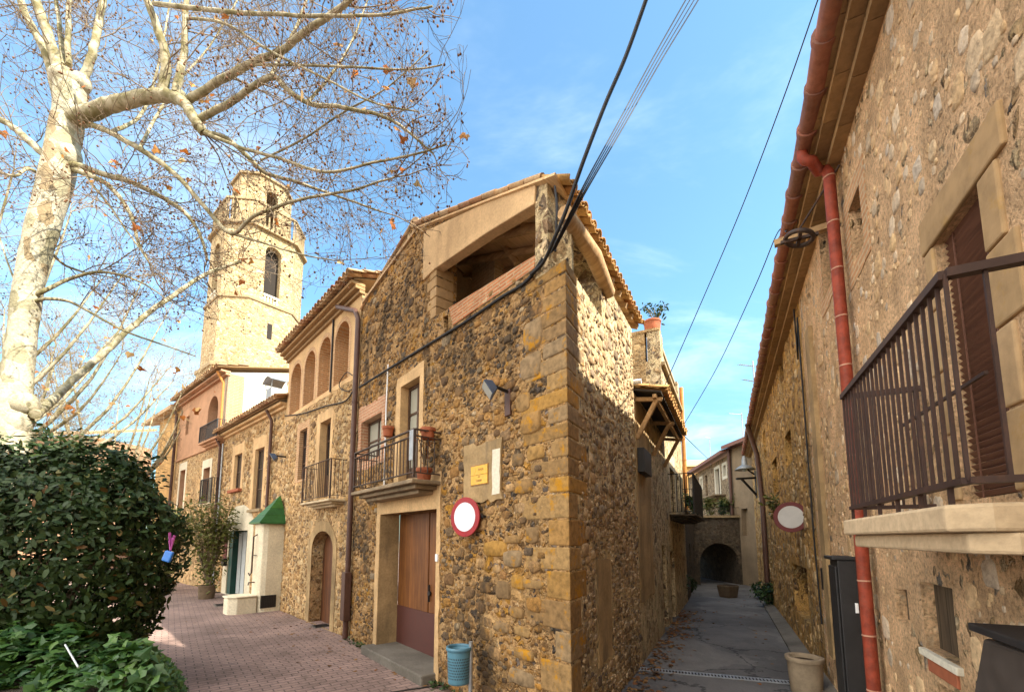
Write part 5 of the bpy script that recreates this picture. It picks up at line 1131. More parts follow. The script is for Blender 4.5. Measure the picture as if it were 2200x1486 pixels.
# red drainpipe
rpx = FR.X(1790, 500, .09); print('red pipe x', rpx, FR.X(1815, 830, .09), FR.X(1848, 1140, .09), FR.X(1880, 1486, .09))
rpx = FR.X(1797, 560, .09)
gx_ = FR.X(1732, 365, YG)
gx_ = rpx + (gx_ - rpx) * .5
pts = [FR.w(gx_, YG, zR), FR.w(gx_, YG, zR - .07), FR.w(gx_ - .01, YG - .02, zR - .12), FR.w(gx_ - .02, YG - .06, zR - .145), FR.w(rpx + .02, .16, zR - .16), FR.w(rpx, .11, zR - .18), FR.w(rpx, .09, zR - .23), FR.w(rpx, .09, zR - .4), FR.w(rpx, .09, 4.), FR.w(rpx, .09, 0.)]
pipe(Rr, pts, .047, M['red_pipe'], 'red_drainpipe', [FR.w(rpx, .09, z) for z in (.25, .68, 1.11, 1.55, 1.98, 2.6, 3.0, 3.4, 3.85, 4.3, 4.75, 5.2, 5.6)], M['pipe_joint'], 1.06, .012)
# thin pipes and wires down the wall
xw_ = FR.X(1735, 850); mb = MB(FR); mb.tube([(xw_ + .3, .04, zR - .2), (xw_ + .2, .05, zR - 1), (xw_, .05, 5.), (xw_, .05, 1.9), (xw_ - .1, .05, .8)], .011, 6); mb.build('wall_cable', M['rubber'], Rr)
xq = FR.X(1741, 700); mb = MB(FR); mb.box(xq - .12, xq + .14, .0008, .05, .5, zR - .9); mb.build('wall_seam', M['plaster_grey'], Rr)
mb = MB(FR); mb.tube([(FR.X(1612, 900, .25), .35, zR), (FR.X(1625, 960, .1), .1, zR - .9), (FR.X(1632, 1000, .1), .09, 3.), (FR.X(1632, 1000, .1), .09, -.2)], .07, 8); mb.build('downpipe', M['brown_pipe'], Rr)
pl = ro(1770, 1222, 1784, 1268); mb = MB(FR); mb.box(pl[0], pl[1], .0008, .03, pl[2], pl[3]); mb.build('wall_plate', M['steel_black'], Rr, .004)
# unseen tall house added beside the viewer to shade the hedge and the paving
mb = MB(FR); mb.box(-10, .89, -7, -.001, -.5, 10.9); mb.box(.8905, 3.25, -7, -.6, zR + .4, 10.9); NB = thing('added_shade_house', 'unseen tall plastered house added beside the long house to shade the square', 'house', FR); mb.build('wall', M['plaster'], NB)
mb = MB(FR); mb.hexa([(-10.2, -7.2, 10.9), (3.3, -7.2, 10.9), (3.3, -.5, 10.9), (-10.2, .3, 10.9)], [(-10.2, -4, 11.9), (3.3, -4, 11.9), (3.3, -3, 11.9), (-10.2, -3, 11.9)]); mb.build('roof', M['tile'], NB)
# stone plinth/kerb at the foot of the right wall
mb = MB(); vs = []
for i in range(13):
    x = 1. + i * 1.85; z = road_z(FR.w(x, 0, 0).y); vs += [FR.w(x, .24, z + .05), FR.w(x, .24, z - .1), FR.w(x, .0, z + .09)]
mb.add(vs, [(3 * i, 3 * i + 3, 3 * i + 4, 3 * i + 1) for i in range(12)] + [(3 * i + 2, 3 * i + 5, 3 * i + 3, 3 * i) for i in range(12)]); tag(mb.build('kerb', M['kerb']), kind='structure')

# ================================================================== church tower
TY = 30.; TCx = at(546, 700, TY).x
n0 = Vector((.78, -.62, 0)).normalized(); FT = Fr((TCx, TY), (n0.y, -n0.x)); # n of the frame = main face
FT = Fr((TCx, TY), (-n0.y * -1, n0.x * -1)) if FT.n.dot(n0) < 0 else FT
if FT.n.dot(n0) < 0: FT = Fr((TCx, TY), (-FT.d.x, -FT.d.y))
print('tower n', FT.n, n0)
def tz(y): return at(546, y, TY - 1.6).z
T = thing('church_tower', 'tall sunlit octagonal stone bell tower with belfry openings and balustrade, behind the bare branches', 'church tower', FT)
def octo(a, c): return [(a, -c), (a, c), (c, a), (-c, a), (-a, c), (-a, -c), (-c, -a), (c, -a)]
def obox(mb, a, c, z0, z1, a2=None, c2=None):
    p, q = octo(a, c), octo(a2 or a, c2 or c); mb.add([(x, y, z0) for x, y in p] + [(x, y, z1) for x, y in q], [tuple(range(8)), tuple(range(15, 7, -1))] + [(i, (i + 1) % 8, 8 + (i + 1) % 8, 8 + i) for i in range(8)])
A_, Cc_ = 2.62, 1.35
zs1, zs2, zs3, zb1 = tz(800), tz(660), tz(508), tz(462)
mb = MB(FT); obox(mb, A_ + .22, Cc_ + .1, -1, zs1 - .1); mb.build('lower_shaft', M['tower_stone'], T)
mb = MB(FT); obox(mb, A_ + .08, Cc_ + .04, zs1 + .15, zs2); mb.build('middle_shaft', M['tower_stone'], T)
# belfry: eight wall panels, tall openings on the wide faces
mb = MB(FT); p = octo(A_, Cc_)
def face_frame(i, pts):
    a, b = Vector((*pts[i], 0)), Vector((*pts[(i + 1) % 8], 0)); wa, wb = FT.w(a.x, a.y, 0), FT.w(b.x, b.y, 0)
    return Fr((wa.x, wa.y), (wb.x - wa.x, wb.y - wa.y)), (b - a).length
for i in range(8):
    f, L = face_frame(i, p)
    if f.n.dot(f.w(L / 2, 0, 0) - FT.o) < 0: f = Fr((f.w(L, 0, 0).x, f.w(L, 0, 0).y), (-f.d.x, -f.d.y))
    hole = []
    if i % 2 == 0: hw = .52; hole = [archp(L / 2 - hw, L / 2 + hw, tz(640), tz(548), hw)]
    sub = MB(f); sub.panel(rect(0, L, zs2 + .2, zs3), hole, 0, -.5); mb.v_off = len(mb.v)
    n = len(mb.v); mb.v += sub.v; mb.f += [tuple(q + n for q in ff) for ff in sub.f]; mb.sm += sub.sm
mb.build('belfry', M['tower_stone'], T)
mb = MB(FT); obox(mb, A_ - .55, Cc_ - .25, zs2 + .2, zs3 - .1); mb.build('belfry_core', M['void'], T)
for (z, s_) in ((zs1 - .1, .34), (zs2, .16), (zs3, .24)):
    mb = MB(FT); obox(mb, A_ + s_, Cc_ + s_ * .45, z, z + .2 + (.05 if s_ > .3 else 0)); mb.build('string_course', M['cut_stone'], T, .03)
def balus(pts, z0, z1, n, only=None, hw=None):
    mb = MB()
    for i in range(8):
        if only is not None and i not in only: continue
        f, L = face_frame(i, pts)
        if f.n.dot(f.w(L / 2, 0, 0) - FT.o) < 0: f = Fr((f.w(L, 0, 0).x, f.w(L, 0, 0).y), (-f.d.x, -f.d.y))
        a, b = (0, L) if hw is None else (L / 2 - hw, L / 2 + hw); m2 = MB(f); m2.box(a, b, -.2, -.02, z1 - .14, z1); m2.box(a, b, -.2, -.02, z0, z0 + .1)
        k = max(3, int((b - a) / n))
        for j in range(k): m2.lathe((a + (b - a) * (j + .5) / k, -.11, z0 + .1), [(.05, 0), (.08, .12), (.04, (z1 - z0 - .24) * .6), (.06, z1 - z0 - .24)], 7)
        q = len(mb.v); mb.v += m2.v; mb.f += [tuple(x + q for x in ff) for ff in m2.f]; mb.sm += m2.sm
    return mb
balus(octo(A_ + .1, Cc_ + .05), zs3 + .2, zb1 + .35, .26).build('balustrade', M['cut_stone'], T)
balus(octo(A_ + .1, Cc_), tz(662), tz(640) + .1, .2, (0, 2, 4, 6), .5).build('window_balustrade', M['plaster_white'], T)
zl0, zl1 = zs3 + .2, tz(380)
mb = MB(FT); a2, c2 = 1.75, .80; p2 = octo(a2, c2)
for i in range(8):
    f, L = face_frame(i, p2)
    if f.n.dot(f.w(L / 2, 0, 0) - FT.o) < 0: f = Fr((f.w(L, 0, 0).x, f.w(L, 0, 0).y), (-f.d.x, -f.d.y))
    hole = [archp(L / 2 - .38, L / 2 + .38, zl0 + .9, tz(412), .38)] if i % 2 == 0 else []
    sub = MB(f); sub.panel(rect(0, L, zl0, zl1), hole, 0, -.35); n = len(mb.v); mb.v += sub.v; mb.f += [tuple(q + n for q in ff) for ff in sub.f]; mb.sm += sub.sm
mb.build('lantern', M['tower_stone'], T)
mb = MB(FT); obox(mb, a2 + .14, c2 + .08, zl1, zl1 + .18); mb.build('lantern_cornice', M['cut_stone'], T, .02)
mb = MB(FT); obox(mb, a2, c2, zl1 + .18, zl1 + .75, a2 * .66, c2 * .66); obox(mb, a2 * .66, c2 * .66, zl1 + .7501, zl1 + 1.15, .25, .12); mb.build('dome', M['tower_stone'], T)
mb = MB(FT); mb.lathe((0, 0, zl0 + .9), [(.0, 1.3), (.2, 1.25), (.3, .8), (.42, .35), (.5, .1), (.5, 0)], 16); mb.tube([(0, 0, zl0 + 2.2), (0, 0, zl1)], .04, 6); bl = mb.build('bell', M['iron'], T)
mb = MB(FT); sx = .3; mb.box(-.16, .16, A_ + .081, A_ + .088, tz(730), tz(697)); mb.build('slit_window', M['void'], T)
# a low house far behind the tree
F6 = Fr((at(196, 960, 26).x, 26.), (-1, .1)); G6 = thing('brick_house', 'low orange brick house glimpsed between the tree trunk and the hedge', 'house', F6); z6 = F6.Z(120, 938)
mb = MB(F6); mb.panel(rect(0, 14, -1, z6), [], 0, -4); mb.build('wall', M['brick_pink'], G6)
mb = MB(F6); mb.hexa([(-.2, .4, z6), (14.2, .4, z6), (14.2, -4, z6 + 1.3), (-.2, -4, z6 + 1.3)], [(-.2, .4, z6 + .15), (14.2, .4, z6 + .15), (14.2, -4, z6 + 1.45), (-.2, -4, z6 + 1.45)]); mb.build('roof', M['tile'], G6)

# ================================================================== small things on the walls and in the street
def sign_plate(name, label, c, axis, r, th, m_rim, m_mid, back=True, brk=None):
    ax = Vector(axis).normalized(); t = thing(name, label, 'road sign', c); mb = MB(); mb.lathe(Vector(c), [(0, -th), (r, -th), (r, 0), (r * .985, .004), (0, .004)], 40, False, ax); mb.build('rim', m_rim, t)
    mb = MB(); mb.lathe(Vector(c), [(0, .0045), (r * .735, .0045), (r * .73, .0075), (0, .0075)], 40, False, ax); mb.build('face', m_mid, t)
    mb = MB()
    if brk:
        for a, b in brk: mb.bar(a, b, .03, .03)
    mb.build('bracket', M['iron_dark'], t); return t
x, z = FA.pix(1003, 1110, .10); rs = .245
x0 = FA.X(1032, 1110, .1); x1 = FA.X(975, 1110, .1); zt1, zb1_ = FA.Z(1003, 1077, .1), FA.Z(1003, 1144, .1)
print('sign size', abs(x1 - x0), zt1 - zb1_)
rs = (abs(x1 - x0) + (zt1 - zb1_)) / 4
nrm = (FA.n + Vector((.12, -.2, 0))).normalized()
sign_plate('no_entry_sign', 'round no-vehicles sign with bright red rim and white centre, on the corner house wall', FA.w(x, .13, z), nrm, rs, .012, M['sign_red'], M['sign_white'], brk=[(FA.w(x - rs * 1.05, .0, z), FA.w(x - rs * 1.05, .05, z)), (FA.w(x + rs * 1.05, .0, z), FA.w(x + rs * 1.05, .05, z)), (FA.w(x - rs * 1.1, .03, z), FA.w(x + rs * 1.1, .03, z))])
c2_ = at(1699, 1110, 6.9); v = (EYEV - c2_); v.z = 0; v.normalize()
cl = FR.loc(c2_); print('sign2 off wall', cl.y)
sign_plate('no_entry_sign', 'round no-vehicles sign with faded dark red rim and dull centre, on the alley house', c2_, v, .24, .012, M['sign_dark_red'], M['sign_dull'], brk=[(FR.w(cl.x + .1, 0, cl.z + .1), FR.w(cl.x + .08, cl.y * .8, cl.z + .1)), (FR.w(cl.x + .1, 0, cl.z - .1), FR.w(cl.x + .08, cl.y * .8, cl.z - .1))])

# yellow street name tiles
sx1, sz1 = FA.pix(1018, 1003); sx0, sz0 = FA.pix(1053, 1037)
ff = Fr((FA.w(sx0, 0, 0).x, FA.w(sx0, 0, 0).y), (FA.d.x, FA.d.y))
T = thing('street_name_sign', 'yellow glazed street name tiles with brown lettering, on the corner house', 'street sign', FA)
Ws = sx1 - sx0; zt_, zb__ = FA.Z(1036, 1000), FA.Z(1036, 1040); hm = (zt_ + zb__) / 2
mb = MB(FA); mb.box(sx0 - .012, sx1 + .012,   .031, .037, zb__ - .012, zt_ + .012); mb.build('border', M['dark_ink'], T, .002)
mb = MB(FA); mb.box(sx0, sx1, .0375, .043, zb__, hm - .002); mb.box(sx0, sx1, .0375, .043, hm + .002, zt_); mb.build('tiles', M['yellow_tile'], T, .002)
def lettering(txt, parent, fr, cx, cz, size, y, mat):
    cu = bpy.data.curves.new('t', 'FONT'); cu.body = txt; cu.size = size; cu.align_x = 'CENTER'; cu.align_y = 'CENTER'; cu.extrude = .0006; cu.offset = .0008
    ob = bpy.data.objects.new('t', cu); COL.objects.link(ob); dg = bpy.context.evaluated_depsgraph_get(); me = bpy.data.meshes.new_from_object(ob.evaluated_get(dg))
    bpy.data.objects.remove(ob); mb = MB(fr); mb.add([(cx - v.co.x, y + v.co.z, cz + v.co.y) for v in me.vertices], [tuple(p.vertices) for p in me.polygons]); return mb.build('lettering', mat, parent)
hh_ = zt_ - zb__
lettering('PLAÇA', T, FA, (sx0 + sx1) / 2 - Ws * .12, zt_ - hh_ * .22, hh_ * .155, .0438, M['dark_ink'])
lettering('DEL', T, FA, (sx0 + sx1) / 2, zb__ + hh_ * .40, hh_ * .10, .0438, M['dark_ink'])
lettering('CARME', T, FA, (sx0 + sx1) / 2, zb__ + hh_ * .19, hh_ * .155, .0438, M['dark_ink'])
mb = MB(FA); mb.prism([(sx1 - Ws * .30, zt_ - hh_ * .10), (sx1 - Ws * .10, zt_ - hh_ * .10), (sx1 - Ws * .10, zt_ - hh_ * .3), (sx1 - Ws * .20, zt_ - hh_ * .42), (sx1 - Ws * .30, zt_ - hh_ * .3)], .0432, .0442); mb.build('crest', M['yellow_tile'], T)

def floodlight(label, c, out, along, s, mglass):
    """box lamp tilted down on a stub arm"""
    t = thing('floodlight', label, 'floodlight', c); o, a, u = Vector(out).normalized(), Vector(along).normalized(), Vector((0, 0, 1))
    f = (o * .72 - u * .55 + a * .42).normalized(); sd = f.cross(u).normalized(); up = sd.cross(f)
    c = Vector(c); b = c - f * s * .75
    def corners(q, w, h): return [q + sd * (w * i) + up * (h * j) for i, j in ((-1, -1), (1, -1), (1, 1), (-1, 1))]
    mb = MB(); mb.hexa(corners(b, s * .55, s * .42), corners(c, s, s * .78)); mb.build('housing', M['lamp_body'], t, .008)
    mb = MB(); mb.hexa(corners(c + f * .002, s * .86, s * .64), corners(c + f * .008, s * .86, s * .64)); mb.build('lens', mglass, t)
    w = c - o * ((c - Vector(c)).dot(o)) ; return t, b
M['lamp_body'] = paint('blue_grey_enamel', (.07, .10, .17), .45, 0, .2)
yl = .28
c = FA.w(*(lambda p: (p[0], yl, p[1]))(FA.pix(1047, 838, yl))); t, b = floodlight('blue-grey square floodlight jutting from the rubble wall under the loft', c, FA.n, FA.d, .125, M['lamp_glass'])
mb = MB(); lb = FA.loc(b); mb.tube([b, FA.w(lb.x, .04, lb.z - .02), FA.w(lb.x, -.02, lb.z - .05)], .02, 7); mb.box
mb.build('arm', M['iron_dark'], t)
mb = MB(FA); mb.box(lb.x - .05, lb.x + .05, .001, .03, lb.z - .30, lb.z - .0); mb.build('junction_box', M['brown_pipe'], t, .004)
c = FC.w(*(lambda p: (p[0], .35, p[1]))(FC.pix(586, 983, .35))); t, b = floodlight('small dark floodlight clamped beside the low house downpipe', c, FC.n, FC.d, .15, M['lamp_glass']); lb = FC.loc(b)
mb = MB(); mb.tube([b, FC.w(lb.x, .02, lb.z)], .025, 6); mb.build('arm', M['iron_dark'], t)

# facade cables: one sagging rope of cables along both facades
def wire(name, label, pts, r, m=None, cat='cable', group=None, n=6, sub=8):
    P = [Vector(p) for p in pts]; out = []
    for i in range(len(P) - 1):
        p0, p1, p2, p3 = P[max(i - 1, 0)], P[i], P[i + 1], P[min(i + 2, len(P) - 1)]
        for k in range(sub):
            t = k / sub; out.append(.5 * ((2 * p1) + (p2 - p0) * t + (2 * p0 - 5 * p1 + 4 * p2 - p3) * t * t + (3 * p1 - p0 - 3 * p2 + p3) * t ** 3))
    out.append(P[-1]); o = MB().tube(out, r, n).build(name, m or M['rubber'], loc=P[0]); return tag(o, label, cat, group)
def tail(p, q): return [p] + [p.lerp(q, f) for f in (.04, .12, .28, .6)] + [q]
def fap(px, py, y=.03): q = FA.pix(px, py, y); return FA.w(q[0], y, q[1])
def fbp(px, py, y=.03): q = FB.pix(px, py, y); return FB.w(q[0], y, q[1])
wire('facade_cable', 'thick black cable bundle running along the facade under the loft parapet', [fap(1166, 556, .05), fap(1130, 605), fap(1075, 640), fap(1005, 688), fap(930, 734), fap(850, 783), fap(772, 832, .1)], .020)
wire('facade_cable', 'black cable sagging under the four brick arches', [fbp(757, 842, .1), fbp(740, 862), fbp(700, 872), fbp(650, 888), fbp(612, 893)], .015)
wire('cable_loop', 'open loop of black cable hanging at the brown downpipe', [fbp(757, 806, .06), fbp(745, 800, .05), fbp(731, 818, .05), fbp(730, 832, .05), fbp(745, 840, .05), fbp(756, 836, .06)], .010)
wire('facade_cable', 'thin black cable above the loft beam end on the gable', [fap(1192, 400, .03), fap(1196, 450, .03), fap(1193, 540, .03)], .012)
# overhead lines
A0 = fap(1182, 548, .06)
def oh(px, py, Y): return at(px, py, Y)
wire('overhead_cable', 'thick twisted black overhead cable rising from the house corner', [fap(1140, 590, .06), fap(1168, 562, .08), oh(1192, 510, 3.9), oh(1217, 450, 3.75), oh(1252, 350, 3.6), oh(1300, 225, 3.55), oh(1345, 120, 3.5), oh(1388, 0, 3.4), *tail(oh(1420, -90, 3.3), FR.w(-2.5, .1, 9.2))], .0185)
for i, (dx, r) in enumerate(((0, .0075), (7, .006), (14, .006), (21, .0075))):
    lab = ('first', 'second', 'third', 'last')[i]
    wire('overhead_wire', ('leftmost', 'second from left', 'third from left', 'rightmost')[i] + ' of the four thin wires fanning up from the house corner', [fap(1183 + i * 3, 545 - i * 3, .05), oh(1228 + dx * .4, 452, 3.75), oh(1264 + dx * .6, 380, 3.7), oh(1330 + dx * .8, 260, 4.6), oh(1400 + dx, 130, 4.7), oh(1478 + dx * 1.3, -8, 4.6), *tail(oh(1530 + dx * 1.3, -100, 4.5), FR.w(-2.2 + i * .05, .05, 9.4))], r, group='thin wires over the corner')
wire('overhead_wire', 'thin black wire crossing the sky to the terrace house parapet', [oh(1428, 828, 10.), oh(1500, 665, 9.), oh(1590, 455, 7.5), oh(1680, 220, 6.), oh(1760, -8, 5.), *tail(oh(1800, -120, 4.5), FR.w(-1.8, .05, 9.5))], .009)
pu = FR.w(FR.X(1690, 497, .35), .35, FR.Z(1690, 497, .35))
wire('overhead_wire', 'thin black wire from the pulley beam down to the orange downpipe', [oh(1469, 912, 13.), oh(1540, 790, 11.5), oh(1620, 620, 8.5), oh(1668, 505, 7.), pu], .010)
wire('overhead_wire', 'short black wire from the orange downpipe to the aerial base on the far roof', [oh(1468, 934, 13.), oh(1500, 965, 19), oh(1520, 984, 27)], .012)

# pulley wheel on its beam
pc_ = FR.pix(1717, 512, .30); T = thing('hoist_pulley', 'iron hoist wheel hanging from a stub beam under the red eave', 'pulley', FR.w(pc_[0], .3, pc_[1]))
mb = MB(FR); cx, cz2 = pc_
ring = [(cx + .13 * math.cos(a), .30 + .13 * math.sin(a) * .9, cz2 + .03 * math.sin(a)) for a in [2 * math.pi * k / 20 for k in range(21)]]
mb.tube(ring, .022, 6, False); mb.bar((cx - .12, .30, cz2), (cx + .12, .30, cz2), .03); mb.bar((cx, .14, cz2), (cx, .46, cz2), .03); mb.build('wheel', M['iron'], T)
mb = MB(FR); a_ = FR.loc(at(1668, 507, FR.w(cx + .5, .6, 0).y)); mb.bar((cx + .08, .02, cz2 + .10), (cx + .12, .50, cz2 + .08), .06); mb.build('beam', M['wood_beam'], T)
mb = MB(FR); mb.tube([(cx + .05, .3, cz2 + .10), (cx - .40, .02, cz2 + .36)], .010, 6); mb.build('stay_rod', M['iron'], T)

# black steel cabinet, electric cabinet, planters, bin, drain
k0 = FR.X(1852, 1330, .0); kp = FR.off(1803, 1330, k0, 0, .8) or .2; k1 = k0 + .34; kz = FR.Z(1845, 1205, .02); print('cabinet', k0, k1, kz, kp)
T = thing('steel_cabinet', 'tall narrow black steel cabinet standing against the wall next to the red drainpipe', 'cabinet', FR.w(k0, 0, 0))
mb = MB(FR); mb.box(k0, k1, .005, kp - .02, 0.005, kz); mb.build('body', M['steel_black'], T, .008)
mb = MB(FR); mb.box(k0 + .02, k1 - .02, kp - .019, kp, .06, kz - .06); d_ = mb.build('door', M['steel_black'], T, .006)
mb = MB(FR); mb.box(k0 - .014, k0 - .001, .02, .045, FR.Z(1835, 1312, .03), FR.Z(1835, 1292, .03)); mb.build('handle', M['white'], d_, .003)
mb = MB(FR); mb.box(k0 - .015, k1 + .03, .005, kp + .025, kz + .001, kz + .035); mb.build('lid', M['steel_black'], T, .008)
e0 = FR.pix(2108, 1368, .28); eb = FR.X(2092, 1486, .28)
T = thing('electric_cabinet', 'dark brown sheet-steel cabinet with louvres at the foot of the right wall', 'cabinet', FR.w(e0[0], 0, 0))
xe1 = FR.X(2110, 1366, .28); ze = e0[1]; xb1 = FR.X(2090, 1486, .28); zbt = FR.Z(2090, 1486, .28)
kk = (xb1 - xe1) / (ze - zbt)
mb = MB(FR); x_b = xe1 + kk * (ze + .0) 
mb.prism([(xe1, ze), (xe1 - 1.1, ze + .02), (xe1 - 1.1, 0.004), (x_b, 0.004)], .005, .28); mb.build('body', M['steel_brown'], T, .012)
mb = MB(FR); mb.box(xe1 - 1.1, xe1 + .02, .003, .31, ze + .021, ze + .05); mb.build('lid', M['steel_black'], T, .006)
mb = MB(FR)
for a in range(2):
    for j in range(2):
        xx = xe1 - .10 - .12 * a; zz_ = ze - .20 - .05 * j; mb.add([(xx, .281, zz_), (xx - .07, .281, zz_), (xx - .07, .281, zz_ + .022), (xx, .281, zz_ + .022), (xx, .296, zz_ + .002), (xx - .07, .296, zz_ + .002)], [(0, 1, 5, 4), (4, 5, 2, 3), (0, 4, 3), (1, 2, 5)])
mb.build('louvres', M['steel_brown'], T)
def pot(label, c, r, h, m, rim=.02, name='planter', cat='planter', soil=True, taper=.88):
    t = thing(name, label, cat, c); c = Vector(c); mb = MB(); mb.lathe(c, [(0, .0), (r * taper, .0), (r * .97, h * .55), (r, h - .05), (r + rim, h - .05), (r + rim, h), (r - .03, h), (r - .04, h - .07), (0, h - .07)], 28, True); mb.build('pot', m, t, .004)
    mb = MB(); mb.disc(c + Vector((0, 0, h - .068)), r - .045, (0, 0, 1), 20, .02); mb.build('soil', M['soil'], t); return t
c = gnd(1763, 1500); c = Vector((c.x - .03, c.y + .20, 0.006)); zt_p = .40
pot('round pale clay planter with bare soil beside the drain channel', c, .19, .43, M['clay'])
c = gnd(1565, 1283, -.08); T = thing('stone_planter', 'square pale stone planter in the middle of the alley with dead stalks', 'planter', (c.x, c.y, road_z(c.y)))
mb = MB(Fr((c.x, c.y, road_z(c.y)), (1, .45))); w_ = .25; mb.hexa([(-w_ * .8, -w_ * .8, .004), (w_ * .8, -w_ * .8, .004), (w_ * .8, w_ * .8, .004), (-w_ * .8, w_ * .8, .004)], [(-w_, -w_, .4), (w_, -w_, .4), (w_, w_, .4), (-w_, w_, .4)]); mb.build('tub', M['clay_dark'], T, .03)
mb = MB(Fr((c.x, c.y, road_z(c.y)), (1, .45))); mb.box(-w_ * .85, w_ * .85, -w_ * .85, w_ * .85, .401, .412); mb.build('soil', M['soil'], T)
# bin
pb_ = gnd(985, 1487); bc = Vector((pb_.x, pb_.y, 0)); 
fb = FA.loc(bc); bc = FA.w(FA.X(986, 1420, .33), .33, 0); zbt_, ztp = FA.Z(986, 1466, .33), FA.Z(986, 1388, .33)
print('bin', bc, zbt_, ztp)
rb = 24.5 / 935 * bc.y
T = thing('litter_bin', 'blue perforated steel litter bin hung on a grey post at the wall foot', 'bin', (bc.x, bc.y, 0))
M['bin_mesh'] = None
m, g, p = new('perforated_blue_steel'); o_ = objc(g); sp = g.n('ShaderNodeSeparateXYZ', {0: o_})
ang = g.math('MULTIPLY', g.math('ARCTAN2', sp.outputs[1], sp.outputs[0]), 40 / (2 * math.pi) * 1.0); hz_ = g.math('MULTIPLY', sp.outputs[2], 34.)
row = g.math('FLOOR', hz_); fx = g.math('SUBTRACT', g.math('FRACT', g.math('ADD', ang, g.math('MULTIPLY', g.math('MODULO', row, 2.), .5))), .5); fz = g.math('SUBTRACT', g.math('FRACT', hz_), .5)
d2 = g.math('ADD', g.math('MULTIPLY', fx, fx), g.math('MULTIPLY', fz, fz)); hole = g.math('LESS_THAN', d2, .085)
band = g.math('MULTIPLY', g.math('GREATER_THAN', sp.outputs[2], zbt_ + .05), g.math('LESS_THAN', sp.outputs[2], ztp - .10))
hole = g.math('MULTIPLY', hole, band); n_ = g.noise(o_, 9, 5)
colb = g.mix(hole, g.mix(n_, (.06, .17, .25), (.11, .27, .36)), (.012, .02, .025)); fin(m, g, p, colb, .4, g.math('MULTIPLY', hole, -1.), .4, .01, spec=.45)
mb = MB(); mb.lathe(bc, [(0, zbt_ + .01), (rb * .86, zbt_), (rb * .90, zbt_ + .02), (rb, ztp - .04), (rb, ztp), (rb - .012, ztp), (rb * .88, zbt_ + .03), (0, zbt_ + .03)], 36, True); mb.build('bucket', m, T)
mb = MB(); mb.lathe(bc, [(rb + .001, ztp - .035), (rb + .012, ztp - .03), (rb + .012, ztp + .004), (rb - .014, ztp + .004), (rb - .014, ztp - .02)], 36, True); mb.build('rim', M['bin_blue'], T)
bp = FA.w(FA.X(1011, 1440, .24), .24, 0); mb = MB(); mb.tube([bp + Vector((0, 0, -.02)), bp + Vector((0, 0, ztp + .06))], .022, 10); mb.build('post', M['galv'], T)
mb = MB(); mb.bar(bp + Vector((0, 0, ztp - .06)), bc + (bp - bc) * .7 + Vector((0, 0, ztp - .06)), .03); mb.bar(bp + Vector((0, 0, zbt_ + .1)), bc + (bp - bc) * .7 + Vector((0, 0, zbt_ + .1)), .03); mb.build('hanger', M['galv'], T)
# drain channel
a, b = gnd(1330, 1433), gnd(1722, 1469); a.z = b.z = 0; d = (b - a).normalized(); L = (b - a).length; fd = Fr((a.x, a.y), (d.x, d.y))
T = thing('drain_channel', 'slotted drain channel crossing the mouth of the alley', 'drain', fd)
mb = MB(fd); mb.box(0, L, -.075, -.06, .0045, .018); mb.box(0, L, .06, .075, .0045, .018)
k = int(L / .042)
for i in range(k): mb.box(L * i / k, L * i / k + .020, -.06, .06, .0085, .016)
mb.build('grating', M['galv'], T); mb = MB(fd); mb.box(0, L, -.06, .06, .0045, .0075); mb.build('channel', M['void'], T)
for (px, py), lab in (((487, 1298), 'dark inspection cover in the paving near the well hut'), ((690, 1344), 'small dark drain cover in the paving near the brown downpipe'), ((468, 1272), 'small inspection cover in the paving beside the green door')):
    c = gnd(px, py); f_ = Fr((c.x, c.y), (FA.d.x, FA.d.y)); w_ = .3 if px == 487 else .18
    T = thing('inspection_cover', lab, 'drain cover', f_, 'inspection covers'); mb = MB(f_); mb.box(-w_, w_, -w_, w_, .002, .009); mb.build('frame', M['kerb'], T); mb = MB(f_); mb.box(-w_ * .86, w_ * .86, -w_ * .86, w_ * .86, .0092, .014)
    for i in range(6): mb.box(-w_ * .8 + i * w_ * .28, -w_ * .8 + i * w_ * .28 + w_ * .12, -w_ * .78, w_ * .78, .0142, .018)
    mb.build('lid', M['iron_dark'], T)
a, b = gnd(842, 1487), gnd(968, 1468); d = (b - a).normalized(); a = a - d * 1.2; tag(MB().bar(a + Vector((0, 0, .004)), b + Vector((0, 0, .004)), .03, .012).build('edging_strip', M['iron_dark'], loc=a), 'thin dark metal edging strip in the paving running to the bin', 'edging')

# street lamp on its bracket
F3l = FR; lx = FR.X(1622, 1030, .0); lb_ = at(1622, 1022, 16.2); lh = at(1600, 1005, 15.95)
T = thing('street_lamp', 'grey bell street lamp on a braced iron bracket over the alley', 'street lamp', lb_)
mb = MB(); wl = FR.w(FR.loc(lb_).x, 0, 0); wl.z = lb_.z; e1 = at(1582, 1028, 15.95); w1 = Vector((wl.x, wl.y, at(1622, 1026, 16.2).z)); w2 = Vector((wl.x, wl.y, at(1622, 1064, 16.2).z))
mb.bar(w1, e1, .07); mb.bar(w2, e1 + (w1 - e1) * .25, .06); mb.bar(w1 + Vector((0, 0, .3)), w2 - Vector((0, 0, .1)), .06); mb.tube([at(1620, 1018, 16.1), at(1608, 1010, 16.0), at(1601, 1000, 15.95), lh + Vector((0, 0, .3))], .03, 7); mb.build('bracket', M['iron_dark'], T)
mb = MB(); mb.lathe(lh, [(.05, .45), (.09, .3), (.10, .12), (.22, .05), (.36, -.06), (.34, -.07), (.08, .0), (0, .0)], 20); mb.build('lamp_shade', M['zinc'], T)
mb = MB(); mb.ball(lh - Vector((0, 0, .05)), .09, 10); mb.build('bulb', M['lamp_glass'], T)
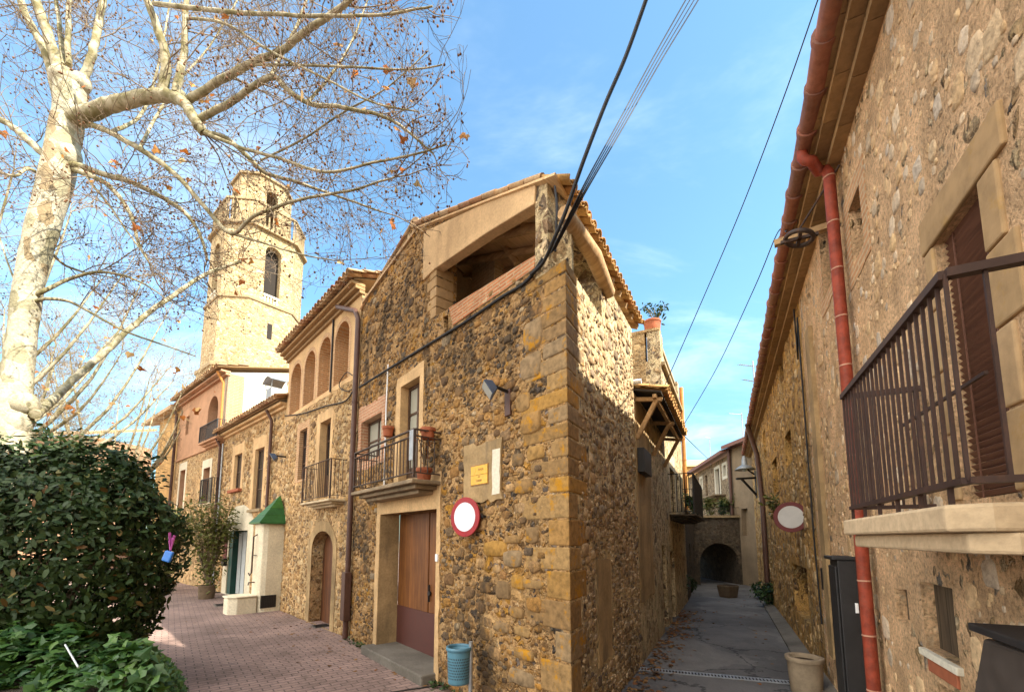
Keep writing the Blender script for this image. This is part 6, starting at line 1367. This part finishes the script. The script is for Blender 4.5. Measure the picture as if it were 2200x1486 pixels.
# aerials
def aerial(lab, pts, Y, els, double=False):
    b, t = at(*pts[0], Y), at(*pts[1], Y); T = thing('tv_aerial', lab, 'aerial', b); mb = MB(); mb.tube([b - Vector((0, 0, .6)), t], .022, 6); mb.build('mast', M['galv'], T)
    for (x0, y0), (x1, y1), n, w in els:
        p, q = at(x0, y0, Y), at(x1, y1, Y); m2 = MB(); m2.tube([p, q], .014, 5); d = (q - p)
        for i in range(n):
            c = p + d * (i / max(1, n - 1)); sd = Vector((.25, .95, .1)).normalized() * w + Vector((0, 0, w * .25)); m2.tube([c - sd, c + sd], .008, 4)
        m2.build('yagi', M['galv'], T)
aerial('tall TV aerial with two fish-bone antennas beside the red eave', ((1624, 845), (1617, 775)), 13.5, [((1588, 783), (1622, 787), 9, .22), ((1596, 815), (1624, 820), 7, .3)])
aerial('TV aerial with one long fish-bone antenna above the alley bend', ((1597, 955), (1593, 886)), 19., [((1566, 888), (1594, 890), 10, .2)])
aerial('small distant TV aerial on the far stone house roof', ((1526, 985), (1524, 938)), 24., [((1515, 939), (1526, 941), 5, .2)])

# flower pots
def flowerpot(lab, c, r, h, hang=False): return pot(lab, c, r, h, M['terracotta'], .012, 'flower_pot', 'flower pot')
P1 = FA.w(bx0_A + .16, by_A * .45, zslab_A); flowerpot('terracotta pot standing on the corner house balcony floor', P1, .10, .18)
P2 = FA.w(bx0_A + .10, by_A * .42, ztop_A - .10); flowerpot('terracotta pot hung on the balcony rail above the standing pot', P2, .095, .16)
P3p = fap(834, 925, .10); flowerpot('small terracotta pot fixed on the wall beside the balcony window', P3p - Vector((0, 0, .1)), .085, .17)
P4 = FW3.w(L3 - .3, -.2, zp + .051); flowerpot('round terracotta pot on the terrace house parapet corner', P4, .2, .32)
fp = FC.w(FC.X(447, 1235, .75), .75, 0); print('fp', proj(fp), proj(fp + Vector((0, 0, 2.5)))); pot('brown clay pot at the foot of the low house holding the climbing bush', fp, .24, .42, M['clay_dark'], .012, 'flower_pot', 'flower pot')

# ================================================================== greenery
def leaf_cloud(mb, pts, size, rr, asp=.45, bend=.25, up=.3, lobed=False):
    for p, nrm in pts:
        s = size * rr.uniform(.5, 1.4); d = Vector((rr.gauss(0, 1), rr.gauss(0, 1), rr.gauss(0, 1) + up)); d.normalize(); n = (Vector(nrm) + Vector((rr.gauss(0, .55), rr.gauss(0, .55), rr.gauss(0, .55) + .15))).normalized()
        q = d.cross(n)
        if q.length < .05: continue
        q.normalize(); d = n.cross(q)
        if lobed:
            k = [(0, -.35), (.34, -.5), (.55, -.05), (.28, .12), (0, .7), (-.28, .12), (-.55, -.05), (-.34, -.5)]
            v = [p + d * (b * s) + q * (a * s) - n * (abs(a) * s * .25) for a, b in k]; mb.add([p + n * s * .05] + v, [(0, i + 1, (i + 1) % 8 + 1) for i in range(8)])
        else:
            w = s * asp
            mb.add([p, p + d * s * .35 + q * w * .5 - n * w * bend * .3, p + d * s * .8 + q * w * .35 - n * w * bend, p + d * s - n * w * bend * 1.6, p + d * s * .8 - q * w * .35 - n * w * bend, p + d * s * .35 - q * w * .5 - n * w * bend * .3], [(0, 1, 2, 3, 4, 5)])

# clipped laurel: irregular crown, leaves thickest near its skin
rr = random.Random(21)
bc_ = Vector((-5.78, 5.4, 0)); T = thing('laurel_bush', 'big dark green clipped laurel bush at the edge of the square', 'bush', bc_)
def bush_r(th, ph):
    """radius of the crown by heading and height angle"""
    b = 1 + .07 * math.sin(3 * th + 1.2) + .05 * math.sin(5 * th + 4 * ph) + .05 * math.sin(7 * ph + 2 * th)
    return b
ctr = Vector((bc_.x, bc_.y, 1.68)); rx, ry, rz = 1.42, 1.1, 1.34
pts = []
while len(pts) < 29000:
    z = rr.uniform(-.95, 1); th = rr.uniform(0, 2 * math.pi); ph = math.asin(z)
    c, s = math.cos(ph), math.sin(ph); c = abs(c) ** (.62 if s < 0 else .86); sz = math.copysign(abs(s) ** .85, s)
    f = bush_r(th, ph) * (1 - abs(rr.gauss(0, .11)))
    d = Vector((rx * c * math.cos(th), ry * c * math.sin(th), rz * sz))
    p = ctr + d * f
    if math.sin(9 * p.x + 3) * math.sin(8 * p.z + 1) * math.sin(7 * p.y) > .38 and rr.random() < .85: continue
    pts.append((p, Vector((d.x / rx ** 2, d.y / ry ** 2, d.z / rz ** 2)).normalized()))
for cx, cz, h in ((-.62, .98, .34), (-.1, 1.10, .40), (.35, 1.05, .42), (.75, .95, .40), (1.05, .72, .3), (-.3, 1.1, .3), (.55, 1.1, .36), (.15, 1.12, .34), (.9, .85, .4)):
    for k in range(3):
        b = ctr + Vector((cx + rr.uniform(-.14, .14), rr.uniform(-.5, .3), cz + .06)); lean = Vector((rr.uniform(-.25, .25), rr.uniform(-.2, .2), 1)).normalized()
        for j in range(34): q = b + lean * (h * rr.random() ** .8) + Vector((rr.gauss(0, .05), rr.gauss(0, .05), 0)); pts.append((q, lean))
mb = MB(); leaf_cloud(mb, pts, .088, rr, .44); mb.build('leaves', M['laurel'], T, recalc=False)
mb = MB()
for i in range(26):
    th = rr.uniform(0, 6.28); e = ctr + Vector((rx * .8 * math.cos(th), ry * .8 * math.sin(th), rr.uniform(-.6, .95))); b = Vector((bc_.x + rr.uniform(-.12, .12), bc_.y + rr.uniform(-.12, .12), -.02)); mb.tube([b, b.lerp(e, .5) + Vector((0, 0, .25)), e], [.03, .018, .006], 5)
mb.build('stems', M['twig'], T)
# ivy over the planter edge
rr = random.Random(5)
T = thing('ivy', 'bright green ivy mounded over a low planter below the laurel bush', 'ivy', (-3.9, 4.1, 0)); pts = []
while len(pts) < 6400:
    x, y = rr.uniform(-7., -2.5), rr.uniform(3.5, 5.3); hgt = .74 + .13 * math.sin(3.7 * x + 1) + .11 * math.sin(5.1 * y + 2 * x) + .06 * math.sin(11 * x + 7 * y) + rr.gauss(0, .035)
    edge = min((-.712 * y - x) * .8, y - 3.5); 
    if edge < 0: continue
    k = min(1, edge / .45); z = hgt * (1 - (1 - k) ** 2.2)
    if rr.random() < .35: z *= rr.random()
    pts.append((Vector((x, y, max(.03, z))), Vector((.6 * (1 - k), -.5 * (1 - k) - .15, .35 + k))))
mb = MB(); leaf_cloud(mb, pts, .10, rr, .45, .35, .1, True); mb.build('leaves', M['ivy'], T, recalc=False)
mb = MB(); mb.slab([(-7.2, 3.8), (-3.1, 3.8), (-4.0, 5.0), (-7.2, 5.2)], -.05, .58); mb.build('planter_wall', M['dark_stone'], T)
mb = MB(); a = at(140, 1384, 4.0); b = at(168, 1432, 3.8); tag(MB().tube([a, b], .007, 6).build('straw', M['cloth_white'], loc=a), 'pale thin stick poking out of the ivy', 'stick')
# toy hanging in the bush
c = at(361, 1194, 4.32); T = thing('paper_toy', 'blue plastic tag with a pink ribbon caught in the laurel bush', 'toy', c)
d = Vector((.25, .1, .95)).normalized(); mb = MB(); mb.bar(c - d * .055, c + d * .05, .085, .03, (0, 1, 0)); mb.build('blue_tag', M['balloon_blue'], T, .012)
mb = MB(); rr = random.Random(3)
for i in range(9):
    e = c + d * .06; q = e + Vector((rr.uniform(-.035, .05), rr.uniform(-.03, .03), rr.uniform(.06, .19))); mb.bar(e, q, .016, .003)
mb.build('ribbon', M['ribbon_pink'], T)
# climbing bush in the far pot, alley shrubs, terrace plants
def shrub(name, lab, c, h, w, n, size, mat, cat='shrub', seed=1, up=.6, asp=.4, group=None):
    rr = random.Random(seed); c = Vector(c); T = thing(name, lab, cat, c, group); pts = []; mb = MB(); k = max(5, n // 90)
    for i in range(k):
        a = rr.uniform(0, 6.28); e = c + Vector((math.cos(a) * w * rr.uniform(.2, 1), math.sin(a) * w * rr.uniform(.2, 1), h * rr.uniform(.55, 1))); m_ = c.lerp(e, .5) + Vector((0, 0, h * .12)); mb.tube([c, m_, e], [.012, .009, .004], 4)
        for j in range(n // k): f = rr.random() ** .6; q = (c.lerp(m_, f * 2) if f < .5 else m_.lerp(e, f * 2 - 1)) + Vector((rr.gauss(0, w * .16), rr.gauss(0, w * .16), rr.gauss(0, h * .06))); pts.append((q, (q - c).normalized()))
    mb.build('stems', M['twig'], T); mb = MB(); leaf_cloud(mb, pts, size, rr, asp, .25, up); mb.build('leaves', mat, T, recalc=False)
shrub('climbing_bush', 'yellow-green bushy climber at the foot of the low house', fp + Vector((0, 0, .38)), 2.9, .9, 3400, .13, M['olive_leaf'], 'shrub', 4)
shrub('climbing_bush', 'second lighter bush rising between the laurel bush and the pink house', FD.w(.9, 1.2, 0), 3.2, 1.0, 1500, .14, M['olive_leaf'], 'shrub', 14)
def alley(px, py, off=0): c = gnd(px, py); return Vector((c.x, c.y, road_z(c.y)))
for i, (px, py, h, w, n, lab) in enumerate(((1455, 1290, .8, .5, 500, 'dark leafy shrub at the foot of the canopy house wall'), (1480, 1268, .6, .4, 300, 'smaller dark shrub by the terrace wall, deeper in the alley'), (1652, 1300, .7, .45, 500, 'dark low shrub at the foot of the right alley wall'), (1640, 1282, .5, .4, 260, 'small dark plant beyond the low shrub on the right alley side'))):
    shrub('alley_shrub', lab, alley(px, py), h, w, n, .11, M['dark_leaf'], 'shrub', 30 + i)
for i, (px, Y, lab) in enumerate(((1500, 19.9, 'green plant at the left end of the planted bridge terrace'), (1528, 20.1, 'green plant beside the terrace rail under the far balcony'), (1552, 20.2, 'bushy green plant at the middle of the bridge terrace'), (1572, 20., 'green plant on the bridge terrace next to the house downpipe'))):
    c = at(px, 1118, Y); c.z = 2.9; shrub('terrace_plant', lab, c, .9, .55, 420, .14, M['olive_leaf'] if i % 2 else M['dark_leaf'], 'plant', 50 + i)
c = FW3.w(.8, .35, wb + .0); shrub('balcony_plant', 'dark plants filling the terrace house balcony over the alley', c, .75, .45, 450, .1, M['dark_leaf'], 'plant', 60)
shrub('parapet_plant', 'spindly plant growing from the terracotta pot on the parapet', P4 + Vector((0, 0, .3)) + Vector((.12, .1, 0)), .75, .5, 170, .09, M['dark_leaf'], 'plant', 61)
shrub('pot_plant', 'dry plant in the terracotta pots on the corner house balcony', P1 + Vector((0, 0, .2)), .6, .14, 130, .06, M['dry_leaf'], 'plant', 62)
c = FR.w(FR.X(1664, 1100, .1), .06, FR.Z(1664, 1115, .1)); shrub('wall_plant', 'green sprig growing out of the right alley wall by the faded sign', c, .5, .3, 130, .12, M['olive_leaf'], 'plant', 63)
# leaf litter
rr = random.Random(9); pts = []
for i in range(560):
    px, py = 1395 + rr.gauss(0, 26) + 30 * rr.random(), 0; y = rr.uniform(5.2, 12); x = C0[0] + .5 * (y - C0[1]) + .12 + abs(rr.gauss(0, .28)); pts.append((Vector((x, y, road_z(y) + .012 + rr.random() * .02)), (0, 0, 3)))
for i in range(130): x, y = rr.uniform(-6, 1), rr.uniform(5, 13); q = FA.loc((x, y, 0)); pts.append((FA.w(rr.uniform(0, xA + xB), .1 + abs(rr.gauss(0, .5 if i % 3 else 1.8)), .01), (0, 0, 3)))
for i in range(60): y = rr.uniform(4.5, 16); pts.append((Vector((DR / .898 + .49 * y - .4 - abs(rr.gauss(0, .5)), y, road_z(y) + .012)), (0, 0, 3)))
mb = MB(); leaf_cloud(mb, pts, .075, rr, .8, .2, 0); tag(mb.build('leaf_litter', M['litter'], recalc=False), kind='stuff')
# weeds at the wall foot
rr = random.Random(12); pts = []
for k in range(34):
    u = rr.choice((rr.uniform(xA - 1.2, xA - .1), rr.uniform(0, 2.2), rr.uniform(g0x0 - .4, g0x0 + .2))); b = FA.w(u, .05 + rr.random() * .08, .02)
    for j in range(9): pts.append((b + Vector((rr.gauss(0, .03), rr.gauss(0, .03), rr.random() * .06)), (0, 0, 1)))
mb = MB(); leaf_cloud(mb, pts, .055, rr, .5, .2, .6); tag(mb.build('weeds', M['dark_leaf'], recalc=False), kind='stuff')

# ================================================================== plane trees
def catmull(P, sub):
    out = []
    for i in range(len(P) - 1):
        p0, p1, p2, p3 = P[max(i - 1, 0)], P[i], P[i + 1], P[min(i + 2, len(P) - 1)]
        for k in range(sub):
            t = k / sub; out.append(.5 * ((2 * p1) + (p2 - p0) * t + (2 * p0 - 5 * p1 + 4 * p2 - p3) * t * t + (3 * p1 - p0 - 3 * p2 + p3) * t ** 3))
    return out + [P[-1]]
class Tree:
    def __init__(s, seed, dens=1.): s.r = random.Random(seed); s.limb = MB(); s.twig = MB(); s.seedb = MB(); s.leafp = []; s.dens = dens; s.tips = []; s.nseed = 0; s.keep = None
    def tube(s, mb, P, r0, r1, n): m = len(P) - 1; mb.tube(P, [r0 + (r1 - r0) * i / m for i in range(m + 1)], n, n > 4)
    def knob(s, P, r):
        return [p + Vector((s.r.gauss(0, r), s.r.gauss(0, r), s.r.gauss(0, r))) * .18 for p in P]
    def grow(s, p, d, L, r, lev):
        rr = s.r; k = 5 if lev == 1 else 4 if lev == 2 else 3; P = [p]; q = d.normalized(); bend = Vector((rr.gauss(0, .25), rr.gauss(0, .25), rr.gauss(.12, .25)))
        for i in range(k):
            q = (q + bend * .22 + Vector((rr.gauss(0, .16), rr.gauss(0, .16), rr.gauss(0, .16)))).normalized(); P.append(P[-1] + q * (L / k))
        if s.keep and not (s.keep(P[-1]) and s.keep(P[2])): return
        s.tube(s.twig, P, r, max(.0022, r * .45), 4 if lev == 1 else 3)
        if lev < 3:
            n = max(2, int((6 if lev == 1 else 3.4) * s.dens * rr.uniform(.7, 1.3)))
            for i in range(n):
                f = rr.uniform(.18, 1) * k; j = min(k - 1, int(f)); b = P[j].lerp(P[j + 1], f - j); t = (P[j + 1] - P[j]).normalized(); o = t.orthogonal().normalized(); a = rr.uniform(0, 6.28); o = (o * math.cos(a) + t.cross(o) * math.sin(a))
                s.grow(b, (t * rr.uniform(.35, 1) + o * rr.uniform(.5, 1) + Vector((0, 0, .12))), L * rr.uniform(.34, .6), r * .6, lev + 1)
        else:
            x = rr.random()
            if x < .42:
                e = P[-1]; n_ = 1 if rr.random() < .7 else 2
                for i in range(n_):
                    h = e + Vector((rr.gauss(0, .02), rr.gauss(0, .02), -rr.uniform(.04, .11) - .05 * i)); s.twig.tube([e, h], .0018, 3, False); s.seedb.ball(h, .0135 * rr.uniform(.8, 1.15), 5); s.nseed += 1
            elif x < .433: s.leafp.append((P[-1], Vector((rr.gauss(0, .4), -.7, .3))))
    def main(s, pts, r0, r1, n=8, sub=5, every=.26, Lt=(.7, 1.4), start=.25, side=.85):
        P = catmull([Vector(p) for p in pts], sub); P = [P[0]] + s.knob(P[1:], (r0 + r1) / 2 * .6); s.tube(s.limb, P, r0, r1, n)
        acc = 0; tot = sum((P[i + 1] - P[i]).length for i in range(len(P) - 1)); run = 0; rr = s.r
        for i in range(len(P) - 1):
            l = (P[i + 1] - P[i]).length; run += l; acc += l
            while acc > every and run > tot * start:
                acc -= every / s.dens * rr.uniform(.6, 1.4); t = (P[i + 1] - P[i]).normalized(); o = t.orthogonal().normalized(); a = rr.uniform(0, 6.28); o = o * math.cos(a) + t.cross(o) * math.sin(a)
                f = run / tot; s.grow(P[i].lerp(P[i + 1], rr.random()), t * rr.uniform(.25, .9) + o * side, rr.uniform(*Lt) * (1.1 - .45 * f), max(.004, min(.0085, r1 * .55)), 1)
        t = (P[-1] - P[-2]).normalized()
        for i in range(3): s.grow(P[-1], t + Vector((rr.gauss(0, .35), rr.gauss(0, .35), rr.gauss(0, .35))), rr.uniform(*Lt), max(.004, min(.010, r1 * .75)), 1)
TZ = 6.0
def tp(px, py, dz=0.): return at(px, py, TZ + dz)
def keep_main(p):
    if p.y < 3.6: return False
    x, y = proj(p)
    if x > 1012 or x < -160: return False
    return y < 700 if x < 560 else y < 640 - (x - 560) * .42 + 70
t1 = Tree(3, 1.08); t1.keep = keep_main
trunk_px = [(-34, 1240, 62), (-12, 1120, 60), (10, 1010, 56), (22, 930, 50), (38, 800, 37), (50, 700, 36), (64, 600, 37), (88, 500, 41), (117, 400, 45), (132, 330, 44), (147, 250, 43), (153, 190, 46)]
Pt = catmull([tp(-60, 1500)] + [tp(a, b) for a, b, c in trunk_px], 4)
Rt = [.28] * 4
for i in range(len(trunk_px) - 1):
    for k in range(4): Rt.append((trunk_px[i][2] + (trunk_px[i + 1][2] - trunk_px[i][2]) * k / 4) / 935 * TZ * .68)
Rt.append(trunk_px[-1][2] / 935 * TZ * .68); rr = random.Random(6)
tr = MB(); tr.tube(Pt, [r * rr.uniform(.97, 1.04) for r in Rt], 22)
# burls where the big limbs leave
for px, py, r, sq in ((30, 905, .33, (1, .9, 1.15)), (52, 868, .26, (1, 1, 1)), (140, 170, .30, (1.0, .9, .8)), (172, 178, .22, (1, .9, 1)), (146, 335, .26, (1, .9, 1.1)), (168, 252, .24, (1.2, .9, .8)), (385, 205, .13, (1.2, 1, 1)), (425, 268, .12, (1, 1, 1.2)), (120, 330, .2, (1, 1, 1.3)), (20, 985, .33, (1, .9, 1))): tr.ball(tp(px, py), r * .68, 12, sq)
L_ = t1.main; u = .74 / 935 * TZ
L_([tp(125, 215), tp(97, 110, .1), tp(60, 40, .1), tp(30, -40, .2), tp(5, -130, .3)], 15 * u, 8 * u)
L_([tp(128, 160), tp(102, 70, -.1), tp(76, -10, -.2), tp(60, -110, -.3)], 17 * u, 9 * u)
L_([tp(135, 140), tp(128, 60, .3), tp(118, -20, .5), tp(112, -120, .6)], 8 * u, 4 * u); L_([tp(148, 140), tp(146, 60, .1), tp(150, -20, .2), tp(155, -120, .2)], 9 * u, 5 * u)
L_([tp(158, 200), tp(188, 150), tp(204, 90), tp(218, 10, .2), tp(235, -90, .3)], 13 * u, 9 * u)
L_([tp(140, 268), tp(180, 248, -.1), tp(230, 228, -.25), tp(290, 213, -.4), tp(345, 206, -.5), tp(385, 212, -.6), tp(418, 258, -.7), tp(436, 284, -.7)], 25 * u, 12 * u, 12, every=.6, start=.6)
L_([tp(350, 205, -.5), tp(357, 130, -.6), tp(338, 60, -.7), tp(316, 0, -.8), tp(300, -90, -.9)], 14 * u, 8 * u)
L_([tp(378, 200, -.6), tp(396, 110, -.6), tp(398, 40, -.6), tp(402, -60, -.6)], 11 * u, 6 * u)
L_([tp(405, 215, -.6), tp(470, 175, -.8), tp(535, 138, -1.), tp(610, 105, -1.2), tp(665, 62, -1.4), tp(730, 18, -1.5), tp(790, -40, -1.6)], 11 * u, 6 * u)
L_([tp(430, 256, -.7), tp(500, 216, -.8), tp(580, 166, -1.), tp(615, 190, -1.1), tp(662, 222, -1.2), tp(740, 232, -1.3), tp(840, 258, -1.3), tp(930, 330, -1.2)], 9.5 * u, 2.6 * u)
L_([tp(436, 284, -.7), tp(490, 300, -.6), tp(540, 345, -.5), tp(572, 372, -.4), tp(640, 392, -.4), tp(720, 420, -.3), tp(820, 455, -.2)], 8 * u, 2.4 * u)
L_([tp(436, 284, -.7), tp(520, 318, -.9), tp(600, 340, -1.), tp(700, 370, -1.2), tp(800, 350, -1.3), tp(900, 330, -1.4), tp(960, 310, -1.4)], 5 * u, 1.8 * u)
L_([tp(142, 262), tp(180, 264), tp(230, 282, -.2), tp(300, 320, -.4), tp(375, 372, -.5), tp(440, 445, -.5), tp(497, 502, -.5), tp(545, 465, -.6), tp(640, 430, -.7), tp(750, 410, -.8), tp(850, 380, -.9)], 10 * u, 2.4 * u)
L_([tp(497, 502, -.5), tp(560, 520, -.5), tp(640, 545, -.5), tp(720, 560, -.5)], 4 * u, 1.5 * u)
L_([tp(126, 352), tp(170, 356), tp(215, 372, .1), tp(285, 392, .1), tp(340, 420, .1), tp(395, 455, .1), tp(430, 505, .1), tp(445, 560, .1)], 11 * u, 4 * u)
L_([tp(124, 362), tp(168, 368), tp(225, 392, -.3), tp(262, 430, -.4), tp(284, 470, -.5), tp(296, 520, -.5), tp(318, 560, -.5)], 9 * u, 3 * u)
L_([tp(124, 358), tp(172, 364), tp(200, 400, -.2), tp(235, 440, -.3), tp(275, 500, -.3), tp(310, 545, -.4)], 5 * u, 2 * u)
L_([tp(125, 345), tp(90, 328), tp(50, 292), tp(20, 268), tp(-30, 240), tp(-90, 200)], 12 * u, 8 * u)
L_([tp(118, 392), tp(90, 378), tp(60, 362, -.2), tp(35, 378, -.3), tp(5, 372, -.3)], 6 * u, 3 * u)
L_([tp(62, 640), tp(100, 622), tp(140, 603, .2), tp(200, 585, .3), tp(260, 590, .4), tp(312, 612, .4), tp(370, 650, .4)], 7 * u, 2 * u)
L_([tp(58, 655), tp(96, 642), tp(150, 648, .2), tp(210, 680, .3), tp(270, 712, .3), tp(350, 740, .4), tp(420, 765, .4)], 6 * u, 2 * u)
L_([tp(74, 575), tp(92, 555), tp(110, 545, .3), tp(140, 570, .5), tp(190, 588, .6)], 7 * u, 3 * u)
L_([tp(75, 890), tp(110, 862, .8), tp(170, 805, 1.5), tp(245, 738, 2.1), tp(320, 672, 2.6), tp(390, 622, 3.), tp(450, 585, 3.4), tp(520, 560, 3.6)], 14 * u, 7 * u)
L_([tp(330, 8, -.8), tp(450, 22, -1.2), tp(560, 30, -1.5), tp(690, 34, -1.8), tp(820, 32, -1.9), tp(930, 14, -2.)], 6 * u, 2 * u)
L_([tp(402, 40, -.6), tp(480, 50, -.9), tp(580, 110, -1.2), tp(690, 165, -1.4), tp(800, 220, -1.5), tp(900, 240, -1.6)], 4 * u, 1.6 * u)
L_([tp(540, 140, -1.), tp(640, 140, -1.2), tp(760, 145, -1.4), tp(880, 150, -1.5), tp(950, 140, -1.6)], 3.5 * u, 1.5 * u)
L_([tp(560, 345, -.5), tp(650, 300, -.8), tp(740, 240, -1.), tp(830, 190, -1.2), tp(920, 110, -1.3)], 3 * u, 1.4 * u)
L_([tp(580, 165, -1.), tp(610, 110, -.8), tp(640, 50, -.6), tp(670, -30, -.5)], 5 * u, 3 * u)
L_([tp(660, 222, -1.2), tp(720, 150, -1.), tp(760, 80, -.8), tp(790, 0, -.7)], 4 * u, 2 * u)
L_([tp(240, 284, -.2), tp(300, 250, .5), tp(330, 180, 1.), tp(350, 90, 1.4), tp(370, -20, 1.6)], 6 * u, 3 * u)
L_([tp(300, 320, -.4), tp(330, 260, .2), tp(380, 180, .6), tp(450, 100, 1.), tp(510, 0, 1.3)], 5 * u, 2.5 * u)
L_([tp(60, 650, .2), tp(40, 620, .3), tp(15, 560, .4), tp(-10, 480, .5)], 4 * u, 2 * u)
print('tree', len(t1.twig.f), t1.nseed, len(t1.leafp))
T = thing('plane_tree', 'big bare plane tree with mottled cream trunk, spreading over the square', 'tree', (Pt[0].x, Pt[0].y, 0))
tr.build('trunk', M['bark'], T); t1.limb.build('limbs', M['limb'], T); t1.twig.build('twigs', M['twig'], T, recalc=False); t1.seedb.build('seed_balls', M['seed'], T, recalc=False)
rr = random.Random(15); lp = list(t1.leafp)
for px, py, dz in ((137, 330, -.35), (240, 355, -.4), (240, 350, -.38), (520, 560, -.5), (512, 600, -.5), (510, 630, -.5), (620, 408, -.5), (540, 555, -.5), (727, 88, -1.3), (850, 478, -.4), (890, 178, -1.4), (836, 196, -1.4), (760, 155, -1.2), (995, 296, -1.4), (440, 220, -.6), (95, 838, .3), (150, 880, .4), (235, 860, .4), (285, 755, .4), (375, 800, .5), (385, 838, .5), (300, 790, .4), (400, 905, .3), (425, 880, .3)):
    for k in range(2): lp.append((tp(px + rr.uniform(-8, 8), py + rr.uniform(-8, 8), dz), Vector((.2, -1, .3))))
mb = MB(); leaf_cloud(mb, lp, .085, rr, .9, .35, -.5, True); mb.build('leaves', M['dry_leaf'], T, recalc=False)

# plane trees further back along the square
def back_tree(lab, px, py, Y, h, seed, lean=0.):
    b = at(px, py, Y); b.z = 0; t = Tree(seed, .8); rr = t.r; top = b + Vector((lean, 0, h * .45)); P = catmull([b, b.lerp(top, .5) + Vector((rr.gauss(0, .12), 0, 0)), top], 5)
    k = MB(); k.tube(P, [.26 - .09 * i / (len(P) - 1) for i in range(len(P))], 10)
    for i in range(13):
        a = 2 * math.pi * i / 11 + rr.uniform(-.3, .3); s = rr.uniform(.5, 1.); s0 = top - Vector((0, 0, rr.uniform(0, h * .16))); e = top + Vector((math.cos(a) * h * .36 * s, math.sin(a) * h * .36 * s, h * .52 * rr.uniform(.45, 1)))
        m_ = s0.lerp(e, .45) + Vector((math.cos(a), math.sin(a), -.3)) * h * .05; t.main([s0, m_, e], .075, .014, 6, 4, .2, (.8, 1.7), .1)
    T = thing('plane_tree', lab, 'tree', b, None); k.build('trunk', M['bark'], T); t.limb.build('limbs', M['limb'], T); t.twig.build('twigs', M['twig_far'], T, recalc=False); t.seedb.build('seed_balls', M['seed'], T, recalc=False)
    mb = MB(); leaf_cloud(mb, t.leafp, .12, rr, .9, .3, -.5, True); mb.build('leaves', M['dry_leaf'], T, recalc=False)
back_tree('bare plane tree behind the mottled trunk, its crown hidden by the nearer branches', 25, 1000, 13., 10.5, 31)
back_tree('thin bare plane tree farther back, seen between the trunk and the church tower', 215, 1000, 19., 10., 32, .5)
back_tree('bare plane tree partly outside the view beside the mottled trunk', -190, 1000, 10., 11., 33)
